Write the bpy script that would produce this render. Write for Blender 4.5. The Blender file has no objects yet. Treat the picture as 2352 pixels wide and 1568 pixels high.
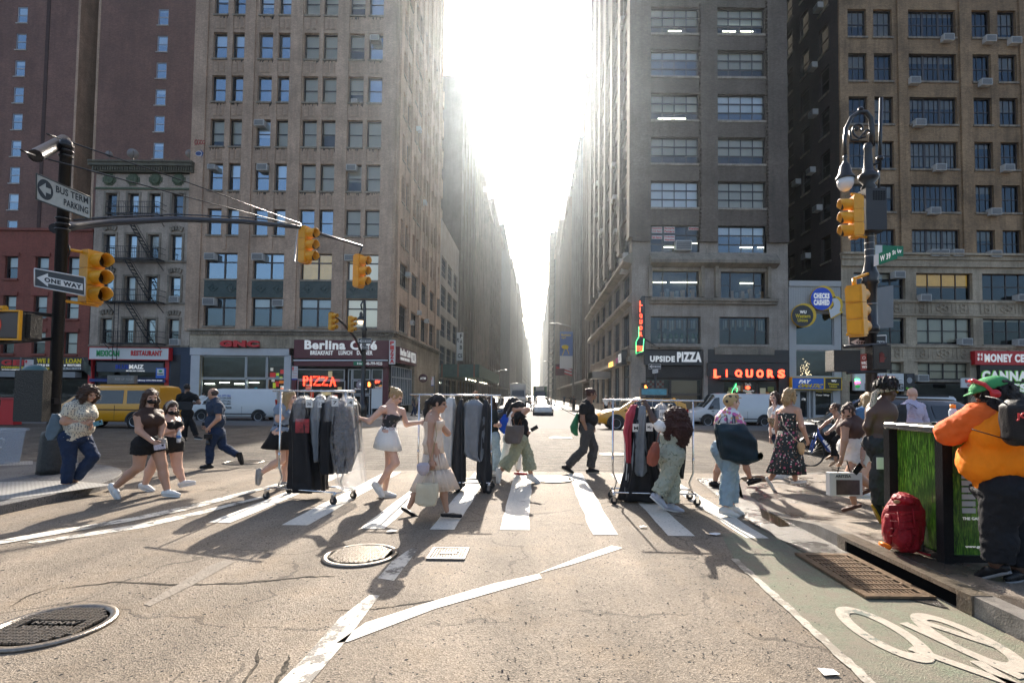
import bpy,bmesh,math,random
import numpy as np
from mathutils import Vector,Matrix
R=math.radians
rnd=random.Random(7)
C=bpy.context.scene.collection
SC=bpy.context.scene
# ---------------- camera
CAMH=1.62;PITCH=2.2;ROLL=0.010;LENS=18.21;SHX=-0.0236;SHY=0.0324
cam=bpy.data.objects.new('camera',bpy.data.cameras.new('camera'));C.objects.link(cam)
cam.data.lens=LENS;cam.data.sensor_width=36;cam.data.shift_x=SHX;cam.data.shift_y=SHY
cam.data.clip_end=6000;cam.data.clip_start=0.05
CM=Matrix.Rotation(R(90+PITCH),4,'X')@Matrix.Rotation(ROLL,4,'Z')
cam.matrix_world=Matrix.Translation((0,0,CAMH))@CM
SC.camera=cam
# ---------------- world, sun, exposure
SUN_EL,SUN_AZ=31.0,-2.0
w=bpy.data.worlds.new('World');SC.world=w;w.use_nodes=True
nt=w.node_tree;bg=nt.nodes['Background']
sky=nt.nodes.new('ShaderNodeTexSky');sky.sky_type='NISHITA';sky.sun_disc=False
sky.sun_elevation=R(SUN_EL);sky.sun_rotation=R(SUN_AZ);sky.dust_density=5.0;sky.air_density=0.9;sky.ozone_density=0.7
nt.links.new(sky.outputs[0],bg.inputs[0]);bg.inputs[1].default_value=0.142
sl=bpy.data.lights.new('sun','SUN');sl.energy=5.0;sl.angle=R(0.55);sl.color=(1.0,0.91,0.80)
sun=bpy.data.objects.new('sun',sl);C.objects.link(sun)
sd=Vector((math.sin(R(SUN_AZ))*math.cos(R(SUN_EL)),math.cos(R(SUN_AZ))*math.cos(R(SUN_EL)),math.sin(R(SUN_EL))))
sun.rotation_euler=sd.to_track_quat('Z','Y').to_euler();sun.location=(0,30,60)
SC.view_settings.view_transform='Standard';SC.view_settings.look='None'
SC.view_settings.exposure=1.38;SC.view_settings.gamma=1.0
SC.cycles.max_bounces=8;SC.cycles.transparent_max_bounces=16;SC.cycles.volume_bounces=0
SC.cycles.use_denoising=True
# ---------------- helpers: a pixel of the survey drawing (2352 wide) to a point
FP=LENS/36*2352
CR=CM.to_3x3()
def ray(x,y):
 return CR@Vector((x-1176+SHX*2352,784-y+SHY*2352,-FP))
def PT(x,y,Y):
 d=ray(x,y);t=Y/d.y
 return Vector((d.x*t,Y,CAMH+d.z*t))
def GR(x,y,z=0.0):
 d=ray(x,y);t=(z-CAMH)/d.z
 return Vector((d.x*t,d.y*t,z))
def XP(x,y,X):
 d=ray(x,y);t=X/d.x
 return Vector((X,d.y*t,CAMH+d.z*t))
def sstep(a,b,v):
 t=min(1,max(0,(v-a)/(b-a)));return t*t*(3-2*t)
def gz(x,y):
 return-0.30*sstep(21,33,y)
 # ---------------- materials
MATS={}
def nodes(m):
 return m.node_tree.nodes,m.node_tree.links
def M(name,col,rough=0.6,metal=0.0,var=0.0,vs=3.0,bump=0.0,bs=40.0,emit=0.0,spec=0.5,dark=None,coat=0.0,sub=0.0):
 if name in MATS:return MATS[name]
 m=bpy.data.materials.new(name);m.use_nodes=True
 n,l=nodes(m);b=n['Principled BSDF']
 col=tuple(col)+(1,)if len(col)==3 else col
 b.inputs['Base Color'].default_value=col
 b.inputs['Roughness'].default_value=rough;b.inputs['Metallic'].default_value=metal
 b.inputs['Specular IOR Level'].default_value=spec
 if coat:b.inputs['Coat Weight'].default_value=coat;b.inputs['Coat Roughness'].default_value=0.06
 if sub:
  b.inputs['Subsurface Weight'].default_value=sub;b.inputs['Subsurface Radius'].default_value=(0.02,0.008,0.004)
 if emit:
  b.inputs['Emission Color'].default_value=col;b.inputs['Emission Strength'].default_value=emit
 if var or bump:
  tc=n.new('ShaderNodeTexCoord')
 if var:
  ns=n.new('ShaderNodeTexNoise');ns.inputs['Scale'].default_value=vs;ns.inputs['Detail'].default_value=6
  ns.inputs['Roughness'].default_value=0.65
  l.new(tc.outputs['Object'],ns.inputs['Vector'])
  rp=n.new('ShaderNodeMapRange');rp.inputs['From Min'].default_value=0.3;rp.inputs['From Max'].default_value=0.7
  l.new(ns.outputs[0],rp.inputs['Value'])
  mx=n.new('ShaderNodeMix');mx.data_type='RGBA'
  d=dark if dark else tuple(c*(1-var)for c in col[:3])
  u=tuple(min(1,c*(1+var*0.6))for c in col[:3])
  mx.inputs['A'].default_value=tuple(d[:3])+(1,);mx.inputs['B'].default_value=u+(1,)
  l.new(rp.outputs[0],mx.inputs['Factor']);l.new(mx.outputs['Result'],b.inputs['Base Color'])
 if bump:
  n2=n.new('ShaderNodeTexNoise');n2.inputs['Scale'].default_value=bs;n2.inputs['Detail'].default_value=4
  l.new(tc.outputs['Object'],n2.inputs['Vector'])
  bp=n.new('ShaderNodeBump');bp.inputs['Strength'].default_value=bump;bp.inputs['Distance'].default_value=0.02
  l.new(n2.outputs[0],bp.inputs['Height']);l.new(bp.outputs[0],b.inputs['Normal'])
 MATS[name]=m
 return m
def mathn(n,l,op,a,b=None,c=None):
 q=n.new('ShaderNodeMath');q.operation=op
 for i,v in enumerate((a,b,c)):
  if v is None:continue
  if isinstance(v,(int,float)):q.inputs[i].default_value=v
  else:l.new(v,q.inputs[i])
 return q.outputs[0]
def mixc(n,l,f,a,b,mode='MIX'):
 q=n.new('ShaderNodeMix');q.data_type='RGBA';q.blend_type=mode
 for k,v in(('Factor',f),('A',a),('B',b)):
  if isinstance(v,(int,float)):q.inputs[k].default_value=v
  elif isinstance(v,tuple):q.inputs[k].default_value=tuple(v[:3])+(1,)
  else:l.new(v,q.inputs[k])
 return q.outputs['Result']
def noise(n,l,vec,s,d=5,r=0.6,dist=0.0):
 q=n.new('ShaderNodeTexNoise');q.inputs['Scale'].default_value=s;q.inputs['Detail'].default_value=d
 q.inputs['Roughness'].default_value=r;q.inputs['Distortion'].default_value=dist
 l.new(vec,q.inputs['Vector']);return q.outputs[0]
def rng(n,l,v,a,b,c=0.0,d=1.0):
 q=n.new('ShaderNodeMapRange');q.inputs['From Min'].default_value=a;q.inputs['From Max'].default_value=b
 q.inputs['To Min'].default_value=c;q.inputs['To Max'].default_value=d
 l.new(v,q.inputs['Value']);return q.outputs[0]
def voro(n,l,vec,s,feat='F1',rand=1.0):
 q=n.new('ShaderNodeTexVoronoi');q.feature=feat;q.inputs['Scale'].default_value=s
 q.inputs['Randomness'].default_value=rand;l.new(vec,q.inputs['Vector']);return q
def bumpn(n,l,b,h,st,dist=0.01,nrm=None):
 q=n.new('ShaderNodeBump');q.inputs['Strength'].default_value=st;q.inputs['Distance'].default_value=dist
 l.new(h,q.inputs['Height'])
 if nrm is not None:l.new(nrm,q.inputs['Normal'])
 if b is not None:l.new(q.outputs[0],b.inputs['Normal'])
 return q.outputs[0]
def brick_mat(name,c1,c2,mortar,bw=0.22,bh=0.075,stain=0.35,bias=0.0,patch=None):
 m=bpy.data.materials.new(name);m.use_nodes=True;n,l=nodes(m);b=n['Principled BSDF']
 tc=n.new('ShaderNodeTexCoord');sp=n.new('ShaderNodeSeparateXYZ');l.new(tc.outputs['Object'],sp.inputs[0])
 s=mathn(n,l,'ADD',sp.outputs[0],sp.outputs[1])
 cb=n.new('ShaderNodeCombineXYZ');l.new(s,cb.inputs[0]);l.new(sp.outputs[2],cb.inputs[1])
 bk=n.new('ShaderNodeTexBrick');bk.inputs['Scale'].default_value=1.0
 bk.inputs['Brick Width'].default_value=bw;bk.inputs['Row Height'].default_value=bh;bk.inputs['Mortar Size'].default_value=0.008
 bk.inputs['Bias'].default_value=bias
 bk.inputs['Color1'].default_value=c1+(1,);bk.inputs['Color2'].default_value=c2+(1,);bk.inputs['Mortar'].default_value=mortar+(1,)
 l.new(cb.outputs[0],bk.inputs['Vector'])
 nz=noise(n,l,tc.outputs['Object'],0.35,7,0.7)
 f=rng(n,l,nz,0.35,0.7,1-stain,1.12)
 col=mixc(n,l,1.0,bk.outputs['Color'],(1,1,1),'MULTIPLY')
 vm=n.new('ShaderNodeVectorMath');vm.operation='SCALE';l.new(col,vm.inputs[0]);l.new(f,vm.inputs['Scale'])
 mp=n.new('ShaderNodeMapping');mp.inputs['Scale'].default_value=(1.3,1.3,0.12);l.new(tc.outputs['Object'],mp.inputs[0])
 st=rng(n,l,noise(n,l,mp.outputs[0],1.6,5,0.7),0.45,0.75,1.0,1-stain)
 v2=n.new('ShaderNodeVectorMath');v2.operation='SCALE';l.new(vm.outputs[0],v2.inputs[0]);l.new(st,v2.inputs['Scale'])
 out=v2.outputs[0]
 hf=rng(n,l,noise(n,l,tc.outputs['Object'],9,3),0.3,0.7,0.82,1.15)
 v3=n.new('ShaderNodeVectorMath');v3.operation='SCALE';l.new(out,v3.inputs[0]);l.new(hf,v3.inputs['Scale'])
 l.new(v3.outputs[0],b.inputs['Base Color']);b.inputs['Roughness'].default_value=0.85
 bumpn(n,l,b,bk.outputs['Fac'],-0.35,0.01)
 return m
def stone_mat(name,c,bw=1.1,bh=0.5,stain=0.4,joint=0.006,rough=0.8):
 m=brick_mat(name,c,tuple(k*0.93 for k in c),tuple(k*0.6 for k in c),bw,bh,stain)
 for q in m.node_tree.nodes:
  if q.type=='TEX_BRICK':q.inputs['Mortar Size'].default_value=joint
 return m
def glass_mat(name,tint,refl,rough=0.02,wob=0.12):
 m=bpy.data.materials.new(name);m.use_nodes=True;n,l=nodes(m)
 n.remove(n['Principled BSDF']);o=n['Material Output']
 tr=n.new('ShaderNodeBsdfTransparent');tr.inputs[0].default_value=tuple(tint)+(1,)
 gl=n.new('ShaderNodeBsdfGlossy');gl.inputs['Roughness'].default_value=rough;gl.inputs[0].default_value=(0.62,0.82,1,1)
 tc=n.new('ShaderNodeTexCoord')
 bp=bumpn(n,l,None,noise(n,l,tc.outputs['Object'],1.3,2),wob,0.05)
 l.new(bp,gl.inputs['Normal'])
 fr=n.new('ShaderNodeFresnel');fr.inputs[0].default_value=1.5
 f=mathn(n,l,'ADD',fr.outputs[0],refl);f2=mathn(n,l,'MINIMUM',f,1.0)
 mx=n.new('ShaderNodeMixShader');l.new(f2,mx.inputs[0]);l.new(tr.outputs[0],mx.inputs[1]);l.new(gl.outputs[0],mx.inputs[2])
 l.new(mx.outputs[0],o.inputs[0]);MATS[name]=m
 return m
 # ---------------- mesh builder
class MB:
 def __init__(s):s.v=[];s.f=[];s.m=[];s.sm=[]
 def add(s,vs,fs,mi=0,sm=False):
  k=len(s.v);s.v+=[tuple(p)for p in vs]
  for f in fs:s.f.append(tuple(i+k for i in f));s.m.append(mi);s.sm.append(sm)
 def quad(s,a,b,c,d,mi=0):s.add([a,b,c,d],[(0,1,2,3)],mi)
 def box(s,x0,x1,y0,y1,z0,z1,mi=0):
  v=[(x,y,z)for x in(x0,x1)for y in(y0,y1)for z in(z0,z1)]
  s.add(v,[(0,1,3,2),(4,6,7,5),(0,4,5,1),(2,3,7,6),(0,2,6,4),(1,5,7,3)],mi)
 def obox(s,o,u,v,n,mi=0):
  o,u,v,n=map(Vector,(o,u,v,n))
  p=[o+u*a+v*b+n*c for a in(0,1)for b in(0,1)for c in(0,1)]
  s.add(p,[(0,1,3,2),(4,6,7,5),(0,4,5,1),(2,3,7,6),(0,2,6,4),(1,5,7,3)],mi)
 def prism(s,poly,axis,a,b,mi=0):
  def P(p,t):
   return{'x':(t,p[0],p[1]),'y':(p[0],t,p[1]),'z':(p[0],p[1],t)}[axis]
  n=len(poly);s.add([P(p,a)for p in poly]+[P(p,b)for p in poly],[tuple(range(n))[::-1],tuple(range(n,2*n))]+[(i,(i+1)%n,n+(i+1)%n,n+i)for i in range(n)],mi)
 def ring(s,rings,mi=0,closed=True,cap=True,sm=True):
  k=len(s.v);n=len(rings[0])
  for r_ in rings:s.v+=[tuple(p)for p in r_]
  for i in range(len(rings)-1):
   for j in range(n if closed else n-1):
    a=k+i*n+j;b=k+i*n+(j+1)%n
    s.f.append((a,b,b+n,a+n));s.m.append(mi);s.sm.append(sm)
  if cap and closed:
   s.f.append(tuple(range(k,k+n))[::-1]);s.m.append(mi);s.sm.append(False)
   e=k+(len(rings)-1)*n
   s.f.append(tuple(range(e,e+n)));s.m.append(mi);s.sm.append(False)
 def tube(s,pts,r,n=8,mi=0,cap=True,sq=1.0):
  pts=[Vector(p)for p in pts];rs=r if isinstance(r,(list,tuple))else[r]*len(pts)
  rings=[];up=None
  for i,p in enumerate(pts):
   d=(pts[min(i+1,len(pts)-1)]-pts[max(i-1,0)])
   d=d.normalized()if d.length>1e-9 else Vector((0,0,1))
   if up is None:up=Vector((0,0,1))if abs(d.z)<0.9 else Vector((1,0,0))
   a=d.cross(up);a=a.normalized()if a.length>1e-6 else Vector((1,0,0));b=a.cross(d).normalized();up=b
   rings.append([p+a*(math.cos(t)*rs[i])+b*(math.sin(t)*rs[i]*sq)for t in[2*math.pi*j/n for j in range(n)]])
  s.ring(rings,mi,True,cap)
 def lathe(s,c,prof,n=16,mi=0,sx=1,sy=1):
  s.ring([[(c[0]+math.cos(2*math.pi*j/n)*r_*sx,c[1]+math.sin(2*math.pi*j/n)*r_*sy,c[2]+z)for j in range(n)]for r_,z in prof],mi)
 def ball(s,c,r,n=10,mi=0):
  r=r if isinstance(r,(tuple,list))else(r,r,r);k=n//2+1
  s.ring([[(c[0]+r[0]*math.sin(math.pi*i/k)*math.cos(2*math.pi*j/n),c[1]+r[1]*math.sin(math.pi*i/k)*math.sin(2*math.pi*j/n),c[2]-r[2]*math.cos(math.pi*i/k))for j in range(n)]for i in[0.08]+list(range(1,k))+[k-0.08]],mi)
 def mesh(s,name,mats):
  me=bpy.data.meshes.new(name);me.from_pydata(s.v,[],s.f)
  for m in(mats if isinstance(mats,(list,tuple))else[mats]):me.materials.append(m)
  me.polygons.foreach_set('material_index',s.m);me.polygons.foreach_set('use_smooth',s.sm)
  me.update();return me
 def build(s,name,mats,parent=None,at=None,fixn=True):
  me=s.mesh(name,mats)
  if fixn:
   bm=bmesh.new();bm.from_mesh(me);bmesh.ops.recalc_face_normals(bm,faces=bm.faces);bm.to_mesh(me);bm.free()
  return link(name,me,parent,at)
def link(name,me,parent=None,at=None):
 o=bpy.data.objects.new(name,me);C.objects.link(o)
 if at is not None:o.location=at
 if parent is not None:o.parent=parent
 return o
def tag(o,label=None,cat=None,group=None,kind=None):
 for k,v in(('label',label),('category',cat),('group',group),('kind',kind)):
  if v:o[k]=v
 return o
def thing(name,label,cat,loc=(0,0,0),rz=0,group=None):
 o=bpy.data.objects.new(name,None);C.objects.link(o);o.location=loc;o.rotation_euler=(0,0,rz);o.empty_display_size=0.2
 return tag(o,label,cat,group)
def dup(o,parent=None,keep=True):
 c=o.copy();C.objects.link(c);c.parent=parent
 for ch in list(o.children):dup(ch,c)
 return c
TXTC={}
def text_mesh(body,bold):
 k=(body,bold)
 if k not in TXTC:
  cu=bpy.data.curves.new('lettering','FONT');cu.body=body;cu.extrude=0.5;cu.offset=bold;cu.resolution_u=3
  cu.space_character=1.0+bold*3;ob=bpy.data.objects.new('lettering',cu);C.objects.link(ob)
  bpy.context.view_layer.update()
  me=bpy.data.meshes.new_from_object(ob);co=np.empty(len(me.vertices)*3);me.vertices.foreach_get('co',co);co=co.reshape(-1,3)
  lo,hi=co.min(0),co.max(0);pol=[tuple(p.vertices)for p in me.polygons]
  TXTC[k]=((co-lo)/(hi-lo),pol)
  bpy.data.objects.remove(ob);bpy.data.curves.remove(cu);bpy.data.meshes.remove(me)
 return TXTC[k]
def txt(body,O,U,V,mat,parent=None,bold=0.02,th=0.02,name='lettering',slant=0.0):
 """letters fitted to the parallelogram O, O+U, O+V, standing th out of it towards the viewer"""
 co,pol=text_mesh(body,bold);O,U,V=Vector(O),Vector(U),Vector(V)
 N=U.cross(V).normalized()*th
 A=np.array([U[:],V[:],N[:]]);q=co.copy();q[:,0]+=slant*(q[:,1]-0.5)
 p=q@A+np.array(O[:])
 me=bpy.data.meshes.new(name);me.from_pydata(p.tolist(),[],pol);me.materials.append(mat)
 return link(name,me,parent)

# =====================================================  GROUND
def asphalt(name,base,wet=False,mill=False,tint=None):
 m=bpy.data.materials.new(name);m.use_nodes=True;n,l=nodes(m);b=n['Principled BSDF']
 tc=n.new('ShaderNodeTexCoord');v=tc.outputs['Object']
 agg=voro(n,l,v,95 if not mill else 26);agg2=noise(n,l,v,150,3,0.7)
 col=mixc(n,l,rng(n,l,agg.outputs['Color'],0.1,0.9),tuple(c*0.62 for c in base),tuple(min(1,c*1.35)for c in base))
 big=rng(n,l,noise(n,l,v,0.55,6,0.65),0.3,0.72,0.72,1.18)
 col=mixc(n,l,1.0,col,(1,1,1),'MULTIPLY')
 sc=n.new('ShaderNodeVectorMath');sc.operation='SCALE';l.new(col,sc.inputs[0]);l.new(big,sc.inputs['Scale']);col=sc.outputs[0]
 mpt=n.new('ShaderNodeMapping');mpt.inputs['Scale'].default_value=(.9,.10,1);l.new(v,mpt.inputs[0]);trk=rng(n,l,noise(n,l,mpt.outputs[0],1.4,4,.55),.36,.66,.78,1.22)
 sc5=n.new('ShaderNodeVectorMath');sc5.operation='SCALE';l.new(col,sc5.inputs[0]);l.new(trk,sc5.inputs['Scale']);col=sc5.outputs[0]
 col=mixc(n,l,rng(n,l,noise(n,l,v,1.7,5,0.6),0.5,0.75,0,0.35),col,tuple(c*k for c,k in zip(base,(1.2,1.05,0.85))))
 for s,r_,dk in((7.0,0.085,0.012),(19.0,0.16,0.02),(3.1,0.05,0.012)):
  vo=voro(n,l,v,s);keep=mathn(n,l,'GREATER_THAN',rng(n,l,noise(n,l,v,s*0.23,2),0.3,0.7),0.42)
  sp=mathn(n,l,'MULTIPLY',mathn(n,l,'LESS_THAN',vo.outputs['Distance'],r_),keep)
  col=mixc(n,l,sp,col,(dk,dk,dk))
 wv=n.new('ShaderNodeVectorMath');wv.operation='ADD';l.new(v,wv.inputs[0])
 nn=n.new('ShaderNodeTexNoise');nn.inputs['Scale'].default_value=1.6;nn.inputs['Detail'].default_value=6;l.new(v,nn.inputs['Vector'])
 s2=n.new('ShaderNodeVectorMath');s2.operation='SCALE';s2.inputs['Scale'].default_value=0.75;l.new(nn.outputs['Color'],s2.inputs[0]);l.new(s2.outputs[0],wv.inputs[1])
 ce=voro(n,l,wv.outputs[0],0.42,'DISTANCE_TO_EDGE')
 crack=mathn(n,l,'LESS_THAN',ce.outputs['Distance'],mathn(n,l,'MULTIPLY',rng(n,l,noise(n,l,v,1.3,5),0.45,0.75),0.022))
 col=mixc(n,l,mathn(n,l,'MULTIPLY',crack,0.45),col,(0.02,0.018,0.015))
 l.new(col,b.inputs['Base Color'])
 b.inputs['Specular IOR Level'].default_value=0.13 if not wet else 0.4
 ro=rng(n,l,agg2,0.3,0.7,0.6,0.9)
 h=mathn(n,l,'ADD',mathn(n,l,'MULTIPLY',agg.outputs['Distance'],0.9),mathn(n,l,'MULTIPLY',agg2,0.5))
 h=mathn(n,l,'SUBTRACT',h,mathn(n,l,'MULTIPLY',crack,1.2))
 if mill:
  mp=n.new('ShaderNodeMapping');mp.inputs['Scale'].default_value=(0.35,1.6,1);l.new(v,mp.inputs[0])
  wn=noise(n,l,mp.outputs[0],3.2,8,0.75,0.4)
  h=mathn(n,l,'ADD',h,mathn(n,l,'MULTIPLY',wn,6.0))
  c2=mixc(n,l,rng(n,l,wn,0.36,0.62,0.0,1.0),tuple(c*0.35 for c in base),col);l.new(c2,b.inputs['Base Color'])
 if wet:
  wn=rng(n,l,noise(n,l,v,1.1,4,0.6),0.42,0.56)
  ro=mathn(n,l,'MULTIPLY',ro,mathn(n,l,'SUBTRACT',1.0,mathn(n,l,'MULTIPLY',wn,0.7)))
  c3=mixc(n,l,wn,col,tuple(c*0.32 for c in base));l.new(c3,b.inputs['Base Color'])
 l.new(ro,b.inputs['Roughness'])
 nb=bumpn(n,l,None,h,0.65 if not mill else 0.9,0.008 if not mill else 0.018)
 big2=noise(n,l,v,0.9,4,0.6)
 bumpn(n,l,b,big2,0.35,0.12,nb)
 MATS[name]=m
 return m
M_ASPH=asphalt('worn_asphalt',(0.20,0.166,0.128))
M_MILL=asphalt('milled_asphalt',(0.165,0.14,0.112),mill=True)
M_WET=asphalt('wet_asphalt',(0.16,0.145,0.125),wet=True)
M_GREEN=asphalt('worn_green_lane_paint',(0.135,0.185,0.120))
n,l=nodes(M_GREEN);b=n['Principled BSDF'];tc=n.new('ShaderNodeTexCoord');old=b.inputs['Base Color'].links[0].from_socket
l.new(mixc(n,l,rng(n,l,noise(n,l,tc.outputs['Object'],5,8,.75),.36,.60,.45,1.0),old,(.172,.150,.115)),b.inputs['Base Color'])
M_CONC=asphalt('wet_sidewalk_concrete',(0.25,0.20,0.150),wet=True)
M_CONC2=asphalt('dry_sidewalk_concrete',(0.15,0.145,0.14))
def paint_mat(name,col,wear=0.45,under=(0.13,0.115,0.095)):
 m=bpy.data.materials.new(name);m.use_nodes=True;n,l=nodes(m);b=n['Principled BSDF']
 tc=n.new('ShaderNodeTexCoord');v=tc.outputs['Object']
 a=noise(n,l,v,3.0,9,0.78);f=rng(n,l,a,wear-0.035,wear+0.02)
 g=rng(n,l,noise(n,l,v,28,4,0.7),0.25,0.75,0.72,1.06)
 sc=n.new('ShaderNodeVectorMath');sc.operation='SCALE';sc.inputs[0].default_value=col;l.new(g,sc.inputs['Scale'])
 c=mixc(n,l,f,under,sc.outputs[0])
 vo=voro(n,l,v,13);c=mixc(n,l,mathn(n,l,'LESS_THAN',vo.outputs['Distance'],0.10),c,(0.03,0.028,0.025))
 l.new(c,b.inputs['Base Color']);b.inputs['Roughness'].default_value=0.7
 h=mathn(n,l,'ADD',mathn(n,l,'MULTIPLY',f,0.6),noise(n,l,v,120,3))
 bumpn(n,l,b,h,0.6,0.006);MATS[name]=m
 return m
M_PAINT=paint_mat('worn_white_road_paint',(0.64,0.60,0.52),0.38)
M_PAINT2=paint_mat('patchy_white_road_paint',(0.64,0.59,0.50),0.48)
def sheet(name,x0,x1,y0,y1,nx,ny,mat,z=0.0,fz=gz,kind='structure'):
 xs=np.linspace(x0,x1,nx+1);ys=np.linspace(y0,y1,ny+1)
 v=[(x,y,z+fz(x,y))for y in ys for x in xs]
 f=[(j*(nx+1)+i,j*(nx+1)+i+1,(j+1)*(nx+1)+i+1,(j+1)*(nx+1)+i)for j in range(ny)for i in range(nx)]
 me=bpy.data.meshes.new(name);me.from_pydata(v,[],f);me.materials.append(mat)
 for p in me.polygons:p.use_smooth=True
 return tag(link(name,me),kind=kind)
sheet('ground',-900,900,-60,2600,12,40,M('bare_ground',(0.10,0.095,0.09),0.9),-0.012,lambda x,y:-0.30 if y>20 else-0.30*sstep(0,20,y)-0.02)
sheet('street',-60,80,-14,11.0,4,20,M_ASPH)
sheet('avenue',-140,140,11.0,36.0,8,60,M_MILL,0.0)
sheet('far_street',-6.9,3.55,36.0,1600,2,60,M('far_asphalt',(0.22,0.20,0.175),0.36,var=0.2,vs=0.8,bump=.5,bs=9))
def flat(name,pts,z,mat,extra=None):
 """flat polygon lying on the ground (structure)"""
 mb=MB();mb.add([(p[0],p[1],z+gz(p[0],p[1]))for p in pts],[tuple(range(len(pts)))])
 return tag(mb.build(name,mat),kind='structure')
def slab(name,pts,z0,z1,mat,bev=0.02):
 mb=MB();n=len(pts)
 c=[sum(p[i]for p in pts)/n for i in(0,1)]
 def ins(p,d):
  q=Vector((c[0]-p[0],c[1]-p[1]));q.normalize();return(p[0]+q.x*d,p[1]+q.y*d)
 mb.add([(p[0],p[1],z0+gz(*p))for p in pts]+[(p[0],p[1],z1-bev+gz(*p))for p in pts]+[ins(p,bev)+(z1+gz(*p),)for p in pts],[(i,(i+1)%n,n+(i+1)%n,n+i)for i in range(n)]+[(n+i,n+(i+1)%n,2*n+(i+1)%n,2*n+i)for i in range(n)]+[tuple(range(2*n,3*n))])
 return tag(mb.build(name,mat),kind='structure')
def arc(cx,cy,r,a0,a1,n=10):
 return[(cx+r*math.cos(R(a0+(a1-a0)*i/n)),cy+r*math.sin(R(a0+(a1-a0)*i/n)))for i in range(n+1)]
M_KERB=M('granite_kerb',(0.22,0.20,0.175),0.32,var=0.45,vs=7,bump=0.35,bs=60)
LR=3.2
left_pts=[(-6.9,-14)]+arc(-6.9-LR,7.6,LR,0,88,12)+[(-60,10.8),(-60,-14)]
slab('left_pavement',left_pts,-0.05,0.13,M_CONC2,0.01)
KX=3.28
def rkerb(y):return 0.15*(1-sstep(6.1,7.4,y))
pts_in=[(KX,y)for y in(-14,0,2,2.9,4.9,5.6,6.1,6.5,6.9,7.4,8.0)]+arc(KX+3.0,8.0,3.0,180,95,12)[1:]
def zr(x,y):
 d=math.hypot(x-5.2,y-8.4)
 return 0.15*(1-sstep(5.9,7.3,y)*(1-sstep(1.2,5.0,x-KX)))
mb=MB()
rows=[]
outer=pts_in
for s_ in(0.0,0.16,0.19,0.8,1.6,2.6,4.5,9,30,80):
 row=[]
 for(x,y)in outer:
  if y<=8.0:p=(x+s_,y)
  else:
   dx,dy=x-(KX+3.0),y-8.0;q=max(0,1-s_/3.0);p=(KX+3.0+dx*q+max(0,s_-3.0),8.0+dy*q)
  row.append(p)
 rows.append(row)
vs,fs=[],[]
npt=len(outer)
vs+=[(x,y,-0.05)for(x,y)in outer]
for k,row in enumerate(rows):
 vs+=[(x,y,max(0.012,zr(*outer[i])if k<3 else zr(x,y))+(0.0 if k<2 else 0.0))for i,(x,y)in enumerate(row)]
for k in range(len(rows)):
 for i in range(npt-1):
  fs.append((k*npt+i,k*npt+i+1,(k+1)*npt+i+1,(k+1)*npt+i))
me=bpy.data.meshes.new('right_pavement');me.from_pydata(vs,[],fs);me.materials.append(M_KERB);me.materials.append(M_CONC)
for k,p in enumerate(me.polygons):p.material_index=0 if k<2*(npt-1)else 1
tag(link('right_pavement',me),kind='structure')
tag(MB.build((lambda m:(m.box(6.2,80,8.0,10.9,-0.05,0.15),m)[1])(MB()),'right_pavement_extension',M_CONC),kind='structure')
M_FARW=M('far_pavement_concrete',(0.23,0.22,0.20),0.8,var=0.25,vs=0.7,bump=0.3)
slab('far_left_pavement',[(-140,35.6)]+arc(-6.9-3,38.6,3,-90,0,8)+[(-6.9,900),(-12.5,900),(-12.5,43),(-140,43)],-0.4,0.14,M_FARW)
slab('far_right_pavement',[(140,35.6),(140,43),(8.6,43),(8.6,900),(3.55,900)]+arc(3.55+3,38.6,3,180,270,8),-0.4,0.14,M_FARW)
M_TACT=bpy.data.materials.new('tactile_pad');M_TACT.use_nodes=True
n,l=nodes(M_TACT);b=n['Principled BSDF'];tc=n.new('ShaderNodeTexCoord')
vo=voro(n,l,tc.outputs['Object'],16,'F1',0.0);d=mathn(n,l,'LESS_THAN',vo.outputs['Distance'],0.28)
l.new(mixc(n,l,d,(0.22,0.21,0.19),(0.42,0.41,0.38)),b.inputs['Base Color']);bumpn(n,l,b,d,0.8,0.01);b.inputs['Roughness'].default_value=0.6
def tact(name,px):
 flat(name,[GR(x,y,0.134)[:2]for x,y in px],0.134,M_TACT)
tact('tactile_paving',[(-120,1108),(150,1103),(262,1112),(120,1133),(-120,1163)])
tact('tactile_paving',[(-60,1061),(75,1058),(75,1066),(-60,1072)])
# ---- painted markings (each its own strip lying 4 mm above the asphalt)
def mark(px,name='crosswalk_stripe',mat=None,z=0.005):
 flat(name,[GR(x,y,0)[:2]for x,y in px],z,mat or M_PAINT)
for(xa,xb,yb)in((478,531,1200),(646,708,1206),(826,884,1214),(987,1045,1216),(1149,1215,1217),(1361,1418,1228),(1537,1594,1231),(1712,1765,1236)):
 a,c=GR(xa,yb),GR(xb,yb);y0=a.y;y1=10.75
 q=MB();k=14;e=rnd
 L=[(a.x+e.uniform(-.012,.012),y0+(y1-y0)*i/k)for i in range(k+1)];Rr=[(c.x+e.uniform(-.012,.012),y0+(y1-y0)*i/k)for i in range(k+1)]
 q.add([(p[0],p[1],0.006)for p in L+Rr],[(i,i+1,k+2+i,k+1+i)for i in range(k)])
 tag(q.build('crosswalk_stripe',M_PAINT),kind='structure')
mark([(640,1570),(712,1570),(790,1478),(872,1368),(850,1366),(780,1420),(700,1510)],'lane_line',M_PAINT2)
mark([(868,1328),(905,1334),(960,1262),(945,1258),(900,1290)],'lane_line',M_PAINT2)
mark([(771,1478),(800,1474),(1000,1398),(1245,1328),(1238,1318),(1135,1340),(980,1385),(840,1430)],'stop_line')
mark([(1235,1318),(1262,1306),(1330,1280),(1405,1253),(1432,1258),(1390,1272),(1318,1295),(1262,1310)],'stop_line')
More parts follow.
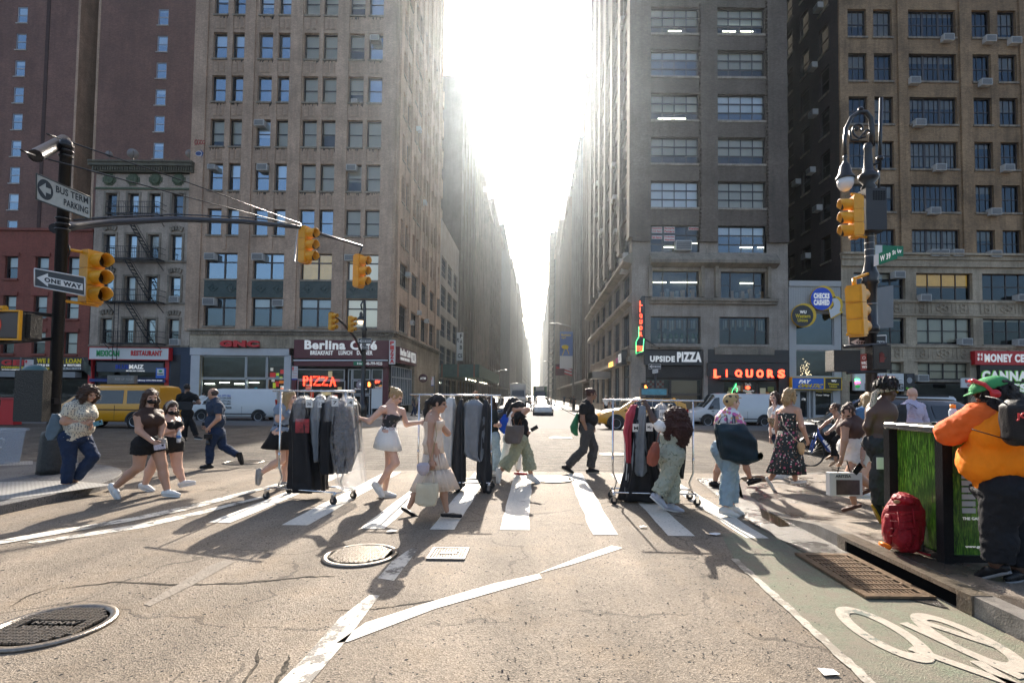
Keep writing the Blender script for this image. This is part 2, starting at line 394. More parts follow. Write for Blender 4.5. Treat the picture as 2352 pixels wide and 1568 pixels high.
mark([(-10,1243),(60,1230),(300,1190),(430,1162),(640,1110),(655,1111),(440,1170),(300,1198),(60,1240),(-10,1252)],'double_line',M_PAINT2,0.009)
mark([(62,1246),(300,1207),(440,1178),(600,1140),(605,1143),(450,1184),(330,1212),(80,1249)],'double_line',M_PAINT2)
DKC=asphalt('crumbled_crack',(0.10,0.085,0.065),mill=True)
def rut(pts,w_,z=.0035,name='asphalt_crack'):
 q=MB();G_=[GR(*p)for p in pts];P2=[]
 for a,b in zip(G_,G_[1:]):P2+=[a.lerp(b,k/7)for k in range(7)]
 vs=[]
 for i,p in enumerate(P2):
  d=(P2[min(i+1,len(P2)-1)]-P2[max(i-1,0)]).normalized();s_=Vector((-d.y,d.x,0));ww=w_*min(1,i/5+.1,(len(P2)-1-i)/5+.1);p=p+s_*rnd.uniform(-.5,.5)*w_
  vs+=[tuple(p+s_*ww*rnd.uniform(.2,1)+Vector((0,0,z))),tuple(p-s_*ww*rnd.uniform(.2,1)+Vector((0,0,z)))]
 q.add(vs,[(2*i,2*i+1,2*i+3,2*i+2)for i in range(len(P2)-1)]);tag(q.build(name,DKC),kind='structure')
rut([(140,1352),(260,1336),(400,1343),(560,1338),(700,1325),(790,1322)],.022);rut([(760,1402),(860,1398),(960,1385),(1060,1368)],.015)
rut([(545,1585),(585,1530),(600,1480)],.02);rut([(625,1585),(655,1530),(668,1500)],.022);rut([(20,1395),(60,1370),(150,1340)],.01)
mark([(330,1388),(480,1300),(520,1284),(540,1290),(440,1345),(345,1392)],'asphalt_patch',M('grey_patch',(0.185,0.155,0.12),0.85,var=0.25,vs=6,bump=.5),0.004)
gl_=[GR(1655,1226),GR(1690,1290),GR(1790,1380),GR(1900,1470),GR(2010,1575)]
lane=[(KX-0.02,6.6),(KX-0.02,-1)]+[(1.55,-1)]+[tuple(p[:2])for p in gl_[::-1]]+[(2.3,6.2)]
flat('cycle_lane',lane,0.004,M_GREEN)
q=MB();ps=[GR(1686,1284).lerp(GR(2022,1590),t/40)for t in range(41)]
q.add([(p.x+o+rnd.uniform(-.008,.008),p.y,.0085)for p in ps for o in(-.035,.035)],[(2*i,2*i+1,2*i+3,2*i+2)for i in range(40)])
tag(q.build('lane_edge_line',paint_mat('dusty_line_paint',(.38,.34,.275),.50,(.19,.165,.125))),kind='structure')
def ringmark(c,a,b_,rot,th,part=(0,360)):
 q=MB();k=40;vs=[]
 for i in range(k+1):
  t=R(part[0]+(part[1]-part[0])*i/k)
  for s_ in(1,0):
   x,y=(a-th*(1-s_))*math.cos(t),(b_-th*1.4*(1-s_))*math.sin(t)
   vs.append((c[0]+x*math.cos(rot)-y*math.sin(rot),c[1]+x*math.sin(rot)+y*math.cos(rot),0.0095))
 q.add(vs,[(2*i,2*i+1,2*i+3,2*i+2)for i in range(k)])
 return q
PM=paint_mat('worn_bike_symbol_paint',(0.36,0.315,0.25),0.42,(0.10,0.12,0.095))
c1=GR(2022,1452);c2=GR(2215,1470)
tag(ringmark((c1.x,c1.y),0.19,0.42,0.02,0.085).build('cycle_lane_symbol',PM),kind='structure')
tag(ringmark((c2.x,c2.y),0.19,0.42,0.02,0.085).build('cycle_lane_symbol',PM),kind='structure')
q=MB()
for a,b_ in(((2075,1432),(2352,1560)),((2105,1425),(2300,1490)),((2090,1490),(2400,1600)),((2240,1520),(2340,1580))):
 A,B=GR(*a),GR(*b_);d=(B-A).normalized();s_=Vector((-d.y,d.x,0))*0.038
 q.add([(p.x,p.y,0.0105)for p in(A-s_,A+s_,B+s_,B-s_)],[(0,1,2,3)])
tag(q.build('cycle_lane_symbol',PM),kind='structure')
# ---- wet gutter
flat('wet_gutter',[GR(1600,1100)[:2],GR(1660,1150)[:2],GR(1730,1205)[:2],GR(1830,1262)[:2],GR(2060,1372)[:2],GR(2180,1400)[:2],(KX,4.4),(KX,8.2),(KX+0.7,10.2),(KX+1.6,10.9)],0.012,M_WET)
puddle=M('brown_puddle_water',(0.035,0.026,0.016),0.06,bump=0.05,bs=8)
for pp in([(1700,1098),(1740,1093),(1790,1100),(1760,1108),(1712,1107)],[(1745,1170),(1800,1195),(1815,1210),(1790,1212),(1750,1190)]):
 flat('puddle_water',[GR(*p)[:2]for p in pp],0.016,puddle)
 # ---- iron covers
M_IRON=M('cast_iron',(0.13,0.115,0.10),0.42,0.6,var=0.4,vs=25,bump=0.5,bs=90)
M_IRON2=M('worn_bright_iron',(0.25,0.22,0.185),0.35,0.7,var=0.3,vs=30,bump=0.3,bs=90)
def manhole(c,r,label,word=None,group='round iron manhole covers'):
 t=thing('manhole_cover',label,'manhole cover',(c[0],c[1],gz(c[0],c[1])+0.002),0,group)
 q=MB();q.lathe((0,0,0),[(r*0.86,0.002),(r*0.86,0.02),(r*0.98,0.02),(r,0.0)],48);q.build('rim',M_IRON2,t)
 q=MB();q.lathe((0,0,0),[(0.01,0.006),(r*0.85,0.006)],40);q.build('lid',M('pitted_black_iron',(.04,.035,.03),.7,.3,var=.4,vs=25,bump=.6),t)
 q=MB();s=r*0.115;k=0
 for i in range(-8,9):
  for j in range(-8,9):
   x,y=i*s,j*s
   if math.hypot(x,y)>r*0.78:continue
   if word and abs(y)<s*1.6 and abs(x)<r*0.5:continue
   h=(i+j)%2;a,b_=(s*0.42,s*0.13)if h else(s*0.13,s*0.42)
   for o in(-0.24,0.24):
    ox,oy=(0,o*s)if h else(o*s,0)
    q.box(x+ox-a,x+ox+a,y+oy-b_,y+oy+b_,0.006,0.024)
 q.build('raised_pattern',M_IRON2,t)
 if word:
  txt(word[0],(-r*0.42,s*0.3,0.008),(r*0.84,0,0),(0,s*1.0,0),M_IRON2,t,0.03,0.01)
  txt(word[1],(-r*0.48,-s*1.35,0.008),(r*0.96,0,0),(0,s*1.0,0),M_IRON2,t,0.03,0.01)
 return t
c=GR(118,1440);manhole(c[:2],0.365,'large round iron cover at the left edge of the near asphalt',('NYSNW','MADE IN INDIA'))
c=GR(828,1276);manhole(c[:2],0.365,'round iron cover beside the small square plate')
c=GR(1269,1101);manhole(c[:2],0.42,'bright round cover inside the crosswalk behind the walking man')
c=GR(1288,1006);manhole(c[:2],0.45,'glinting round cover out in the milled avenue')
c=GR(1412,1044);manhole(c[:2],0.42,'round cover in the avenue beside the third clothes rack')
c=GR(560,1062);manhole(c[:2],0.42,'dull cover near the walking man in the navy shirt')
c=GR(1030,1273);a=0.19
t=thing('square_cover','small square iron utility plate with CONS lettering','utility cover',(c.x,c.y,0.002))
q=MB()
for i in range(4):
 m_=Matrix.Rotation(i*math.pi/2,3,'Z');q.obox(m_@Vector((-a,-a,0)),m_@Vector((2*a-0.03,0,0)),m_@Vector((0,0.03,0)),(0,0,0.018))
q.build('rim',M_IRON,t)
q=MB();q.box(-a+.03,a-.03,-a+.03,a-.03,0,0.006);q.build('lid',M('pitted_black_iron',(.04,.035,.03),.7,.3,var=.4,vs=25,bump=.6),t)
q=MB()
for i in range(-5,6):
 for j in range(-4,5):
  if abs(j)<2 and abs(i)<4:continue
  q.box(i*.028-.01,i*.028+.01,j*.034-.011,j*.034+.011,.006,.015)
q.build('raised_pattern',M_IRON,t);txt('CONS',(-.085,-.035,.008),(.17,0,0),(0,.07,0),M_IRON2,t,.03,.01)
def bil(c4,u,v):
 return(c4[0]*(1-u)+c4[1]*u)*(1-v)+(c4[3]*(1-u)+c4[2]*u)*v
g0,g1,g2,g3=GR(1835,1292),GR(1925,1290),GR(2125,1352),GR(2010,1385)
gx0,gx1=2.66,KX-0.05;gy0,gy1=4.22,5.36
t=thing('drain_grate','rusty iron drain grate in the gutter beneath the curb inlet','drain grate',((gx0+gx1)/2,(gy0+gy1)/2,0.014))
W2,H2=(gx1-gx0)/2,(gy1-gy0)/2
q=MB();q.box(-W2,W2,-H2,-H2+.07,0,.02);q.box(-W2,W2,H2-.07,H2,0,.02);q.box(-W2,-W2+.07,-H2+.07,H2-.07,0,.02);q.box(W2-.07,W2,-H2+.07,H2-.07,0,.02)
q.build('frame',M('rusty_iron',(0.20,0.14,0.09),0.4,0.6,var=0.4,vs=14,bump=0.4),t)
q=MB();nb=9
for i in range(1,nb):
 y=-H2+.07+(2*H2-.14)*i/nb;q.box(-W2+.07,W2-.07,y-.016,y+.016,0.0,.018)
for i in range(1,12):
 x=-W2+.07+(2*W2-.14)*i/12;q.box(x-.011,x+.011,-H2+.07,H2-.07,0.0,.014)
q.build('grating',MATS['rusty_iron'],t)
q=MB();q.box(-W2+.02,W2-.02,-H2+.02,H2-.02,-.005,0.001);q.build('pit',M('dark_void',(0.006,0.006,0.006),1.0,spec=0),t)
t=thing('curb_inlet','dark storm drain opening cut in the stone curb','storm drain',(KX,4.78,0))
q=MB();q.box(-.004,0.02,-.72,.72,0.012,.118);q.build('opening',MATS['dark_void'],t)
q=MB();q.box(-.022,.14,-.86,.86,.118,.156);q.box(-.02,.02,-.86,-.72,0.01,.118);q.box(-.02,.02,.72,.86,0.01,.118);q.build('lintel',M('inlet_iron',(0.2,0.165,0.125),0.33,0.5,var=0.4,vs=12,bump=0.5),t)
def litter(px,s,label,cat,col,name='paper_scrap',h=.01):
 c=GR(*px);q=MB();k=7
 pts=[(c.x+math.cos(2*math.pi*i/k+.3)*s*rnd.uniform(.7,1.2),c.y+math.sin(2*math.pi*i/k+.3)*s*rnd.uniform(.5,1),.016+rnd.uniform(0,h))for i in range(k)]
 q.add(pts+[(c.x,c.y,.02+h)],[(i,(i+1)%k,k)for i in range(k)]);tag(q.build(name,M(cat+label[:9],col,.6)),label,cat)
p=GR(1903,1547);q=MB();q.add([(p.x-.045,p.y-.035,.012),(p.x+.05,p.y-.03,.016),(p.x+.045,p.y+.035,.012),(p.x-.05,p.y+.03,.02)],[(0,1,2,3)])
tag(q.build('paper_scrap',M('litter_paper',(.75,.73,.7),.6)),'square white paper lying near the bottom edge by the cycle lane','litter')
litter((1641,1229),.08,'crumpled white wrapper at the tip of the green lane','litter',(.7,.7,.68))
litter((1477,1212),.05,'tiny pale scrap beside the third rack shadow','litter',(.6,.56,.5))
litter((900,1222),.07,'flat folded flyer at the foot of a crosswalk stripe','litter',(.7,.66,.58))
litter((913,1062),.05,'orange leaf scrap behind the blonde woman in the strapless top','litter',(.6,.16,.03),'fallen_leaf')
litter((965,1146),.03,'small green leaf on the asphalt near the square plate','leaf',(.15,.4,.05),'fallen_leaf',.005)
q=MB()
for i in range(620):
 x,y=rnd.uniform(1050,1900),1110+460*rnd.random()**0.8;p=GR(x,y);s=rnd.uniform(.003,.008)*(1+0.5*(rnd.random()>.9))
 a=rnd.random()*6;ps=[(p.x+math.cos(a+k*2.1)*s,p.y+math.sin(a+k*2.1)*s,.004)for k in range(3)]
 q.add(ps+[(p.x,p.y,.004+s*.7)],[(0,1,3),(1,2,3),(2,0,3)])
tag(q.build('gravel',M('tar_crumbs',(.02,.02,.022),.5)),'black tar crumbs scattered on the sunlit asphalt','gravel',kind='stuff')

# =====================================================  BUILDINGS
B_TAN=brick_mat('tan_brick',(0.60,0.395,0.26),(0.48,0.315,0.21),(0.36,0.29,0.23),stain=0.3)
B_RED=brick_mat('red_brick',(0.26,0.135,0.10),(0.175,0.088,0.07),(0.15,0.10,0.085),stain=0.22)
B_PAINTRED=brick_mat('red_painted_brick',(0.29,0.088,0.06),(0.25,0.075,0.052),(0.22,0.065,0.045),stain=0.25)
B_CREAM=brick_mat('cream_brick',(0.58,0.46,0.36),(0.50,0.40,0.31),(0.33,0.27,0.22),stain=0.35)
B_DARK=brick_mat('dark_brown_brick',(0.175,0.13,0.10),(0.115,0.086,0.068),(0.10,0.085,0.07),stain=0.35)
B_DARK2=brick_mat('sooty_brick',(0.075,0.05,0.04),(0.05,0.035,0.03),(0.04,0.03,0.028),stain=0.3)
B_OCHRE=brick_mat('ochre_brick',(0.50,0.315,0.165),(0.36,0.225,0.12),(0.16,0.12,0.08),stain=0.45)
S_GREY=stone_mat('grey_limestone',(0.40,0.335,0.27),1.6,0.8,0.4)
S_BUFF=stone_mat('buff_limestone',(0.50,0.40,0.28),0.9,0.42,0.45)
S_TRIM=stone_mat('sooty_stone_trim',(0.34,0.28,0.21),1.2,0.5,0.5)
M_FRM=M('dark_window_frame',(0.045,0.035,0.032),0.5)
M_FRW=M('white_window_frame',(0.45,0.45,0.48),0.5)
M_BLIND=M('pale_roller_blind',(0.84,0.79,0.68),0.8,var=0.08,vs=1)
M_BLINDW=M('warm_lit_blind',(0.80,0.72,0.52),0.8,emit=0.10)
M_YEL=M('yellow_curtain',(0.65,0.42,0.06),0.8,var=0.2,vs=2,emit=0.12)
M_ROOM=M('dark_room',(0.03,0.028,0.026),0.9,var=0.6,vs=0.8)
G_SKY=glass_mat('sky_reflecting_glass',(0.86,0.88,0.9),0.26)
G_DARK=glass_mat('dark_window_glass',(0.86,0.86,0.85),0.09)
G_DIM=glass_mat('dim_window_glass',(0.75,0.72,0.65),0.015)
G_SHOP=glass_mat('shop_glass',(0.7,0.72,0.7),0.05)
M_TUBE=M('lit_fluorescent_tube',(0.9,1.0,0.85),0.5,emit=6)
M_AC=M('air_conditioner_casing',(0.52,0.50,0.46),0.5,var=0.15,vs=5)
M_ACG=M('air_conditioner_grille',(0.10,0.10,0.10),0.6)
M_GREENPAN=M('dark_green_copper_panel',(0.035,0.060,0.055),0.5,var=0.4,vs=4)
WINC={}
def win_meshes(w,h,kind,frm,gl):
 k=(round(w,2),round(h,2),kind,frm.name,gl.name)
 if k in WINC:return WINC[k]
 t=0.07;q=MB();d0,d1=0.0,0.09
 q.box(0,t,d0,d1,0,h);q.box(w-t,w,d0,d1,0,h);q.box(t,w-t,d0,d1,0,t);q.box(t,w-t,d0,d1,h-t,h)
 def vb(x,a=0,b_=h,s=0.03):q.box(x-s,x+s,d0+.005,d1-.02,a+t,b_-t)
 def hb(z,s=0.035,x0=0,x1=w):q.box(x0+t,x1-t,d0+.01,d1-.01,z-s,z+s)
 if kind=='dh':hb(h*.5)
 elif kind=='dh2':hb(h*.5);vb(w*.5,s=.05)
 elif kind=='grid':[vb(w*i/4)for i in(1,2,3)];hb(h/3,.05);hb(h*2/3,.05)
 elif kind=='six':hb(h*.5);vb(w/3,s=.012);vb(w*2/3,s=.012)
 elif kind=='tri':
  hb(h*.5)
  for i in(1,2):vb(w*i/3,s=.09)
  for i in range(9):
   if i%3:vb(w*i/9,s=.012)
 elif kind=='pic':vb(w*.24,s=.05);vb(w*.76,s=.05);hb(h*.5,.03,0,w*.24);hb(h*.5,.03,w*.76,w)
 elif kind=='quad':[vb(w*i/4,s=.04)for i in(1,2,3)];hb(h*.52)
 elif kind=='big':vb(w*.5,s=.07);hb(h*.66,.05)
 elif kind=='shop':hb(h*.72,.05);vb(w*.5,s=.04)
 fr=q.mesh('window',[frm]);p=MB();p.quad((t,.05,t),(w-t,.05,t),(w-t,.05,h-t),(t,.05,h-t));gm=p.mesh('pane',[gl])
 WINC[k]=(fr,gm);return WINC[k]
def blind_mesh(w,h,f,mat):
 k=('b',round(w,2),round(h,2),round(f,2),mat.name)
 if k not in WINC:
  q=MB();q.box(.08,w-.08,.16,.175,h*(1-f),h-.05);WINC[k]=q.mesh('blind',[mat])
 return WINC[k]
class Building:
 """one building; wall coordinates a (along), z (up), d (into the wall)"""
 def __init__(s,name,label,cat='building',group=None):
  s.t=thing(name,label,cat,(0,0,0),0,group);s.n=0;s.rest=MB();s.restg=MB();s.cap=92
 def frame(s,plane,pos,sgn=1):
  if plane=='y':return lambda a,z,d=0.0:Vector((a,pos+d,z))
  return lambda a,z,d=0.0:Vector((pos-sgn*d,a,z))
 def wall(s,W,a0,a1,z0,z1,holes,depth,mat,name='wall',rev=None):
  q=MB();us=sorted({a0,a1}|{round(x,4)for h in holes for x in h[:2]if a0<x<a1});vs=sorted({z0,z1}|{round(x,4)for h in holes for x in h[2:4]if z0<x<z1})
  for i in range(len(us)-1):
   for j in range(len(vs)-1):
    um,vm=(us[i]+us[i+1])/2,(vs[j]+vs[j+1])/2
    if any(h[0]<um<h[1]and h[2]<vm<h[3]for h in holes):continue
    q.quad(W(us[i],vs[j]),W(us[i+1],vs[j]),W(us[i+1],vs[j+1]),W(us[i],vs[j+1]))
  for h in holes:
   p=[(h[0],h[2]),(h[1],h[2]),(h[1],h[3]),(h[0],h[3])]
   for k in range(4):
    A,B_=p[k],p[(k+1)%4];q.quad(W(*A),W(*B_),W(B_[0],B_[1],depth),W(A[0],A[1],depth),1 if rev else 0)
  return q.build(name,[mat,rev]if rev else mat,s.t,fixn=False)
 sill=None
 def window(s,plane,pos,sgn,a0,a1,z0,z1,kind,d=0.22,frm=None,gl=None,blind=0,bm=None,name='window'):
  frm=frm or M_FRM;gl=gl or G_DARK;w,h=a1-a0,z1-z0
  fr,gm=win_meshes(w,h,kind,frm,gl)
  if plane=='y':loc=(a0,pos+d,z0);rz=0
  elif sgn>0:loc=(pos-d,a0,z0);rz=R(90)
  else:loc=(pos+d,a1,z0);rz=R(-90)
  if s.n<s.cap:
   o=link(name,fr,s.t,loc);o.rotation_euler=(0,0,rz);p=link('pane',gm,o)
   if blind:link('blind',blind_mesh(w,h,blind,bm or M_BLIND),o)
   if s.sill and kind not in('none','shop'):
    e,dp,hh,sm=s.sill;k=('sill',round(w,2),s.sill,round(d,2))
    if k not in WINC:q=MB();q.box(-e,w+e,-d-dp,0,-hh,-.003);WINC[k]=q.mesh('sill',[sm])
    link('sill',WINC[k],o)
   s.n+=1;return o
  T=Matrix.Translation(loc)@Matrix.Rotation(rz,4,'Z')
  for me,tgt in((fr,s.rest),(gm,s.restg)):
   tgt.add([T@v.co for v in me.vertices],[tuple(p.vertices)for p in me.polygons])
  s.lastgl=gl;s.lastfr=frm
 def done(s):
  if s.rest.v:
   nf=len(s.rest.f);s.rest.add(s.restg.v,s.restg.f,1)
   tag(s.rest.build('window_rows',[s.lastfr,s.lastgl],s.t,fixn=False),kind='stuff')
 def box(s,name,mat,*b):
  q=MB();q.box(*b);return q.build(name,mat,s.t)
 def core(s,x0,x1,y0,y1,z0,z1,mat=None):
  return s.box('interior',mat or M_ROOM,x0,x1,y0,y1,z0,z1)
def ac(parent,p,w=.62,h=.42,d=.45,out=(0,-1)):
 """window air conditioner: p is the centre of its outer face"""
 k=('ac',round(w,2),round(h,2))
 if k not in WINC:
  q=MB();q.box(-w/2,w/2,0,d,-h/2,h/2);g=MB();g.box(-w/2+.05,w/2-.05,-.012,-.002,-h/2+.05,h/2-.05)
  for i in range(5):z=-h/2+.09+i*(h-.18)/4;q.box(-w/2+.05,w/2-.05,-.02,-.013,z-.008,z+.008)
  WINC[k]=(q.mesh('air_conditioner',[M_AC]),g.mesh('grille',[M_ACG]))
 a,g=WINC[k];o=link('air_conditioner',a,parent,p);o.rotation_euler=(0,0,math.atan2(out[1],out[0])+math.pi/2);link('grille',g,o);return o
def pxr(x0,x1,y0,y1,Y):
 c=(x0+x1)/2;m=(y0+y1)/2
 return(PT(x0,m,Y).x,PT(x1,m,Y).x,PT(c,y1,Y).z,PT(c,y0,Y).z)
FY=42.0
GZ=-0.16
# ---------- D: the tan brick loft building on the left corner of the side street
D=Building('loft_building','tall tan brick loft building with paired windows over the maroon cafe corner');D.sill=(.06,.10,.14,S_TRIM)
XC=PT(905,600,FY).x;XL=PT(443,600,FY).x
W=D.frame('y',FY);DH=52
cols=[(483,515),(527,560),(588,621),(633,666.5),(693,727.5),(737,772),(798,832.5),(842,877.5)]
rows=[(-66,-2-63),(-25,35),(76,136),(175,235),(275,337.5),(376,438.5),(480.5,541)]
rows=[(-125,-66),(-25,35),(76,136),(175,235),(275,337.5),(376,438.5),(480.5,541)]
blinds={(2,0):.5,(2,1):.5,(2,4):.95,(2,5):.95,(2,6):.55,(3,4):.95,(3,5):.95,(3,6):.6,(4,0):.75,(4,1):.85,(4,2):.6,(4,3):.92,(4,4):.92,(4,5):.5,(4,6):.92,(4,7):.95,(1,0):.4,(1,2):.6,(1,3):.5,(1,4):.9,(1,5):.95,(1,6):.6,(5,0):.3,(5,1):.5,(5,3):.55,(5,4):.95,(5,5):.95,(5,6):.6,(5,7):.92,(6,3):.4,(6,6):.9,(6,7):.9,(6,1):.3}
holes=[];wins=[]
for ri,(ya,yb)in enumerate(rows):
 for ci,(xa,xb)in enumerate(cols):
  a0=PT(xa,300,FY).x;a1=PT(xb,300,FY).x;z0=PT(680,yb,FY).z;z1=PT(680,ya,FY).z
  holes.append((a0,a1,z0,z1));wins.append((ri,ci,a0,a1,z0,z1))
bigc=[(469.5,553),(579,659),(689,768),(796,873.5)]
for(ya,yb)in((582,642),(685,750)):
 for xa,xb in bigc:holes.append((PT(xa,660,FY).x,PT(xb,660,FY).x,PT(680,yb,FY).z,PT(680,ya,FY).z))
zc=PT(680,770,FY).z
D.wall(W,XL,XC,zc,DH,holes,.4,B_TAN)
for ri,ci,a0,a1,z0,z1 in wins:
 bl=blinds.get((ri,ci),0);gl=G_SKY if(ci<4 and bl<.7)or bl==0 else G_DIM
 D.window('y',FY,1,a0,a1,z0,z1,'dh',.24,gl=gl,blind=bl,bm=M_YEL if(ri,ci)in((6,4),(6,5))else None)
for k,(ya,yb)in enumerate(((582,642),(685,750))):
 for j,(xa,xb)in enumerate(bigc):
  r_=(PT(xa,660,FY).x,PT(xb,660,FY).x,PT(680,yb,FY).z,PT(680,ya,FY).z)
  D.window('y',FY,1,*r_,'big',.24,gl=(G_SKY if k==0 and j<2 else G_DARK),blind=(.98 if j==3 else .95 if(k==0 and j==2)else .3 if j!=0 else 0),bm=(M_BLINDW if j==3 else M_YEL if k==0 and j==2 else None))
dirt=MB()
for ri in range(len(rows)-1):
 for xa,xb in cols:
  a0,a1=PT(xa,300,FY).x,PT(xb,300,FY).x;zt=PT(680,rows[ri][1],FY).z;zb=PT(680,rows[ri+1][0],FY).z
  w_=a1-a0;m_=(zt+zb)/2-.02
  if 'bp' not in WINC:
   q=MB()
   for u0,u1 in((.12,.45),(.55,.88)):
    q.box(w_*u0,w_*u1,-.035,-.002,-.45,.42);q.box(w_*(u0+.06),w_*(u1-.06),-.06,-.036,-.36,.33)
   WINC['bp']=q.mesh('brick_panel',[B_TAN])
  link('brick_panel',WINC['bp'],D.t,(a0,FY,m_))
  if rnd.random()<.7:
   for t in range(7):
    u=a0+w_*rnd.random();hh=rnd.uniform(.06,.3);dirt.quad((u,FY-.004,zt-.15-hh),(u+.06,FY-.004,zt-.15-hh*.8),(u+.08,FY-.004,zt-.15),(u,FY-.004,zt-.15))
dirt.build('soot_streaks',M('black_soot',(.03,.026,.022),.9),D.t)
q=MB()
for xa,xb in[(438,469),(553.5,578.5),(659.5,688.5),(768.5,795.5),(874,905)]:
 q.box(PT(xa,400,FY).x+.02,PT(xb,400,FY).x-.02,FY-.14,FY-.003,zc+.3,DH)
for xa,xb in[(516,526),(622,632),(728.5,736.5),(833,841.5)]:
 q.box(PT(xa,400,FY).x+.03,PT(xb,400,FY).x-.03,FY-.07,FY-.003,PT(680,575,FY).z,DH)
q.build('piers',B_TAN,D.t)
for j,(xa,xb)in enumerate(bigc):
 a0,a1=PT(xa,660,FY).x,PT(xb,660,FY).x;z0,z1=PT(680,684,FY).z,PT(680,643,FY).z
 q=MB();q.box(a0,a1,FY-.05,FY-.003,z0,z1);hw=(a1-a0)/2
 for k in(0,1):
  c=a0+hw*(k+.5);m_=(z0+z1)/2
  q.box(c-hw*.42,c+hw*.42,FY-.07,FY-.051,m_-.45,m_-.40);q.box(c-hw*.42,c+hw*.42,FY-.07,FY-.051,m_+.40,m_+.45)
  q.tube([(c-.4,FY-.06,m_),(c,FY-.06,m_+.35),(c+.4,FY-.06,m_),(c,FY-.06,m_-.35),(c-.4,FY-.06,m_)],.03,4)
  q.ball((c,FY-.06,m_),(.12,.05,.12),6)
 q.build('spandrel_panel',M_GREENPAN,D.t)
q=MB();z0=zc;q.box(XL-.05,XC+.25,FY-.35,FY+.1,z0+.28,z0+.42);q.box(XL,XC+.12,FY-.16,FY+.1,z0-.02,z0+.279)
x=XL+.2
while x<XC:q.ball((x,FY-.18,z0+.12),(.09,.06,.09),6);q.box(x+.17,x+.22,FY-.21,FY-.165,z0,z0+.24);x+=.42
y=FY
while y<61:q.ball((XC+.15,y,z0+.12),(.06,.09,.09),6);y+=.42
q.box(XC-.1,XC+.35,FY+.1,61.8,z0+.28,z0+.42);q.box(XC-.1,XC+.13,FY+.1,61.8,z0-.02,z0+.279)
q.build('cornice',S_TRIM,D.t)
q=MB();q.box(XL,XC,FY-.04,FY+.4,PT(680,800,FY).z,zc-.021);q.box(XC-.4,XC+.04,FY+.4,61.9,PT(680,800,FY).z,zc-.021)
q.box(XL,XL+.9,FY-.04,FY+.4,GZ,PT(680,800,FY).z);q.box(XC-.45,XC+.03,FY+7.6,61.9,GZ,PT(680,800,FY).z-.002)
q.build('stone_base',S_BUFF,D.t)
WS=D.frame('x',XC,1);sh=[];sw=[]
yy=FY+1.5
zrows=[(PT(680,yb,FY).z,PT(680,ya,FY).z)for ya,yb in rows]
while yy<60:
 for z0,z1 in zrows:
  for o_ in(0,1.75):sh.append((yy+o_,yy+o_+1.25,z0,z1))
 for(ya,yb)in((582,642),(685,750)):sh.append((yy,yy+3.0,PT(680,yb,FY).z,PT(680,ya,FY).z))
 yy+=4.1
D.wall(WS,FY,62,zc,DH,sh,.35,B_TAN,'side_wall')
for h_ in sh:D.window('x',XC,1,*h_,'dh' if h_[1]-h_[0]<2 else 'big',.2,gl=G_DARK,blind=0)
q=MB();yy=FY+1.5
while yy<60:
 q.box(XC+.003,XC+.14,yy-.95,yy-.12,zc+.4,DH);q.box(XC+.003,XC+.08,yy+1.32,yy+1.68,zrows[-1][0]-.3,DH);
 q.box(XC+.003,XC+.06,yy,yy+3.0,PT(680,684,FY).z,PT(680,643,FY).z);yy+=4.1
q.build('side_piers',B_TAN,D.t)
D.core(XL+.02,XC-.9,FY+.9,61.5,GZ,DH-.2)
D.box('roof',M('roof_felt',(.06,.06,.06),.9),XL,XC,FY,62,DH,DH+.3)
D.box('party_wall',B_TAN,XL-.001,XL+.02,FY+.01,62,zc,DH)
for x_,y_,w_ in((484,382,.6),(601,383,.85),(806,384,.8),(480,588,.85),(590,589,.9),(802,591,.8),(478,692,.95),(637,695,.9),(860,86,.75),(813,231,.5),(594,281,.8)):
 p=PT(x_,y_,FY-.25);ac(D.t,p,w_,w_*.62,.5)
for y_,z_ in((46,12.2),(50.5,9.5),(47.5,8.1),(52,21),(49,27),(54,9.2)):
 ac(D.t,(XC+.4,y_,z_),.6,.4,.4,(1,0))
def lit_items(parent,a0,a1,y,z0,z1,n_,pal,name='shop_display'):
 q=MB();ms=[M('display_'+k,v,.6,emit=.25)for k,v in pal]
 for i in range(n_):
  a=rnd.uniform(a0,a1-.3);z=rnd.uniform(z0,z1-.3);q.box(a,a+rnd.uniform(.15,.5),y,y+.04+i*.002,z,z+rnd.uniform(.15,.55),i%len(ms))
 return q.build(name,ms,parent)
def shopfront(Bd,px,frm,gl,kind='shop',Y=FY+.15,name='shop_window',blind=0):
 r_=pxr(*px,FY);return Bd.window('y',FY,1,*r_,kind,Y-FY,frm,gl,blind,name=name)
D.cap=200
M_ALU=M('aluminium_shop_frame',(.42,.42,.42),.4,.4)
M_WPAN=M('white_shop_panel',(.50,.49,.48),.55,var=.1,vs=1)
q=MB()
def pbox(q,px,Ya,Yb,mi=0):
 r_=pxr(*px,FY);q.box(r_[0],r_[1],Ya,Yb,r_[2],r_[3],mi)
pbox(q,(438,665,800,816),FY-.1,FY+.1);pbox(q,(438,458,816,960),FY-.1,FY+.1);pbox(q,(653,668,816,960),FY-.1,FY+.1)
q.build('shop_surround',M_WPAN,D.t)
for px in((458,562,817,868),(563,610,817,868),(611,652,817,868),(458,562,869,945),(563,610,869,945),(611,652,869,945)):shopfront(D,px,M_ALU,G_SHOP,'none')
pal=[('lime',(.5,.65,.05)),('orange',(.7,.2,.03)),('white',(.7,.7,.7)),('red',(.5,.02,.02)),('teal',(.03,.2,.3))]
r_=pxr(600,655,840,930,FY);lit_items(D.t,r_[0],r_[1],FY+.6,r_[2],r_[3],26,pal)
r_=pxr(470,600,890,940,FY);lit_items(D.t,r_[0],r_[1],FY+.7,r_[2],r_[3],16,pal)
q=MB()
for i in range(4):p=PT(470+i*34,882-(i%2)*3,FY+.55);q.box(p.x,p.x+.8,p.y,p.y+.05,p.z,p.z+.06)
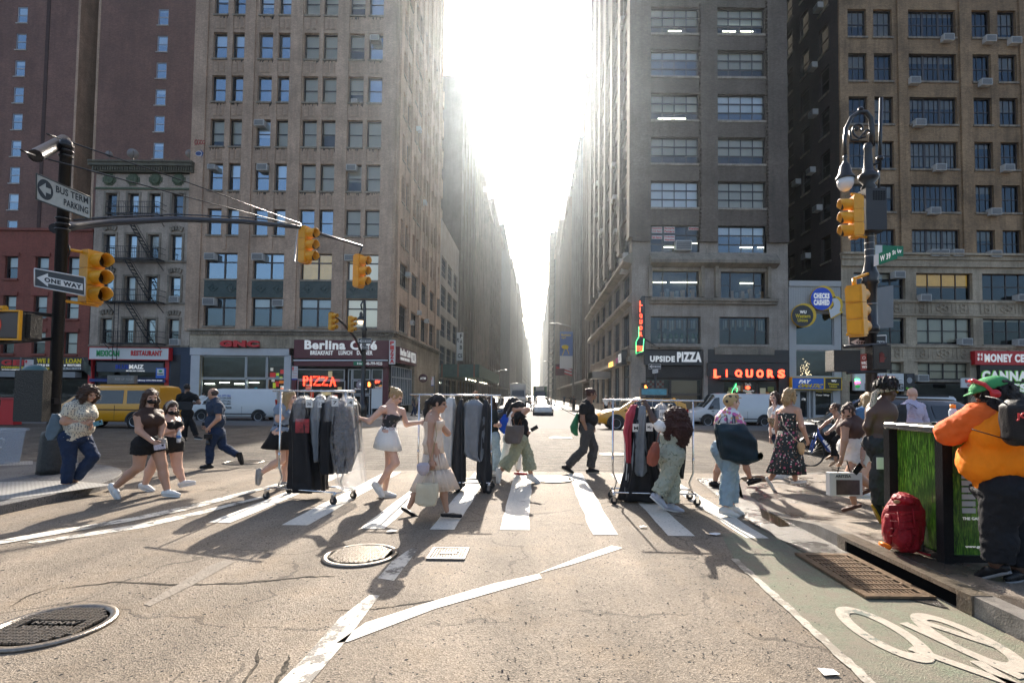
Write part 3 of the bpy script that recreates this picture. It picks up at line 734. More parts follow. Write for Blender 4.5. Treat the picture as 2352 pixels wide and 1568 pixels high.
q.build('ceiling_light',M_TUBE,D.t)
M_MAR=M('maroon_sign_panel',(.10,.012,.02),.35,var=.1,vs=2)
for px,kd in(((680,790,847,872),'none'),((680,790,873,955),'none'),((797,806,847,955),'none'),((808,849,847,872),'none'),((808,849,873,905),'none'),((810,828,907,955),'none'),((829,848,907,955),'none'),((852,878,847,872),'none'),((852,878,873,955),'none')):
 shopfront(D,px,M_ALU,G_SHOP,kd)
q=MB();pbox(q,(879,892,840,955),FY-.05,FY+.1);pbox(q,(668,679,840,955),FY-.05,FY+.1);q.build('maroon_pilaster',M_MAR,D.t)
r_=pxr(685,790,848,945,FY);lit_items(D.t,r_[0],r_[1],FY+.6,r_[2],r_[3],14,[('cream',(.6,.5,.3)),('redd',(.5,.05,.02)),('pale',(.5,.5,.45))])
r_=pxr(853,878,888,935,FY);lit_items(D.t,r_[0],r_[1],FY+.3,r_[2],r_[3],30,[('tan',(.6,.4,.2)),('redd',(.5,.05,.02)),('food',(.6,.3,.1))],'menu_board')
for k in range(5):
 D.window('x',XC,1,FY+.5+k*1.35,FY+1.8+k*1.35,GZ+.7,3.9,'shop',.1,M_ALU,G_SHOP,name='shop_window')
q=MB();
for k in range(7):q.box(XC+.0,XC+.05,FY+4.2,FY+7,4.0+k*.1,4.05+k*.1)
q.build('louvre',M('louvre_metal',(.12,.11,.1),.5,.5),D.t)
D.done()
# ---------- signs fixed on facades
def board(name,label,px,Y=FY-.2,mat=None,th=.15,rim=None,cat='shop sign',group=None):
 r_=pxr(*px,Y);t=thing(name,label,cat,((r_[0]+r_[1])/2,Y,r_[2]),0,group);w2=(r_[1]-r_[0])/2;h=r_[3]-r_[2]
 q=MB();q.box(-w2,w2,0,th,0,h);q.build('panel',mat,t)
 if rim:
  q=MB();e=.06;q.box(-w2-e,w2+e,-.02,th,-e,0);q.box(-w2-e,w2+e,-.02,th,h,h+e);q.box(-w2-e,-w2,-.02,th,0,h);q.box(w2,w2+e,-.02,th,0,h);q.build('rim',rim,t)
 t['_Y']=Y;return t
def put(t,body,px,mat,bold=.02,th=.03,slant=0.0,name='lettering',Yo=None):
 Y=(t['_Y']if Yo is None else Yo)-.004;r_=pxr(*px,Y);L=t.location
 return txt(body,(r_[0]-L.x,Y-L.y,r_[2]-L.z),(r_[1]-r_[0],0,0),(0,0,r_[3]-r_[2]),mat,t,bold,th,name,slant)
def shape(t,poly,mat,name='emblem',th=.02,Y=None,mi=0):
 Y=(t['_Y']if Y is None else Y)-.004;L=t.location;q=MB();pts=[PT(x,y,Y)for x,y in poly]
 q.prism([(p.x-L.x,p.z-L.z)for p in pts],'y',Y-L.y-th,Y-L.y,mi);return q.build(name,mat,t)
def disc(cx,cy,rx,ry,n_=28):return[(cx+rx*math.cos(2*math.pi*i/n_),cy+ry*math.sin(2*math.pi*i/n_))for i in range(n_)]
LW=M('white_lettering',(.75,.74,.70),.5,emit=.12);LR_=M('red_lettering',(.55,.02,.02),.5);LY=M('yellow_lettering',(.8,.58,.02),.5)
LG=M('green_lettering',(.02,.28,.08),.5);LK=M('black_lettering',(.015,.015,.015),.5);LB=M('blue_lettering',(.02,.06,.35),.5);LO=M('orange_lettering',(.8,.28,.02),.5)
SK=M('black_sign_panel',(.018,.018,.02),.35);SW=M('white_sign_panel',(.62,.61,.58),.45);SR=M('red_sign_panel',(.5,.02,.025),.4);SB=M('blue_sign_panel',(.02,.12,.5),.4)
NEON=M('red_neon_tube',(1.0,.05,.02),.5,emit=3.2);NEONG=M('green_neon_tube',(.1,1.0,.3),.5,emit=1.5)
L3D=M('red_3d_letters',(.55,.015,.02),.35)
t=board('shop_sign','maroon cafe sign with white Berlina lettering above the corner shop',(675,893,781,823),FY-.55,M_MAR,.5)
put(t,'Berlina Café',(700,866,781.5,803),LW,.035,.06);put(t,'BREAKFAST',(713,765,805,815),LW,.03);put(t,'LUNCH',(778,809,805,815),LW,.03);put(t,'DINNER',(820,856,805,815),LW,.03)
t=board('awning_valance','maroon awning strip with a phone number under the cafe sign',(675,892,829,841),FY-.7,M_MAR,.04,cat='awning')
put(t,'646-799-9525',(838,878,831,838),LW,.02,.01)
shape(t,[(675,826),(891,826),(891,828.5),(675,828.5)],M('white_awning_tube',(.7,.7,.7),.4),'rail',.08)
t=thing('shop_sign','red raised GNC letters on the pale stone fascia','shop sign',(PT(550,789,FY).x,FY-.3,PT(550,798,FY).z));t['_Y']=FY-.25
put(t,'GNC',(508,597,782,797),L3D,.07,.22)
q=MB();r_=pxr(508,597,787,799,FY);q.box(r_[0]-t.location.x,r_[1]-t.location.x,.16,.28,r_[2]-t.location.z,r_[2]-t.location.z+.12);q.build('raceway',SK,t)
t=board('vertical_sign','tall white sign spelling PIZZA downwards at the cafe corner',(894,907,781,836),FY-1.0,SW,.2)
for i,ch in enumerate('PIZZA'):put(t,ch,(896,905,783+i*10.4,792+i*10.4),LR_,.05,.02)
t=thing('shop_sign','maroon cafe sign wrapped round the corner onto the side street','shop sign',(XC+.5,FY+3.4,4.3))
q=MB();q.box(-.4,0,-3.0,3.1,-.15,1.15);q.build('panel',M_MAR,t)
txt('Berlina Café',(.004,-2.8,.45),(0,3.4,0),(0,0,.6),LW,t,.03,.03);txt('PIZZA',(.004,.9,.1),(0,1.9,0),(0,0,.9),LW,t,.03,.03);txt('BREAKFAST LUNCH DINNER',(.004,-2.7,.08),(0,3.1,0),(0,0,.25),LW,t,.03,.02)
t=thing('neon_sign','red neon PIZZA sign glowing in the cafe window','neon sign',PT(730,885,FY+.1));t['_Y']=FY+.1
q=MB();L=t.location
def npoly(px_,y_=FY+.08):q.tube([PT(x,y,y_)-L for x,y in px_],.02,5)
for o in(0,2.2):
 npoly([(697+o,886),(697+o,864),(705,864+o/2),(708-o,869),(705,874),(697+o,874)])
 npoly([(713+o,864),(713+o,886)])
 npoly([(719,864+o),(734,864+o),(720,885-o),(736,885-o)]);npoly([(738,865+o),(752,865+o),(739,885-o),(753,885-o)])
 npoly([(757+o,887),(764,865+o),(771-o,887)]);npoly([(760,878),(769,878)])
q.build('neon_tube',NEON,t)
t=thing('neon_sign','small red neon OPEN sign to the right of the cafe door','neon sign',PT(867,877,FY+.1));t['_Y']=FY+.1
put(t,'EIV',(862,872,874,880),NEON,.01,.02)
t=thing('round_emblem','round maroon cafe emblem with a cup in the door window','emblem',PT(829,885,FY+.05));t['_Y']=FY+.08
shape(t,disc(829,884,11.5,12),M('emblem_maroon',(.09,.03,.04),.5),'disc',.02);shape(t,disc(829,884,10,10.5),M('emblem_grey',(.3,.25,.27),.5),'inner_ring',.025)
shape(t,disc(829,882,4,3),LW,'cup',.03);shape(t,[(812,890),(845,889),(845,895),(812,896)],MATS['emblem_maroon'],'ribbon',.035);put(t,'Berlina Café',(815,843,890.5,894.5),LW,.01,.04)
put(board('menu_poster','pale vertical menu poster beside the cafe door',(853,878,888,938),FY-.02,SW,.02,cat='poster'),'Berlina Cafe',(855,876,889,892),LR_,.01,.005)
t=thing('graffiti_tag','red bubble graffiti scrawl on the left edge of the loft building','graffiti',(PT(460,328,FY-.15).x,FY-.15,PT(460,328,FY).z))
q=MB();L=t.location
for k in range(4):
 q.tube([PT(450+k*6+2.6*math.cos(a),327+6*math.sin(a)*(1-.1*k),FY-.146)-L for a in[i*.7 for i in range(9)]],.035,4)
q.build('scrawl',M('graffiti_red',(.4,.07,.06),.8),t)
t=thing('graffiti_tag','blue and white painted figure on the brick beneath the red scrawl','graffiti',(PT(460,352,FY-.15).x,FY-.15,PT(460,352,FY).z));t['_Y']=FY-.145
shape(t,disc(457,353,8,6),M('graffiti_white',(.5,.5,.55),.8),'outline',.006);shape(t,disc(456,353,6.5,4.5),M('graffiti_blue',(.05,.08,.2),.8),'fill',.012);shape(t,[(460,342),(468,352),(462,364),(464,352)],MATS['graffiti_blue'],'fill',.01)
# ---------- C: narrow cream brick tenement with fire escape
Cb=Building('tenement_building','narrow cream brick tenement with black fire escapes and a green cornice')
W=Cb.frame('y',FY);x0,x1=PT(213,600,FY).x,PT(441.5,600,FY).x;zt=PT(320,400,FY).z;zs=PT(320,798,FY).z
ccols=[(238,264),(289,314),(339,364),(391,417)];crows=[(445,498),(539,597),(635,692),(732,790)]
ch=[(PT(a,600,FY).x,PT(b_,600,FY).x,PT(320,d,FY).z,PT(320,c,FY).z)for c,d in crows for a,b_ in ccols]
Cb.wall(W,x0,x1,zs,zt,ch,.3,B_CREAM)
for i,h_ in enumerate(ch):Cb.window('y',FY,1,*h_,'dh',.2,gl=G_SKY if i%3 else G_DARK,blind=(0,.5,.35,0,.9,.9,.5,.5,.4,.9,0,.3,.4,.5,.5,.45)[i])
q=MB();q2=MB()
for k,h_ in enumerate(ch):
 q.box(h_[0]-.16,h_[0]-.005,FY-.07,FY-.002,h_[2]-.1,h_[3]+.15);q.box(h_[1]+.005,h_[1]+.16,FY-.07,FY-.002,h_[2]-.1,h_[3]+.15);q.box(h_[0]-.004,h_[1]+.004,FY-.09,FY-.002,h_[3]+.002,h_[3]+.15)
 if k%4 in(0,3)and k>3:
  c=(h_[0]+h_[1])/2;
  for i in range(5):
   a=R(150-i*30);q.obox((c+math.cos(a)*.45-.08,FY-.14,h_[3]+.17+math.sin(a)*.22),(.17,0,0),(math.cos(a)*.12,0,.34),(0,.13,0))
q.build('window_surround',S_TRIM,Cb.t)
q=MB()
for ya in(498,597,692.5,790.5):z=PT(320,ya,FY).z;q.box(x0,x1,FY-.12,FY-.0025,z-.2,z-.06)
q.build('string_course',S_TRIM,Cb.t)
M_CORN=M('green_black_cornice',(.12,.11,.075),.7,var=.4,vs=3);M_COPG=M('copper_green',(.085,.11,.06),.7,var=.3,vs=5)
q=MB();zz=PT(320,398,FY).z;q.box(x0-.15,x1,FY-.3,FY+.3,zz,zz+.45);q.box(x0-.35,x1+.0,FY-.5,FY+.3,zz+.45,zz+.72);q.box(x0-.3,x1+.02,FY-.6,FY+.3,zz+.72,zz+.85)
x=x0
while x<x1-.1:q.box(x,x+.09,FY-.42,FY-.302,zz+.1,zz+.4);x+=.2
q.build('cornice',M_CORN,Cb.t)
for cx in(252,306,358,411):
 q=MB();p=PT(cx,413,FY);
 for k in range(3):w_=.55-.14*k;q.box(p.x-w_,p.x+w_,FY-.05-.01*k,FY-.003,p.z-.2-.14*k,p.z+.2+.14*k)
 q.lathe((0,0,0),[(.4,0),(.4,.05),(.28,.09),(.2,.05),(.12,.11),(.01,.12)],14);k0=len(q.v)-14*6
 q.v[k0:]=[(p.x+v[0],FY-.07-v[2],p.z+v[1])for v in q.v[k0:]]
 q.build('rosette',M_COPG,Cb.t)
q=MB();z=PT(320,433,FY).z;q.box(x0,x1,FY-.1,FY-.002,z-.1,z+.05);q.build('copper_band',M_COPG,Cb.t)
Cb.core(x0+.02,x1-.02,FY+.7,FY+13,GZ,zt-.1);Cb.box('roof',MATS['roof_felt'],x0,x1,FY+.3,FY+13,zt,zt+.1);Cb.box('side_wall',B_CREAM,x0-.0,x0+.01,FY+.01,FY+13,GZ,zt)
M_FE=M('black_iron',(.014,.014,.016),.5,.2)
fl=[(494,255,372),(596,252,370),(694,250,370),(789,248,372)];lastz=None
for k,(y_,xa,xb)in enumerate(fl):
 z=PT(310,y_,FY-.6).z;a,b_=PT(xa,y_,FY-.5).x,PT(xb,y_,FY-.5).x
 q=MB();q.box(a,b_,FY-1.05,FY-1.0,z-.06,z+.04);q.box(a,a+.05,FY-1.0,FY,z-.06,z+.04);q.box(b_-.05,b_,FY-1.0,FY,z-.06,z+.04)
 x=a
 while x<b_-.05:q.box(x+.052,x+.075,FY-1.0,FY-.0,z-.02,z+.01);x+=.16
 q.build('fire_escape_platform',M_FE,Cb.t)
 q=MB();
 for zz in(.5,.95):q.box(a,b_,FY-1.04,FY-1.015,z+zz,z+zz+.035);q.box(a,a+.03,FY-1.0,FY,z+zz,z+zz+.03);q.box(b_-.03,b_,FY-1.0,FY,z+zz,z+zz+.03)
 x=a
 while x<b_:q.box(x,x+.018,FY-1.035,FY-1.02,z+.04,z+.95);x+=.14
 for xx in(a+.1,b_-.1):q.tube([(xx,FY-.95,z-.08),(xx,FY-.05,z-.75)],.03,5)
 q.build('fire_escape_railing',M_FE,Cb.t)
 if lastz is not None:
  xa_,xb_=PT(290,y_,FY-.5).x,PT(352,y_,FY-.5).x;q=MB()
  for yo in(FY-.95,FY-.4):q.tube([(xa_,yo,lastz),(xb_,yo,z+.05)],.04,4)
  for i in range(1,12):t_=i/12;q.box(xa_+(xb_-xa_)*t_-.1,xa_+(xb_-xa_)*t_+.1,FY-.93,FY-.42,lastz+(z-lastz)*t_-.015,lastz+(z-lastz)*t_+.01)
  q.tube([(xa_,FY-.97,lastz+.9),(xb_,FY-.97,z+.9)],.02,4)
  q.build('fire_escape_stair',M_FE,Cb.t)
 lastz=z
q=MB()
for xx in(263,273):
 p=PT(xx,700,FY-.9);q.tube([(p.x,FY-.9,4.0),(p.x,FY-.9,PT(xx,700,FY).z)],.025,5)
for i in range(14):z=4.1+i*.3;q.box(PT(263,700,FY-.9).x,PT(273,700,FY-.9).x,FY-.91,FY-.89,z,z+.02)
q.build('drop_ladder',M_FE,Cb.t)
for x_,y_ in((398,687),(399,785)):ac(Cb.t,PT(x_,y_,FY-.3),.75,.5,.5)
for x_ in(305,437,250):
 t=thing('satellite_dish',{305:'large grey satellite dish on the tenement roof',437:'smaller satellite dish at the right end of the tenement cornice',250:'low dish peeking over the left of the tenement cornice'}[x_],'satellite dish',PT(x_,368,FY+.6),0,'dishes on the tenement roof')
 q=MB();s={305:.42,437:.36,250:.25}[x_];q.lathe((0,0,0),[(.02,.0),(s*.5,.03),(s,.13),(s,.15),(s*.5,.06),(.02,.03)],16);o=q.build('reflector',M('dish_grey',(.2,.2,.21),.5),t);o.rotation_euler=(R(-60),0,R(40));o.location=(0,0,.5)
 q=MB();q.tube([(0,.1,-.4),(0,0,.45)],.03,6);q.tube([(0,0,.5),(.3,-.35,.6)],.015,5);q.ball((.3,-.35,.6),.05,6);q.build('mast',M_FRM,t)
M_NAVY=M('navy_painted_timber',(.03,.045,.075),.6,var=.15)
q=MB();pbox(q,(386,441,797,960),FY-.06,FY+.2);q.build('doorway_surround',M_NAVY,Cb.t)
q=MB();pbox(q,(392,414,815,960),FY-.07,FY-.061);q.build('door',M('dark_door',(.012,.014,.02),.4),Cb.t)
q=MB();pbox(q,(203,212,826,960),FY-.1,FY+.2);pbox(q,(379,388,826,960),FY-.1,FY+.2);q.build('red_pilaster',SR,Cb.t)
for px in((212,290,838,868),(291,379,838,868),(212,290,870,945),(291,379,870,945)):shopfront(Cb,px,M_NAVY,G_SHOP,'none')
Cb.done()
t=board('shop_sign','white Mexican restaurant sign framed in red over the tenement shop',(205,387,799,825),FY-.5,SW,.4,SR)
put(t,'MEXICAN',(222,274,804,818),LG,.045,.03);put(t,'RESTAURANT',(301,372,805,817),LR_,.045,.03)
t=board('window_sign','BLUE MAIZ lettering panel over the restaurant window',(222,375,832,854),FY-.22,M('restaurant_window_panel',(.06,.075,.09),.4),.06)
put(t,'BLUE',(266,296,837,847),LB,.04);put(t,'MAIZ',(297,330,837,847),LW,.04);put(t,'MEXICAN CUISINE',(290,333,850,853),LW,.02)
t=board('hanging_sign','small square BLUEMAIZ sign hung out on a bracket',(358,379,845,868),FY-1.6,SB,.12);shape(t,[(361,847),(377,847),(377,862),(361,862)],SW,'face',.02);put(t,'BLUEMAIZ',(362,376,857,860),LK,.02,.03);shape(t,disc(369,852,4,2.5),LG,'emblem',.03)
t=board('delivery_sign','blue strip with delivery phone number under the restaurant window',(205,379,870,877),FY-.3,M('navy_sign',(.02,.04,.16),.5),.08);put(t,'We Delivery 212-704-2160',(300,373,871.5,875.5),LW,.02)
t=thing('flag','limp dark green white and red flag on a slanted pole by the restaurant','flag',PT(203,846,FY-.3))
q=MB();L=t.location;q.tube([(0,0,0),PT(190,822,FY-1.3)-L],.02,6);q.build('pole',M('flag_pole',(.3,.3,.3),.4),t)
q=MB();
for i,(a,b_)in enumerate((((192,825),(206,846)),((196,832),(206,856)),((200,838),(206,866)))):pass
pts=[[PT(192+j*4.2,826+j*4+i*6,FY-1.2+.08*math.sin(i+j*2))-L for j in range(5)]for i in range(5)]
q.ring(pts,0,False,False);o=q.build('cloth',[M('flag_cloth',(.08,.09,.07),.8,var=.6,vs=2)],t,fixn=False)
# ---------- B: low red painted building at far left
Bb=Building('low_red_building','low red painted building with stepped windows over the pawn shop')
W=Bb.frame('y',FY);x0,x1=PT(-180,600,FY).x,PT(211.5,600,FY).x;zt=PT(60,530,FY).z;zs=PT(60,820,FY).z
bc=[(-140,-110),(-65,-35),(9,39),(79,110),(152,183)];br=[(589,640),(679,731),(762,812)]
bh=[(PT(a,650,FY).x,PT(b_,650,FY).x,PT(60,d,FY).z,PT(60,c,FY).z)for c,d in br for a,b_ in bc]
Bb.wall(W,x0,x1,zs,zt,bh,.3,B_PAINTRED)
for i,h_ in enumerate(bh):Bb.window('y',FY,1,*h_,'dh',.2,gl=G_DARK,blind=(0,0,.45,.5,.95)[i%5])
q=MB()
for h_ in bh:q.box(h_[0]-.15,h_[1]+.15,FY-.12,FY-.002,h_[3],h_[3]+.3);q.box(h_[0]-.1,h_[1]+.1,FY-.12,FY+.15,h_[2]-.15,h_[2]-.002)
q.box(x0,x1,FY-.15,FY+.3,zt,zt+.2);q.build('lintels_and_sills',B_PAINTRED,Bb.t)
Bb.core(x0+.02,x1-.02,FY+.7,FY+12,GZ,zt-.1);Bb.box('roof',MATS['roof_felt'],x0,x1,FY+.3,FY+12,zt,zt+.15)
for px in((-20,60,870,945),(62,130,870,945),(132,200,870,945)):shopfront(Bb,px,M_FRM,G_SHOP,'none')
q=MB();pbox(q,(-60,185,853,866),FY-.5,FY+.1);q.build('shutter_box',M('grey_shutter',(.22,.22,.22),.5),Bb.t);Bb.done()
t=board('shop_sign','black pawn shop sign with red letters at the far left edge',(-30,74,820,850),FY-.3,SK,.25);put(t,'GEM',(4,72,826,839),L3D,.05,.04);put(t,'PAWNBROKERS',(4,70,841,846),LY,.03);put(t,'WWW.GEMPAWN.COM',(4,70,847.5,850),LW,.02)
t=board('shop_sign','black WE BUY and LOAN sign with yellow letters behind the signal pole',(75,203,820,850),FY-.35,SK,.25)
put(t,'WE BUY & LOAN',(85,187,823,834),LY,.04);put(t,'GOLD DIAMONDS',(85,143,836,841),LW,.03);put(t,'WATCHES',(154,186,836,841),LW,.03);shape(t,[(146,844-7),(152,837),(149,842)],LW,'gem',.02)
shape(t,[(85,843.5),(113,843.5),(113,848.5),(85,848.5)],LY,'strip',.01);put(t,'PRESTO',(87,111,844.3,847.6),LK,.03,.03);shape(t,[(140,843.5),(186,843.5),(186,848.5),(140,848.5)],SW,'strip',.01);put(t,'212-730-1124',(142,184,844.3,847.6),LK,.03,.03)
# ---------- A: tall red brick tower behind the two low buildings
A=Building('red_brick_tower','very tall red brick building with few windows rising behind the low shops');A.sill=(.08,.1,.12,M('pale_sill',(.4,.38,.36),.7));AY=56.0;AH=75
W=A.frame('y',AY)
xa0,xa1,xb0,xb1=PT(-260,200,AY).x,PT(178,200,AY).x,PT(220,200,AY).x,PT(500,200,AY).x
h1,h2=[],[]
for k in range(-4,9):
 y_=16+61.3*k;x_=lambda b_:b_-(y_/370.)*9
 h1.append((PT(x_(35),200,AY).x,PT(x_(59),200,AY).x,PT(47,y_+37,AY).z,PT(47,y_,AY).z))
 if k<6:y2=y_+5;h2.append((PT(357,200,AY).x,PT(381,200,AY).x,PT(370,y2+37,AY).z,PT(370,y2,AY).z))
mx=sum(h[0]for h in h1)/len(h1);h1=[(mx,mx+1.13,h[2],h[3])for h in h1]
A.wall(W,xa0,xa1,0,AH,h1,.15,B_RED,'left_wing_wall');A.wall(W,xb0,xb1,0,AH,h2,.15,B_RED,'right_wing_wall')
for i,h_ in enumerate(h1+h2):A.window('y',AY,1,*h_,'dh',.06,M_FRW,G_SKY,(0,.3,.5,.2,.9,0,.45)[i%7]*.6)
q=MB();q.box(PT(100,200,AY).x,PT(108,200,AY).x,AY-.05,AY-.001,0,AH);q.build('recess_strip',M('shaded_recess_brick',(.07,.04,.035),.9,var=.3),A.t)  # raised strip coloured dark to stand for the shade of a shallow recess
q=MB();q.box(xa1-.25,xa1+.02,AY-.03,AY+9,0,AH);q.box(xb0-.02,xb0+.25,AY-.03,AY+9,0,AH);q.build('court_quoin',B_TAN,A.t)
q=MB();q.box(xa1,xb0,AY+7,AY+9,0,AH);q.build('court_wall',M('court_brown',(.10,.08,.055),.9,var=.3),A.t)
for k in range(9):
 z=PT(200,60+k*55.0,AY).z-2.6
 o=A.box('balcony',M_FE,(xa1+xb0)/2-.3,xb0-.05,AY+1.5,AY+5,z,z+.15)
 q=MB();
 for zz in(.5,1.0):q.box((xa1+xb0)/2-.3,xb0-.05,AY+1.5,AY+1.54,z+zz,z+zz+.04)
 for i in range(8):x_=(xa1+xb0)/2-.3+i*.16;q.box(x_,x_+.02,AY+1.5,AY+1.53,z+.15,z+1.0)
 q.build('railing',M_FE,A.t)
 r_=((xa1+xb0)/2-.35,(xa1+xb0)/2+.35);A.window('y',AY+6.9,1,r_[0],r_[1],z+.3,z+2,'dh',.02,M_FRM,G_DARK)
 if k%4!=3:A.box('court_lamp',M('warm_court_lamp',(1,.8,.45),.5,emit=3),r_[0]+.1,r_[0]+.5,AY+6.7,AY+6.8,z+1.75,z+1.87)
A.core(xa0+.02,xa1-.02,AY+.5,AY+12,0,AH-.1);A.core(xb0+.02,xb1,AY+.5,AY+12,0,AH-.1)
A.box('roof',MATS['roof_felt'],xa0,xb1,AY+.1,AY+12,AH,AH+.2);A.done()

# ---------- E: dark brick corner building on the right
E=Building('corner_brick_building','dark brown brick corner building with wide grid windows above the pizza and liquor shops');E.sill=(.05,.08,.18,S_GREY)
XR=7.75;E1=PT(1808,400,FY).x;EH=62;EB=75.0
W=E.frame('y',FY)
ecols=[(1495,1606),(1649,1759)]
erows=[(-186,-124),(-85,-24),(16.5,77.5),(115,176),(215,276),(315,376),(416,477),(518,580)]
def eh(a,b_,c,d):return(PT(a,350,FY).x,PT(b_,350,FY).x,PT(1620,d,FY).z,PT(1620,c,FY).z)
hs=[eh(a,b_,c,d)for c,d in erows for a,b_ in ecols]
lo=[eh(1499,1607,621,683),eh(1655,1759,622,684),eh(1495,1609,727,790),eh(1651,1764,727,790)]
zst=PT(1620,557,FY).z;zsh=PT(1620,803,FY).z
E.wall(W,XR,E1,zst,EH,hs,.4,B_DARK);E.wall(W,XR,E1,zsh,zst,lo+hs[-2:],.5,S_GREY,'stone_wall')
for i,h_ in enumerate(hs):E.window('y',FY,1,*h_,'grid',.25,gl=G_DIM if i%3 else G_DARK,blind=(.5,.6,.35,.5,.66,.55,.3,.62,.6,.66,.66,.64,.95,.95,0,.35)[i%16])
for i,h_ in enumerate(lo):E.window('y',FY,1,*h_,'pic',.35,gl=G_DIM,blind=0)
q=MB()
for a,b_ in((1608,1646),(1762,1806)):
 a_,c_=PT(a,350,FY).x,PT(b_,350,FY).x;q.box(a_,c_,FY-.28,FY-.003,zst,EH);z=zst
 while z<EH:q.box(a_-.09,a_-.001,FY-.27,FY-.02,z,z+.15);z+=.3
q.box(XR-.02,PT(1493,350,FY).x,FY-.28,FY-.003,zst,EH);q.build('piers',B_DARK,E.t)
q=MB();a_,b_=PT(1492,600,FY).x,PT(1783,600,FY).x;z1,z0=PT(1620,581,FY).z,PT(1620,604,FY).z
q.prism([(FY-.003,z1),(FY-.12,z1-.1),(FY-.75,z0+.1),(FY-.75,z0-.15),(FY-.003,z0-.4)],'x',a_,b_);
z=PT(1620,690,FY).z;q.box(a_,b_,FY-.4,FY-.003,z-.08,z+.14);q.box(a_,b_,FY-.25,FY-.003,z-.3,z-.081)
z=PT(1620,795,FY).z;q.box(PT(1495,600,FY).x,PT(1609,600,FY).x,FY-.2,FY-.003,z-.12,z);z=PT(1620,800,FY).z;q.box(PT(1640,600,FY).x,PT(1775,600,FY).x,FY-.18,FY-.003,z-.5,z+.1)
for x_ in(1492,1612,1644,1764):
 xx=PT(x_,600,FY).x;q.box(xx-.12,xx+.14,FY-.3,FY-.004,PT(1620,683,FY).z,PT(1620,612,FY).z)
q.build('stone_trim',S_TRIM,E.t)
q=MB()
for(x_,y_,w_)in((1496,655,40),(1655,660,50)):
 for i in range(7):p=PT(x_+20+i*12+rnd.uniform(-3,3),676,FY+.6);q.box(p.x,p.x+.3,p.y,p.y+.3,p.z-.3,p.z+rnd.uniform(0,.5),i%2)
q.build('boxes_inside',[M('cardboard',(.35,.22,.12),.8),M('shelf_grey',(.2,.2,.2),.8)],E.t)
q=MB()
for(x_,y_)in((1500,649),(1540,649),(1570,649),(1500,35),(1535,72),(1660,73),(1700,73),(1512,273),(1545,273),(1525,568),(1590,560),(1700,569),(1740,569),(1700,651)):
 p=PT(x_,y_,FY+.75);q.box(p.x,p.x+1.1,p.y,p.y+.05,p.z,p.z+.06)
q.build('ceiling_light',M_TUBE,E.t)
q=MB()
for i in range(34):p=PT(1510+(i%17)*5.5+(150 if i>16 else 0),735,FY+.7);q.box(p.x,p.x+.13,p.y,p.y+.04,p.z-rnd.uniform(.5,1.0),p.z,i%3)
for i in range(8):p=PT(1514+i*13,786,FY+.65);q.lathe((p.x,p.y,p.z),[(.1,0),(.14,.3)],8,3);q.ball((p.x,p.y,p.z+.5),(.16,.16,.25),6,4)
q.build('window_clutter',[M('lace_white',(.5,.5,.45),.8),M('fabric_brown',(.25,.14,.07),.8),M('fabric_grey',(.3,.3,.3),.8),M('pot_white',(.6,.6,.6),.5),M('houseplant_green',(.06,.12,.04),.7)],E.t)
WS=E.frame('x',XR,-1);sh=[]
zr_=[(PT(1620,d,FY).z,PT(1620,c,FY).z)for c,d in erows]
zl_=[(PT(1620,690,FY).z+.2,PT(1620,618,FY).z),(PT(1620,792,FY).z,PT(1620,712,FY).z)]
yy=FY+1.2
while yy<EB-4:
 for z0,z1 in zr_:sh.append((yy,yy+3.3,z0-.1,z1+.1))
 for z0,z1 in zl_:sh.append((yy,yy+3.6,z0,z1))
 sh.append((yy,yy+3.6,.6,4.3));yy+=5.1
zsplit=zst
E.wall(WS,FY,EB,zst,EH,[h for h in sh if h[2]>zst-1.9 and h[3]>zst+.5],.35,B_DARK,'side_wall');E.wall(WS,FY,EB,GZ,zst,[h for h in sh if h[2]<zst],.4,S_GREY,'side_stone_wall')
G_SIDE=glass_mat('grazing_bright_glass',(.5,.55,.6),.30,.03,.2)
E.cap=96
for h_ in sh:E.window('x',XR,-1,*h_,'grid' if h_[2]>zst-1.9 else('quad' if h_[2]>1 else 'shop'),.2,gl=G_SIDE,blind=0)
q=MB();yy=FY+1.2
while yy<EB:
 q.box(XR-.3,XR-.003,yy-1.55,yy-.25,zst+.3,EH)
 for z0,z1 in zr_:q.box(XR-.16,XR+.1,yy-.1,yy+3.4,z0-.35,z0-.12,0)
 yy+=5.1
q.build('side_piers',B_DARK,E.t)
q=MB();
for z_,w_ in((PT(1620,600,FY).z,.75),(PT(1620,692,FY).z,.4)):q.prism([(XR-.003,z_+.7),(XR-w_,z_+.12),(XR-w_,z_-.1),(XR-.003,z_-.3)],'y',FY-.2,EB)
q.box(XR-.3,XR-.003,FY-.2,EB,4.4,4.8);q.build('side_ledges',S_TRIM,E.t)
rr=random.Random(3)
for k in range(13):
 y_=FY+2.0+5.1*rr.randint(0,4)+rr.choice((0,1.1,2.0));z0,z1=rr.choice(zr_[1:]);ac(E.t,(XR-.4,y_,z0+.22),.62,.42,.4,(-1,0))
ac(E.t,(XR-.55,FY+2.5,zl_[0][1]+.6),.9,.8,.6,(-1,0));ac(E.t,PT(1571,578-15,FY-.3),1.3,.8,.6)
E.core(XR+.9,E1-.02,FY+.9,EB-.3,GZ,EH-.2);E.box('roof',MATS['roof_felt'],XR,E1,FY,EB,EH,EH+.3)
q=MB();pbox(q,(1448,1482,803,960),FY-.12,FY+.4);pbox(q,(1615,1625,803,960),FY-.1,FY+.3);q.build('corner_pier',S_GREY,E.t)
q=MB();pbox(q,(1625,1811,803,833),FY-.1,FY+.3);pbox(q,(1625,1660,862,960),FY-.1,FY+.3);pbox(q,(1788,1811,833,960),FY-.1,FY+.3);q.build('black_shop_surround',M('black_shop_tile',(.022,.02,.02),.35,var=.2),E.t)
q=MB()
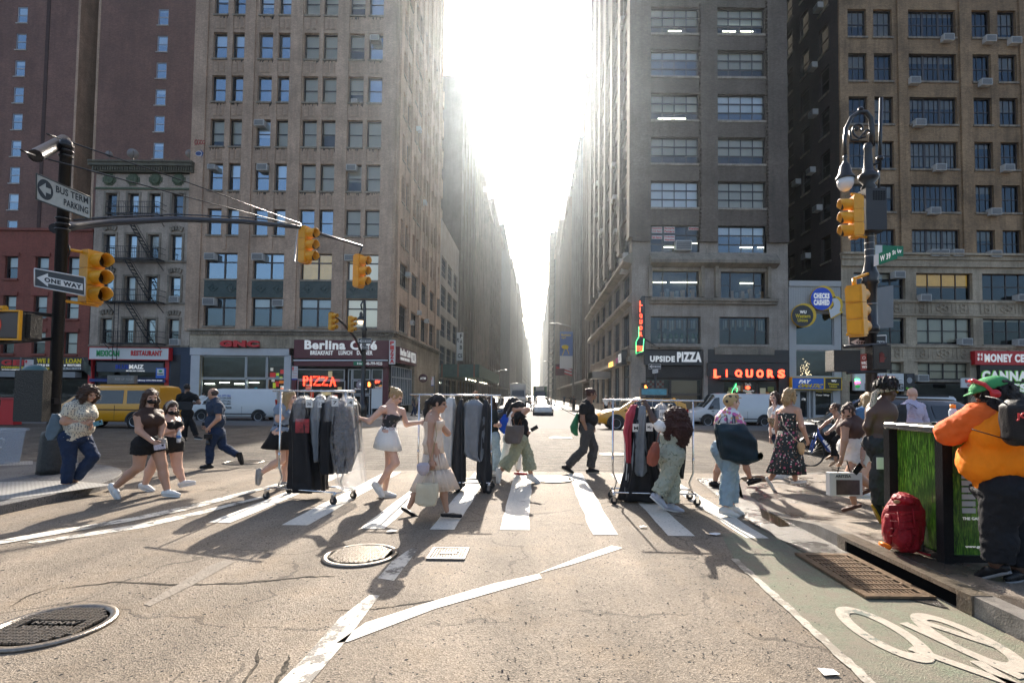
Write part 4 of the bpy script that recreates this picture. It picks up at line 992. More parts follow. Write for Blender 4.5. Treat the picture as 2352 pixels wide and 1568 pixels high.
for i in range(10):r_=pxr(1483,1614,842+i*2.6,843.6+i*2.6,FY);q.box(r_[0],r_[1],FY-.04,FY+.05,r_[2],r_[3])
q.build('roller_shutter',M('shutter_dark',(.04,.035,.035),.5),E.t)
for px in((1483,1540,870,905),(1541,1613,870,905),(1483,1540,906,950),(1541,1613,906,950),(1662,1710,875,950),(1711,1740,875,950),(1741,1787,875,950)):shopfront(E,px,M_FRM,G_SHOP,'none')
r_=pxr(1485,1535,872,890,FY);q=MB()
for i in range(8):
 for j in range(3):q.box(r_[0]+i*.2,r_[0]+i*.2+.195,FY+.7,FY+.72,r_[2]+j*.2,r_[2]+j*.2+.195,(i+j)%2)
q.build('tiled_wall',[M('tile_red',(.35,.04,.03),.5),M('tile_pale',(.45,.35,.3),.5)],E.t)
r_=pxr(1548,1608,873,940,FY);E.box('kitchen_wall',M('kitchen_cream',(.34,.28,.2),.6,emit=.04),r_[0],r_[1],FY+.8,FY+.85,r_[2],r_[3])
r_=pxr(1668,1785,888,940,FY);lit_items(E.t,r_[0],r_[1],FY+.6,r_[2],r_[3],40,[('bottle',(.1,.12,.04)),('amber',(.3,.14,.03)),('lbl',(.4,.38,.3))])
E.done()
t=board('shop_sign','black UPSIDE PIZZA sign with pale letters',(1480,1614,805,838),FY-.35,SK,.25);put(t,'UPSIDE',(1493,1550,817,831),LW,.05);put(t,'PIZZA',(1555,1611,808,831),LW,.06)
t=board('shop_sign','black liquor store sign with widely spaced red neon letters',(1625,1806,834,864),FY-.3,SK,.25)
for i,ch in enumerate('LIQUORS'):put(t,ch,(1639+i*24.6+(4 if ch=='I' else 0),1639+i*24.6+(7 if ch=='I' else 16),848.5,869-1),NEON,.05,.04)
t=board('shop_awning','dark awning strip below the red LIQUORS letters',(1655,1778,866,872),FY-.9,M('dark_awning',(.035,.035,.04),.7),.8,cat='awning')
t=thing('vertical_neon_sign','black blade sign spelling LIQUOR STORE down the corner, edged in green neon','neon sign',(PT(1471,700,FY-.3).x,FY-.3,PT(1471,823,FY-.3).z));t['_Y']=FY-.42
shape(t,[(1468,690),(1473,681),(1480,681),(1480,775),(1481,800),(1478,815),(1462,818),(1460,785),(1467,778)],SK,'panel',.25,FY-.2)
for i,ch in enumerate('LIQUOR'):put(t,ch,(1469,1475 if ch!='I' else 1471,692+i*14,702+i*14),NEON,.03,.03,Yo=FY-.46)
put(t,'STORE',(1462,1476,794,806),NEON,.04,.03,Yo=FY-.46)
q=MB();L=t.location;q.tube([PT(x,y,FY-.48)-L for x,y in((1467,750),(1467,774),(1461,784),(1461,812),(1477,806),(1479,778))],.025,5);q.build('neon_tube',NEONG,t)
q=MB();q.tube([PT(1480,682,FY-.3)-L,PT(1518,684,FY)-L],.03,5);q.tube([PT(1480,778,FY-.3)-L,PT(1516,800,FY)-L],.05,5);q.build('bracket',M_FE,t)
t=thing('neon_sign','small neon figure and Titos lettering in the liquor shop window','neon sign',PT(1720,885,FY+.05));t['_Y']=FY+.06
put(t,"Tito's",(1711,1725,879,886),LW,.01,.01);put(t,'Handmade',(1707,1732,895,899),LW,.01,.01);put(t,'VODKA',(1713,1728,901,904),LW,.01,.01);shape(t,disc(1718,890,5,4),NEON,'ring',.01)
q=MB();L=t.location;q.tube([PT(x,y,FY+.02)-L for x,y in((1681,902),(1684,893),(1690,886),(1691,880),(1688,888),(1694,892),(1692,900))],.02,4);q.build('neon_figure',NEONG,t)
for i,(tx,px)in enumerate((('Inspection',(1498,1520,522,527.5)),('Cloth Repair',(1498,1520,529,534)),('Sample',(1526,1549,522,527.5)),('Pattern',(1526,1549,529,534)),('Alteration',(1582,1604,522,528)),('Stain Remover',(1498,1520,542,548)),('Production',(1526,1549,541.5,546)),('Alteration',(1526,1549,548,553)))):
 a=px;t=board('window_notice','red on white %s notice, number %d of eight in the upper left workshop window'%(tx.lower(),i+1),(a[0]-1,a[1]+1,a[2]-1,a[3]+1),FY+.2,SW,.02,cat='notice',group='workshop window notices');put(t,tx,px,LR_,.04,.005)
t['label']='lower Alteration notice under Production in the workshop window'
t=thing('shop_sign','magenta and white UPSIDE PIZZA sign facing the side street','shop sign',(XR-.5,FY+2.6,4.2));q=MB();q.box(-.15,.3,-1.6,1.6,0,1.2);q.build('panel',SK,t)
txt('UPSIDE',(-.16,1.5,.25),(0,-1.3,0),(0,0,.45),M('magenta_letters',(.5,.1,.25),.5),t,.04);txt('PIZZA',(-.16,.1,.2),(0,-1.6,0),(0,0,.75),LW,t,.05)
t=thing('shop_sign','small amber lit shop lettering further down the side street','shop sign',(XR-.4,FY+9,4.2));txt('COPY EXPRESS',(0,1.4,.2),(0,-2.8,0),(0,0,.5),M('amber_lit',(1,.55,.12),.5,emit=.8),t,.04)
t=thing('metal_awning','curved grey entrance canopy down the side street','awning',(XR,56,3.4));q=MB();q.ring([[(-1.9+.9*(1-math.sin(a*math.pi/8))*0,-2.2+a*.55,z)for a in range(9)]for z in(0,.7)],0,False,False);q.box(-1.9,0,-2.2,2.2,0,.7);q.build('canopy',M('canopy_metal',(.25,.24,.22),.4,.4),t)
# ---------- F: small white panelled money shop
F=Building('small_white_building','small two storey building clad in pale metal panels between the tall ones')
f0,f1=PT(1812,700,FY).x,PT(1931,700,FY).x;zt=PT(1870,648,FY).z;W=F.frame('y',FY)
fh=[pxr(1829,1916,718,793,FY),pxr(1829,1916,804,865,FY),pxr(1838,1858,897,960,FY),pxr(1862,1868,897,960,FY),pxr(1873,1914,897,955,FY)]
fh=[(h[0],h[1],max(h[2],GZ+.02),h[3])for h in fh]
F.wall(W,f0,f1,GZ,zt,fh,.3,M('pale_metal_panel',(.40,.385,.36),.5,var=.08,vs=1))
for h_ in fh:F.window('y',FY,1,*h_,'none',.15,M_ALU,G_SHOP)
F.box('parapet',MATS['pale_metal_panel'],f0,f1,FY-.1,FY+.3,zt-.35,zt+.1)
q=MB();x=f0+.1
while x<f1:q.box(x,x+.012,FY-.008,FY-.001,PT(1870,716,FY).z,zt-.36);x+=.14
q.build('panel_seams',M('seam_grey',(.2,.2,.19),.6),F.t)
F.core(f0+.02,f1-.02,FY+1.2,FY+12,GZ,zt-.2,M('shop_dark_interior',(.05,.05,.045),.9,var=.5,vs=.7));F.box('roof',MATS['roof_felt'],f0,f1,FY+.3,FY+12,zt-.2,zt)
q=MB();p=PT(1851,818,FY+.8)
for i in range(60):a=rnd.random()*6.28;r_=rnd.random()*.5;z=p.z-rnd.random()**.5*1.9;q.box(p.x+r_*math.cos(a)-.012,p.x+r_*math.cos(a)+.012,p.y,p.y+.02,z,z+.03)
q.build('chandelier',M('lit_crystal',(1,.8,.5),.3,emit=4),F.t);F.done()
t=board('shop_sign','yellow framed PAY OMATIC and Western Union sign over the money shop door',(1820,1932,868,893),FY-.5,SB,.4,M('sign_yellow',(.75,.45,.01),.4))
shape(t,[(1895,868),(1932,868),(1932,893),(1895,893)],SK,'black_panel',.02);shape(t,[(1892,868),(1895,868),(1895,893),(1892,893)],MATS['sign_yellow'],'divider',.03)
put(t,'PAY',(1836,1861,872,880),LW,.05,.03,.15);put(t,'OMATIC',(1834,1888,881,890),M('amber_letters',(.8,.5,.02),.5),.05,.03,.15);put(t,'WU',(1909,1920,872,877),LW,.03,.05);put(t,'Western',(1901,1926,879,884),LY,.02,.05);put(t,'Union',(1905,1922,885,890),LY,.02,.05)
t=thing('round_sign','blue round CHECKS CASHED sign with a white arrow','sign',PT(1888,714,FY-.4));t['_Y']=FY-.4
shape(t,disc(1887,686,27,28),MATS['sign_yellow'],'rim',.3,FY-.05);shape(t,disc(1887,686,25,26),M('bright_blue_face',(.01,.07,.5),.4),'face',.01)
put(t,'CHECKS',(1869,1905,673,686),LW,.06,.02,Yo=FY-.41);put(t,'CASHED',(1869,1905,688,701),LW,.06,.02,Yo=FY-.41)
ar=[(1906.6,686),(1914,682),(1922,682),(1930,690),(1932,703),(1928.6,716),(1934,717),(1907,733),(1902,709),(1909,710),(1915,701),(1914,692)]
shape(t,ar,MATS['sign_yellow'],'arrow_rim',.25,FY-.1);shape(t,[(x_*.9+1918*.1,y_*.9+709*.1)for x_,y_ in ar],SW,'arrow',.01,FY-.36)
t=thing('round_sign','black round Western Union sign with a yellow rim','sign',PT(1844,750,FY-.4));t['_Y']=FY-.4
shape(t,disc(1843.5,725,27,27),MATS['sign_yellow'],'rim',.3,FY-.05);shape(t,disc(1843.5,725,24.5,24.5),SK,'face',.01);put(t,'WU',(1837,1852,713,720),LW,.03,.02,Yo=FY-.41);put(t,'Western',(1827,1861,721,730),LY,.02,.02,Yo=FY-.41);put(t,'Union',(1832,1855,731,739),LY,.02,.02,Yo=FY-.41)
t=thing('window_lettering','yellow Your Money Your Way lettering on the money shop window','lettering',PT(1890,900,FY+.1));t['_Y']=FY+.12;put(t,'Your Money,',(1874,1912,897,902),LY,.02,.005);put(t,'Your Way',(1874,1905,905,910),LW,.02,.005);put(t,'ATM',(1841,1850,914,919),LW,.02,.005,Yo=FY+.1)
# ---------- G: ochre brick loft block on the right
Gb=Building('ochre_brick_building','ochre brick loft building with black sash windows above the money and cannabis shops');Gb.sill=(.08,.1,.16,S_TRIM)
g0=PT(1929,400,FY).x;g1=PT(2700,400,FY).x;GH=58;W=Gb.frame('y',FY)
gc=[(1951,1994,'six'),(2010.5,2053.5,'six'),(2091.5,2201,'tri'),(2239,2281,'six'),(2298.5,2341,'six'),(2380,2422,'six'),(2440,2482,'six')]
gr=[(-176,-115),(-77,-16),(23,86),(124,187),(223.5,286),(325,388),(424,487),(527,588)]
def gh(a,b_,c,d):return(PT(a,350,FY).x,PT(b_,350,FY).x,PT(2140,d,FY).z,PT(2140,c,FY).z)
hs=[gh(a,b_,c,d)+(k,)for c,d in gr for a,b_,k in gc]
zcor=PT(2140,601,FY).z;zs=PT(2140,790+88,FY).z
Gb.wall(W,g0,g1,zcor,GH,hs,.35,B_OCHRE)
base=[(1957,2074),(2099,2227),(2249,2370),(2392,2500)]
bh=[gh(a,b_,c,d)for c,d in((627,688),(730,790),(833,872))for a,b_ in base]
Gb.wall(W,g0,g1,zs,zcor,bh,.45,S_BUFF,'stone_wall')
for i,h_ in enumerate(hs):Gb.window('y',FY,1,*h_[:4],h_[4],.22,gl=G_DIM,blind=(0,.3,0,.6,.95,.2,0,.85,.4,0,.5)[i%11]*.9,bm=(M_YEL if i%17==5 else M('dusty_curtain',(.33,.28,.2),.8,var=.3,vs=2)))
for i,h_ in enumerate(bh):Gb.window('y',FY,1,*h_,'quad',.3,gl=G_DIM,blind=(.2,.5,0,0,.1,.9,.1,0,.8,.9,.9,0)[i],bm=(M_YEL if i==1 else M_BLIND))
q=MB()
for a,b_ in((1929,1947),(2064,2086),(2207,2233),(2346,2374),(2490,2520)):q.box(PT(a,350,FY).x,PT(b_,350,FY).x,FY-.16,FY-.003,zcor+.5,GH)
q.build('piers',B_OCHRE,Gb.t)
q=MB();z=zcor;q.box(g0-.05,g1,FY-.3,FY-.003,z+.1,z+.45);q.box(g0-.1,g1,FY-.5,FY-.003,z+.45,z+.62);q.box(g0,g1,FY-.18,FY-.003,z-.45,z+.099)
for z_ in(692,723,795,828):zz=PT(2140,z_,FY).z;q.box(g0,g1,FY-.12,FY-.003,zz-.1,zz+.06)
q.build('stone_cornice',S_BUFF,Gb.t)
q=MB()
for(ya,yb)in((694,722),(797,826)):
 for a,b_ in base:
  z0,z1=PT(2140,yb,FY).z,PT(2140,ya,FY).z;xa_,xb_=PT(a,700,FY).x,PT(b_,700,FY).x;w_=xb_-xa_
  for u0,u1 in((.02,.25),(.31,.69),(.75,.98)):
   x0_,x1_=xa_+w_*u0,xa_+w_*u1;e=.05;zm,xm=(z0+z1)/2,(x0_+x1_)/2
   q.box(x0_,x1_,FY-.05,FY-.01,z0+.08,z0+.08+e);q.box(x0_,x1_,FY-.05,FY-.01,z1-.1-e,z1-.1);q.box(x0_,x0_+e,FY-.05,FY-.01,z0+.13,z1-.15);q.box(x1_-e,x1_,FY-.05,FY-.01,z0+.13,z1-.15)
   for dx in(-.3,0,.3)if u1-u0>.3 else(0,):
    for dz in(-.17,.17)if dx==0 else(0,):
     q.tube([(xm+dx+.19*math.cos(k*math.pi/5),FY-.06,zm+dz+.19*math.sin(k*math.pi/5))for k in range(11)],.035,4,cap=False)
q.build('carved_panels',S_BUFF,Gb.t)
for x_,y_ in((2181,84),(2278,87),(2336,91),(2104,183),(2268,187),(2116,280),(2163,383),(2320,384),(2150,483),(2290,485),(2152,580),(2203,580),(2290,582),(2170,580),(2068,630),(2128,683),(2352,683),(2223,784),(2352,786),(2122,868)):
 ac(Gb.t,PT(x_,y_,FY-.45),.85,.55,.6)
WS=Gb.frame('x',g0,-1);sh=[]
for k,yy in enumerate((43.4,46.6,49.6)):
 for c,d in gr:sh.append((yy,yy+1.5,PT(2140,d,FY).z,PT(2140,c,FY).z))
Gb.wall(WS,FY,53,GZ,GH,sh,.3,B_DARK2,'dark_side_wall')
for h_ in sh:Gb.window('x',g0,-1,*h_,'dh',.15,gl=G_DIM)
for k,(yy,z0)in enumerate(((44.5,36),(45.5,31.3),(45.5,27),(46,22),(45,18.2),(47,14.5),(48.6,22))):ac(Gb.t,(g0-.5,yy,z0),.8,.5,.6,(-1,0))
Gb.core(g0+.9,g1,FY+.9,53,GZ,GH-.2);Gb.box('roof',MATS['roof_felt'],g0,g1,FY,53,GH,GH+.3)
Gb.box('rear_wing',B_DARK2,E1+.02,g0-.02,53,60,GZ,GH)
for pp_ in((1931,1950,873,960),(2075,2099,830,960),(2227,2249,830,960)):q=MB();pbox(q,pp_,FY-.1,FY+.3);q.build('pier',S_BUFF,Gb.t)
for px in((1952,2074,905,950),(2100,2226,880,950),(2250,2390,905,950)):shopfront(Gb,px,M_FRM,G_SHOP,'none')
Gb.done()
t=board('shop_sign','red MONEY CHANGE sign at the far right above the cannabis shop',(2240,2400,806,838),FY-.5,SR,.45);put(t,'MONEY CENTER',(2261,2400,813,832),LW,.05);put(t,'¥ €',(2245,2257,811,818),LW,.03);put(t,'$ £',(2245,2257,820,828),LW,.03)
t=board('shop_sign','black sign with green edged CANNABIS GIFTS lettering at the far right',(2252,2400,839,908),FY-.45,SK,.35)
GE=M('bright_green_edge',(.12,.45,.03),.5,emit=.1)
put(t,'CANNABIS',(2253,2400,850.5,876),GE,.09,.02);put(t,'CANNABIS',(2255,2398,852,874.5),LW,.05,.04);put(t,'GIFTS',(2262,2360,879,901),GE,.09,.02);put(t,'GIFTS',(2264,2358,880.5,899.5),LW,.05,.04)
t=board('shop_sign','white smoke shop sign with grey block lettering behind the lamp pole',(1963,2076,857,897),FY-.4,SW,.3);put(t,'SMOKE SHOP',(2010,2056,863,872),LR_,.05);put(t,'BIG BONG',(1986,2075,880,895),M('grey_letters',(.12,.12,.12),.5),.06);shape(t,[(1984,866),(1992,862),(2000,864),(2007,861),(2006,872),(1997,875),(1988,873)],M('pale_burst',(.7,.7,.7),.5),'burst',.02)
t=board('shop_sign','narrow black sign with a hooded gorilla head beside the smoke shop sign',(2078,2101,857,897),FY-.4,SK,.3);shape(t,disc(2089,873,6,7),M('mask_grey',(.3,.3,.3),.6),'emblem',.02);shape(t,[(2081,866),(2097,866),(2094,859),(2084,859)],M('hat_dark',(.05,.05,.06),.6),'hat',.04);put(t,'Gorilla',(2081,2098,889,894),GE,.03)
t=thing('neon_sign','green and pink neon arrow sign in the smoke shop window','neon sign',PT(1971,880,FY-.5));t['_Y']=FY-.5
put(t,'SMOKE',(1963,1975,870,874),NEONG,.04);put(t,'GIFTS',(1964,1975,876,880),M('pink_neon',(1,.1,.5),.5,emit=2.0),.04);shape(t,disc(1970,887,6,3),M('green_badge',(.02,.3,.05),.5,emit=.3),'badge')
t=board('hanging_sign','white slanting EYEWEAR board poking out at the right shops',(2208,2240,868,890),FY-1.3,SW,.1);put(t,'EyeWare',(2217,2240,871,880),LR_,.04);put(t,'CARE',(2222,2240,882,887),LR_,.04)
# ---------- the side street canyon: buildings one behind the other
B_C=[brick_mat('canyon_brick_a',(0.27,0.20,0.15),(0.22,0.165,0.125),(0.2,0.17,0.15)),brick_mat('canyon_brick_b',(0.15,0.10,0.075),(0.12,0.085,0.065),(0.12,0.1,0.08)),stone_mat('canyon_stone',(0.34,0.31,0.27),2,1,.3),stone_mat('canyon_stone_dark',(0.15,0.15,0.155),2,1,.3)]
def canyon(name,label,X,sgn,y0,y1,H,mat,fl=3.6,bay=3.2,ww=1.9,wh=2.0,depth=18,cap=90,piers=.25,cornice=True,front=None,zbase=5.0,gl=None,kind='dh'):
 b=Building(name,label);b.cap=cap;W=b.frame('x',X,sgn);hs=[];y=y0+(bay-ww)/2+.3
 while y+ww<y1:
  z=zbase
  while z+wh<H-1:hs.append((y,y+ww,z,z+wh));z+=fl
  hs.append((y-.3,y+ww+.3,.7,zbase-1.5));y+=bay
 b.wall(W,y0,y1,GZ,H,hs,.3,mat)
 hs.sort(key=lambda h:(h[0]**2+(h[2]-1.6)**2*.3))
 for h_ in hs:b.window('x',X,sgn,*h_,kind if h_[2]>2 else 'shop',.2,gl=gl or G_SIDE)
 q=MB();y=y0+.003
 xo=lambda d:(X,X+sgn*d)if sgn>0 else(X-d,X)
 if piers:
  while y<y1:a_,c_=xo(piers);q.box(min(a_,c_),max(a_,c_),y,y+(bay-ww)*.55,zbase-1.0,H-.5);y+=bay*(1 if bay>3 else 2)
 a_,c_=xo(.5);q.box(a_,c_,y0,y1,zbase-1.3,zbase-1.0)
 if cornice:a_,c_=xo(.9);q.box(a_,c_,y0,y1,H-.49,H+.3)
 q.build('piers_and_cornice',mat,b.t)
 X2=X-sgn*depth;xs=sorted((X,X2));q=MB()
 q.quad((xs[0],y0,GZ),(xs[1],y0,GZ),(xs[1],y0,H),(xs[0],y0,H));q.quad((xs[0],y0,H),(xs[1],y0,H),(xs[1],y1,H),(xs[0],y1,H));q.quad((xs[0],y1,GZ),(xs[1],y1,GZ),(xs[1],y1,H),(xs[0],y1,H))
 q.build('party_walls',front or mat,b.t,fixn=False)
 xi=sorted((X-sgn*.9,X2));b.core(xi[0],xi[1],y0+.2,y1-.2,GZ,H-.3);b.done();return b
XLc=XC
canyon('grey_loft_building','low grey loft building with steel windows right behind the cafe block',XLc,1,62.1,77,23.0,B_C[2],3.7,4.6,3.6,2.6,cornice=False,piers=0,kind='grid')
canyon('plain_brick_building','brick building with a bare tan side wall above the low grey loft',XLc,1,77.1,96,50,B_C[1],3.7,3.8,2.4,2.3,kind='dh2')
canyon('brick_loft_building','slim brown brick loft building on the left of the side street',XLc,1,96.1,108,46,B_C[0],3.7,3.4,2.0,2.2,kind='dh2')
canyon('stepped_brick_building','light brick building with a corner turret down the left side',XLc,1,108.1,126,44,B_C[0],3.6,3.2)
canyon('corniced_brick_building','dark brown brick block with a heavy cornice far down the left side',XLc,1,126.1,168,49.5,B_C[1],3.7,3.0,1.6,2.1)
canyon('limestone_building','tall pale building further left down the street',XLc,1,168.1,225,57,B_C[3],3.7,3.6,1.9,2.1,cap=80)
canyon('distant_loft_building','distant grey loft building on the left before the slim tower',XLc,1,225.1,300,61,B_C[2],3.8,4.5,2.2,2.2,cap=70)
canyon('distant_brick_building','hazy brick block on the left near the far end',XLc,1,300.1,430,66,B_C[1],4,6,3,2.2,cap=60)
canyon('distant_slab_building','very distant slab on the left that fades into the haze',XLc,1,430.1,700,62,B_C[2],5,12,6,3,cap=50,piers=0)
canyon('horizon_building','faint last building on the left at the vanishing point',XLc,1,700.1,1300,78,B_C[3],6,24,12,3.5,cap=40,piers=0)
canyon('narrow_brick_building','narrow stepped brick building behind the dark corner block',XR,-1,EB+.1,87,49,B_C[1],3.6,3.2)
canyon('pier_fronted_building','brown building with closely spaced vertical piers on the right',XR,-1,87.1,112,45.5,B_C[3],3.6,2.6,1.3,2.1,piers=.5)
canyon('striped_pier_building','long dark building with narrow piers right of the street',XR,-1,112.1,165,47,B_C[1],3.7,2.6,1.2,2.1,piers=.5,cap=92)
canyon('shaded_loft_building','shaded loft building midway down the right side',XR,-1,165.1,212,58,B_C[0],3.8,3.4,1.8,2.1,cap=80)
Sc=canyon('scaffolded_building','narrow tower wrapped in dark scaffolding on the right',XR,-1,212.1,236,69,B_C[3],3.8,4.0,2.0,2.2,cap=50)
q=MB()
for i in range(7):y=212.4+i*3.9;q.box(XR-2.5,XR-2.35,y,y+.15,0,71);q.box(XR-.6,XR-.45,y,y+.15,0,71)
for k in range(28):z=4+k*2.4;q.box(XR-2.5,XR-.4,212.4,236,z,z+.1);q.box(XR-2.5,XR-2.42,212.4,236,z+1,z+1.1)
q.build('scaffolding',M_FE,Sc.t)
canyon('distant_office_building','distant pale office block on the right beyond the scaffolding',XR,-1,236.1,330,67,B_C[2],3.9,5,3,2.2,cap=70)
canyon('distant_tower_block','faded tower block on the right near the far end',XR,-1,330.1,600,71,B_C[3],4.5,9,5,2.6,cap=60,piers=0)
canyon('horizon_tower','faint last building on the right at the vanishing point',XR,-1,600.1,1300,88,B_C[2],6,22,12,3.5,cap=40,piers=0)
def tower(name,label,px,Y,yb,mat,depth=30,nx=9,H2=None):
 a,b_=PT(px[0],500,Y).x,PT(px[1],500,Y).x;z=PT((px[0]+px[1])/2,px[2],Y).z
 b=Building(name,label);b.cap=96;W=b.frame('y',Y);hs=[];fh_=(z-30)/14;bw=(b_-a)/nx
 for i in range(nx):
  for k in range(14 if nx<7 else 10):hs.append((a+bw*(i+.25),a+bw*(i+.8),z-4-(k+1)*fh_+1,z-4-k*fh_-.6))
 b.wall(W,a,b_,0,z,hs,.4,mat)
 for h_ in hs:b.window('y',Y,1,*h_,'none',.25,gl=G_SKY)
 q=MB();q.quad((a,Y,0),(a,Y+depth,0),(a,Y+depth,z),(a,Y,z));q.quad((b_,Y,0),(b_,Y+depth,0),(b_,Y+depth,z),(b_,Y,z));q.quad((a,Y,z),(b_,Y,z),(b_,Y+depth,z),(a,Y+depth,z));q.quad((a,Y+.7,0),(b_,Y+.7,0),(b_,Y+.7,z),(a,Y+.7,z))
 q.build('tower_walls',mat,b.t,fixn=False);b.done();return b
PALE=stone_mat('pale_tower_cladding',(.5,.52,.55),3,1.5,.1)
tower('pale_tower','pale striped office tower rising above the left roofs',(1085,1146,386),260,0,PALE,45,8)
tower('slim_glass_tower','slim pale blue tower peeping over the left roofs near the gap',(1180,1196,622),520,0,PALE,60,3)
tower('setback_tower','pale setback tower behind the right hand roofs',(1292,1318,450),300,0,PALE,40,4)
tower('glass_office_tower','lower pale blue tower beside the scaffolded building',(1279,1300,487),340,0,PALE,40,4)
# ---------- sidewalk shed on the left of the side street
S=thing('sidewalk_shed','green boarded sidewalk shed on steel posts down the left pavement','sidewalk shed',(-9,72,0));L=S.location
M_SHED=M('shed_green_board',(.05,.10,.08),.7,var=.3,vs=2);M_STEEL=M('galvanised_post',(.16,.16,.16),.5,.4)
q=MB();q.box(-2.3,2.2,-11,22,3.6,3.85);q.build('deck',M_SHED,S)
q=MB();q.box(2.2,2.28,-11,22,3.6,5.1);q.box(-2.3,2.2,-11.08,-11,3.6,5.1);q.build('parapet_board',M_SHED,S)
q=MB();
for i in range(3):q.box(-2.2+i*1.9,-2.0+i*1.9,-11.12,-11.085,3.6,5.12)
q.build('brown_posts',M('rusty_post',(.16,.08,.05),.7),S)
for i in range(11):
 y=-10.8+i*3.2;o=MB();o.tube([(2.1,y,-.15),(2.1,y,3.6)],.05,6);o.tube([(-2.0,y,-.15),(-2.0,y,3.6)],.05,6);o.tube([(2.1,y,2.6),(2.1,y+1.2,3.6)],.03,5);o.build('steel_post',M_STEEL,S)
q=MB()
for i in range(9):q.ball((.6,-10+i*3.2,3.4),.07,6)
q.build('work_light',M('lit_bulb',(1,.85,.6),.5,emit=12),S)
t=thing('flag','stars and stripes hanging over the right pavement down the street','flag',(XR-2.5,96,5));q=MB()
q.ring([[(-.4+.35*j+.05*math.sin(i),.05*math.sin(j*2),3.0-i*.3-j*.1)for j in range(6)]for i in range(9)],0,False,False)
for k,f in enumerate(q.f):q.m[k]=(2 if(k//5<4 and k%5<2)else(k//5)%2)
q.build('cloth',[M('flag_white',(.6,.6,.6),.7),M('flag_red',(.4,.03,.03),.7),M('flag_blue',(.03,.05,.2),.7)],t,fixn=False);q=MB();q.tube([(2.5,0,.8),(-.4,0,3.1)],.04,5);q.build('pole',M_STEEL,t)
def bladesign(label,loc,w_,h_,mat,words,cm,Yn='y'):
 t=thing('blade_sign',label,'sign',loc);q=MB();q.box(-w_/2,w_/2,0,.12,0,h_);q.build('panel',mat,t)
 for i,(b_,z0,z1,u0,u1)in enumerate(words):txt(b_,(-w_/2+w_*u0,-.004,h_*z0),(w_*(u1-u0),0,0),(0,0,h_*(z1-z0)),cm,t,.03)
 q=MB();q.box(-w_/2,w_/2+.6,.03,.08,h_,h_+.05);q.build('bracket',M_STEEL,t);return t
p=PT(1302,820,70);t=bladesign('blue and white Button up street banner on the right',(p.x,70,PT(1302,846,70).z),1.9,5.0,M('banner_blue',(.12,.2,.42),.6),[('Button',.88,.94,.1,.75),('up!',.80,.86,.1,.4)],LY)
q=MB();q.box(-.95,.95,-.01,-.002,0,1.7);q.build('white_band',SW,t);q=MB();q.ball((-.25,-.03,2.9),(.5,.02,.3),8);q.tube([(-.3,-.03,2.7),(-.6,-.03,1.8)],.05,4);q.tube([(0,-.03,2.7),(.3,-.03,1.9)],.05,4);q.build('button_emblem',LY,t)
p=PT(1056,800,66);bladesign('white vertical FACTS blade sign above the sidewalk shed',(p.x,66,PT(1056,828,66).z),.8,3.6,SW,[('F',.8,.95,.5,.9),('A',.6,.75,.5,.9),('B',.4,.55,.5,.9),('CS',.1,.25,.2,.9),('PRO',.65,.8,.05,.4)],LK)
p=PT(1286,866,78);bladesign('dark red shop blade sign down the right pavement',(p.x,78,PT(1286,862,78).z),1.4,1.7,M('dark_red_blade',(.08,.02,.025),.5),[('Diane Lauren',.6,.8,.1,.9)],LR_)
p=PT(1008,885,49);t=thing('round_sign','small round ATM sign on the cafe side wall','sign',(XC+.7,FY+8.5,3.1));q=MB();q.lathe((0,0,0),[(.01,-.05),(.42,-.05),(.42,.05),(.01,.05)],20);o=q.build('disc',MATS['emblem_maroon'],t);o.rotation_euler=(R(90),0,0);txt('ATM',(-.28,-.055,-.12),(.56,0,0),(0,0,.22),LW,t,.04)
# ---------- haze
def make_haze(d=0.00027,g=0.88):
 m=bpy.data.materials.new('haze');m.use_nodes=True;n,l=nodes(m);n.remove(n['Principled BSDF'])
 v=n.new('ShaderNodeVolumePrincipled');v.inputs['Density'].default_value=d;v.inputs['Anisotropy'].default_value=g;v.inputs['Color'].default_value=(.80,.91,1,1)
 l.new(v.outputs[0],n['Material Output'].inputs['Volume'])
 q=MB();q.box(-950,950,-70,2700,-1.5,125);return tag(q.build('haze',m),kind='stuff')

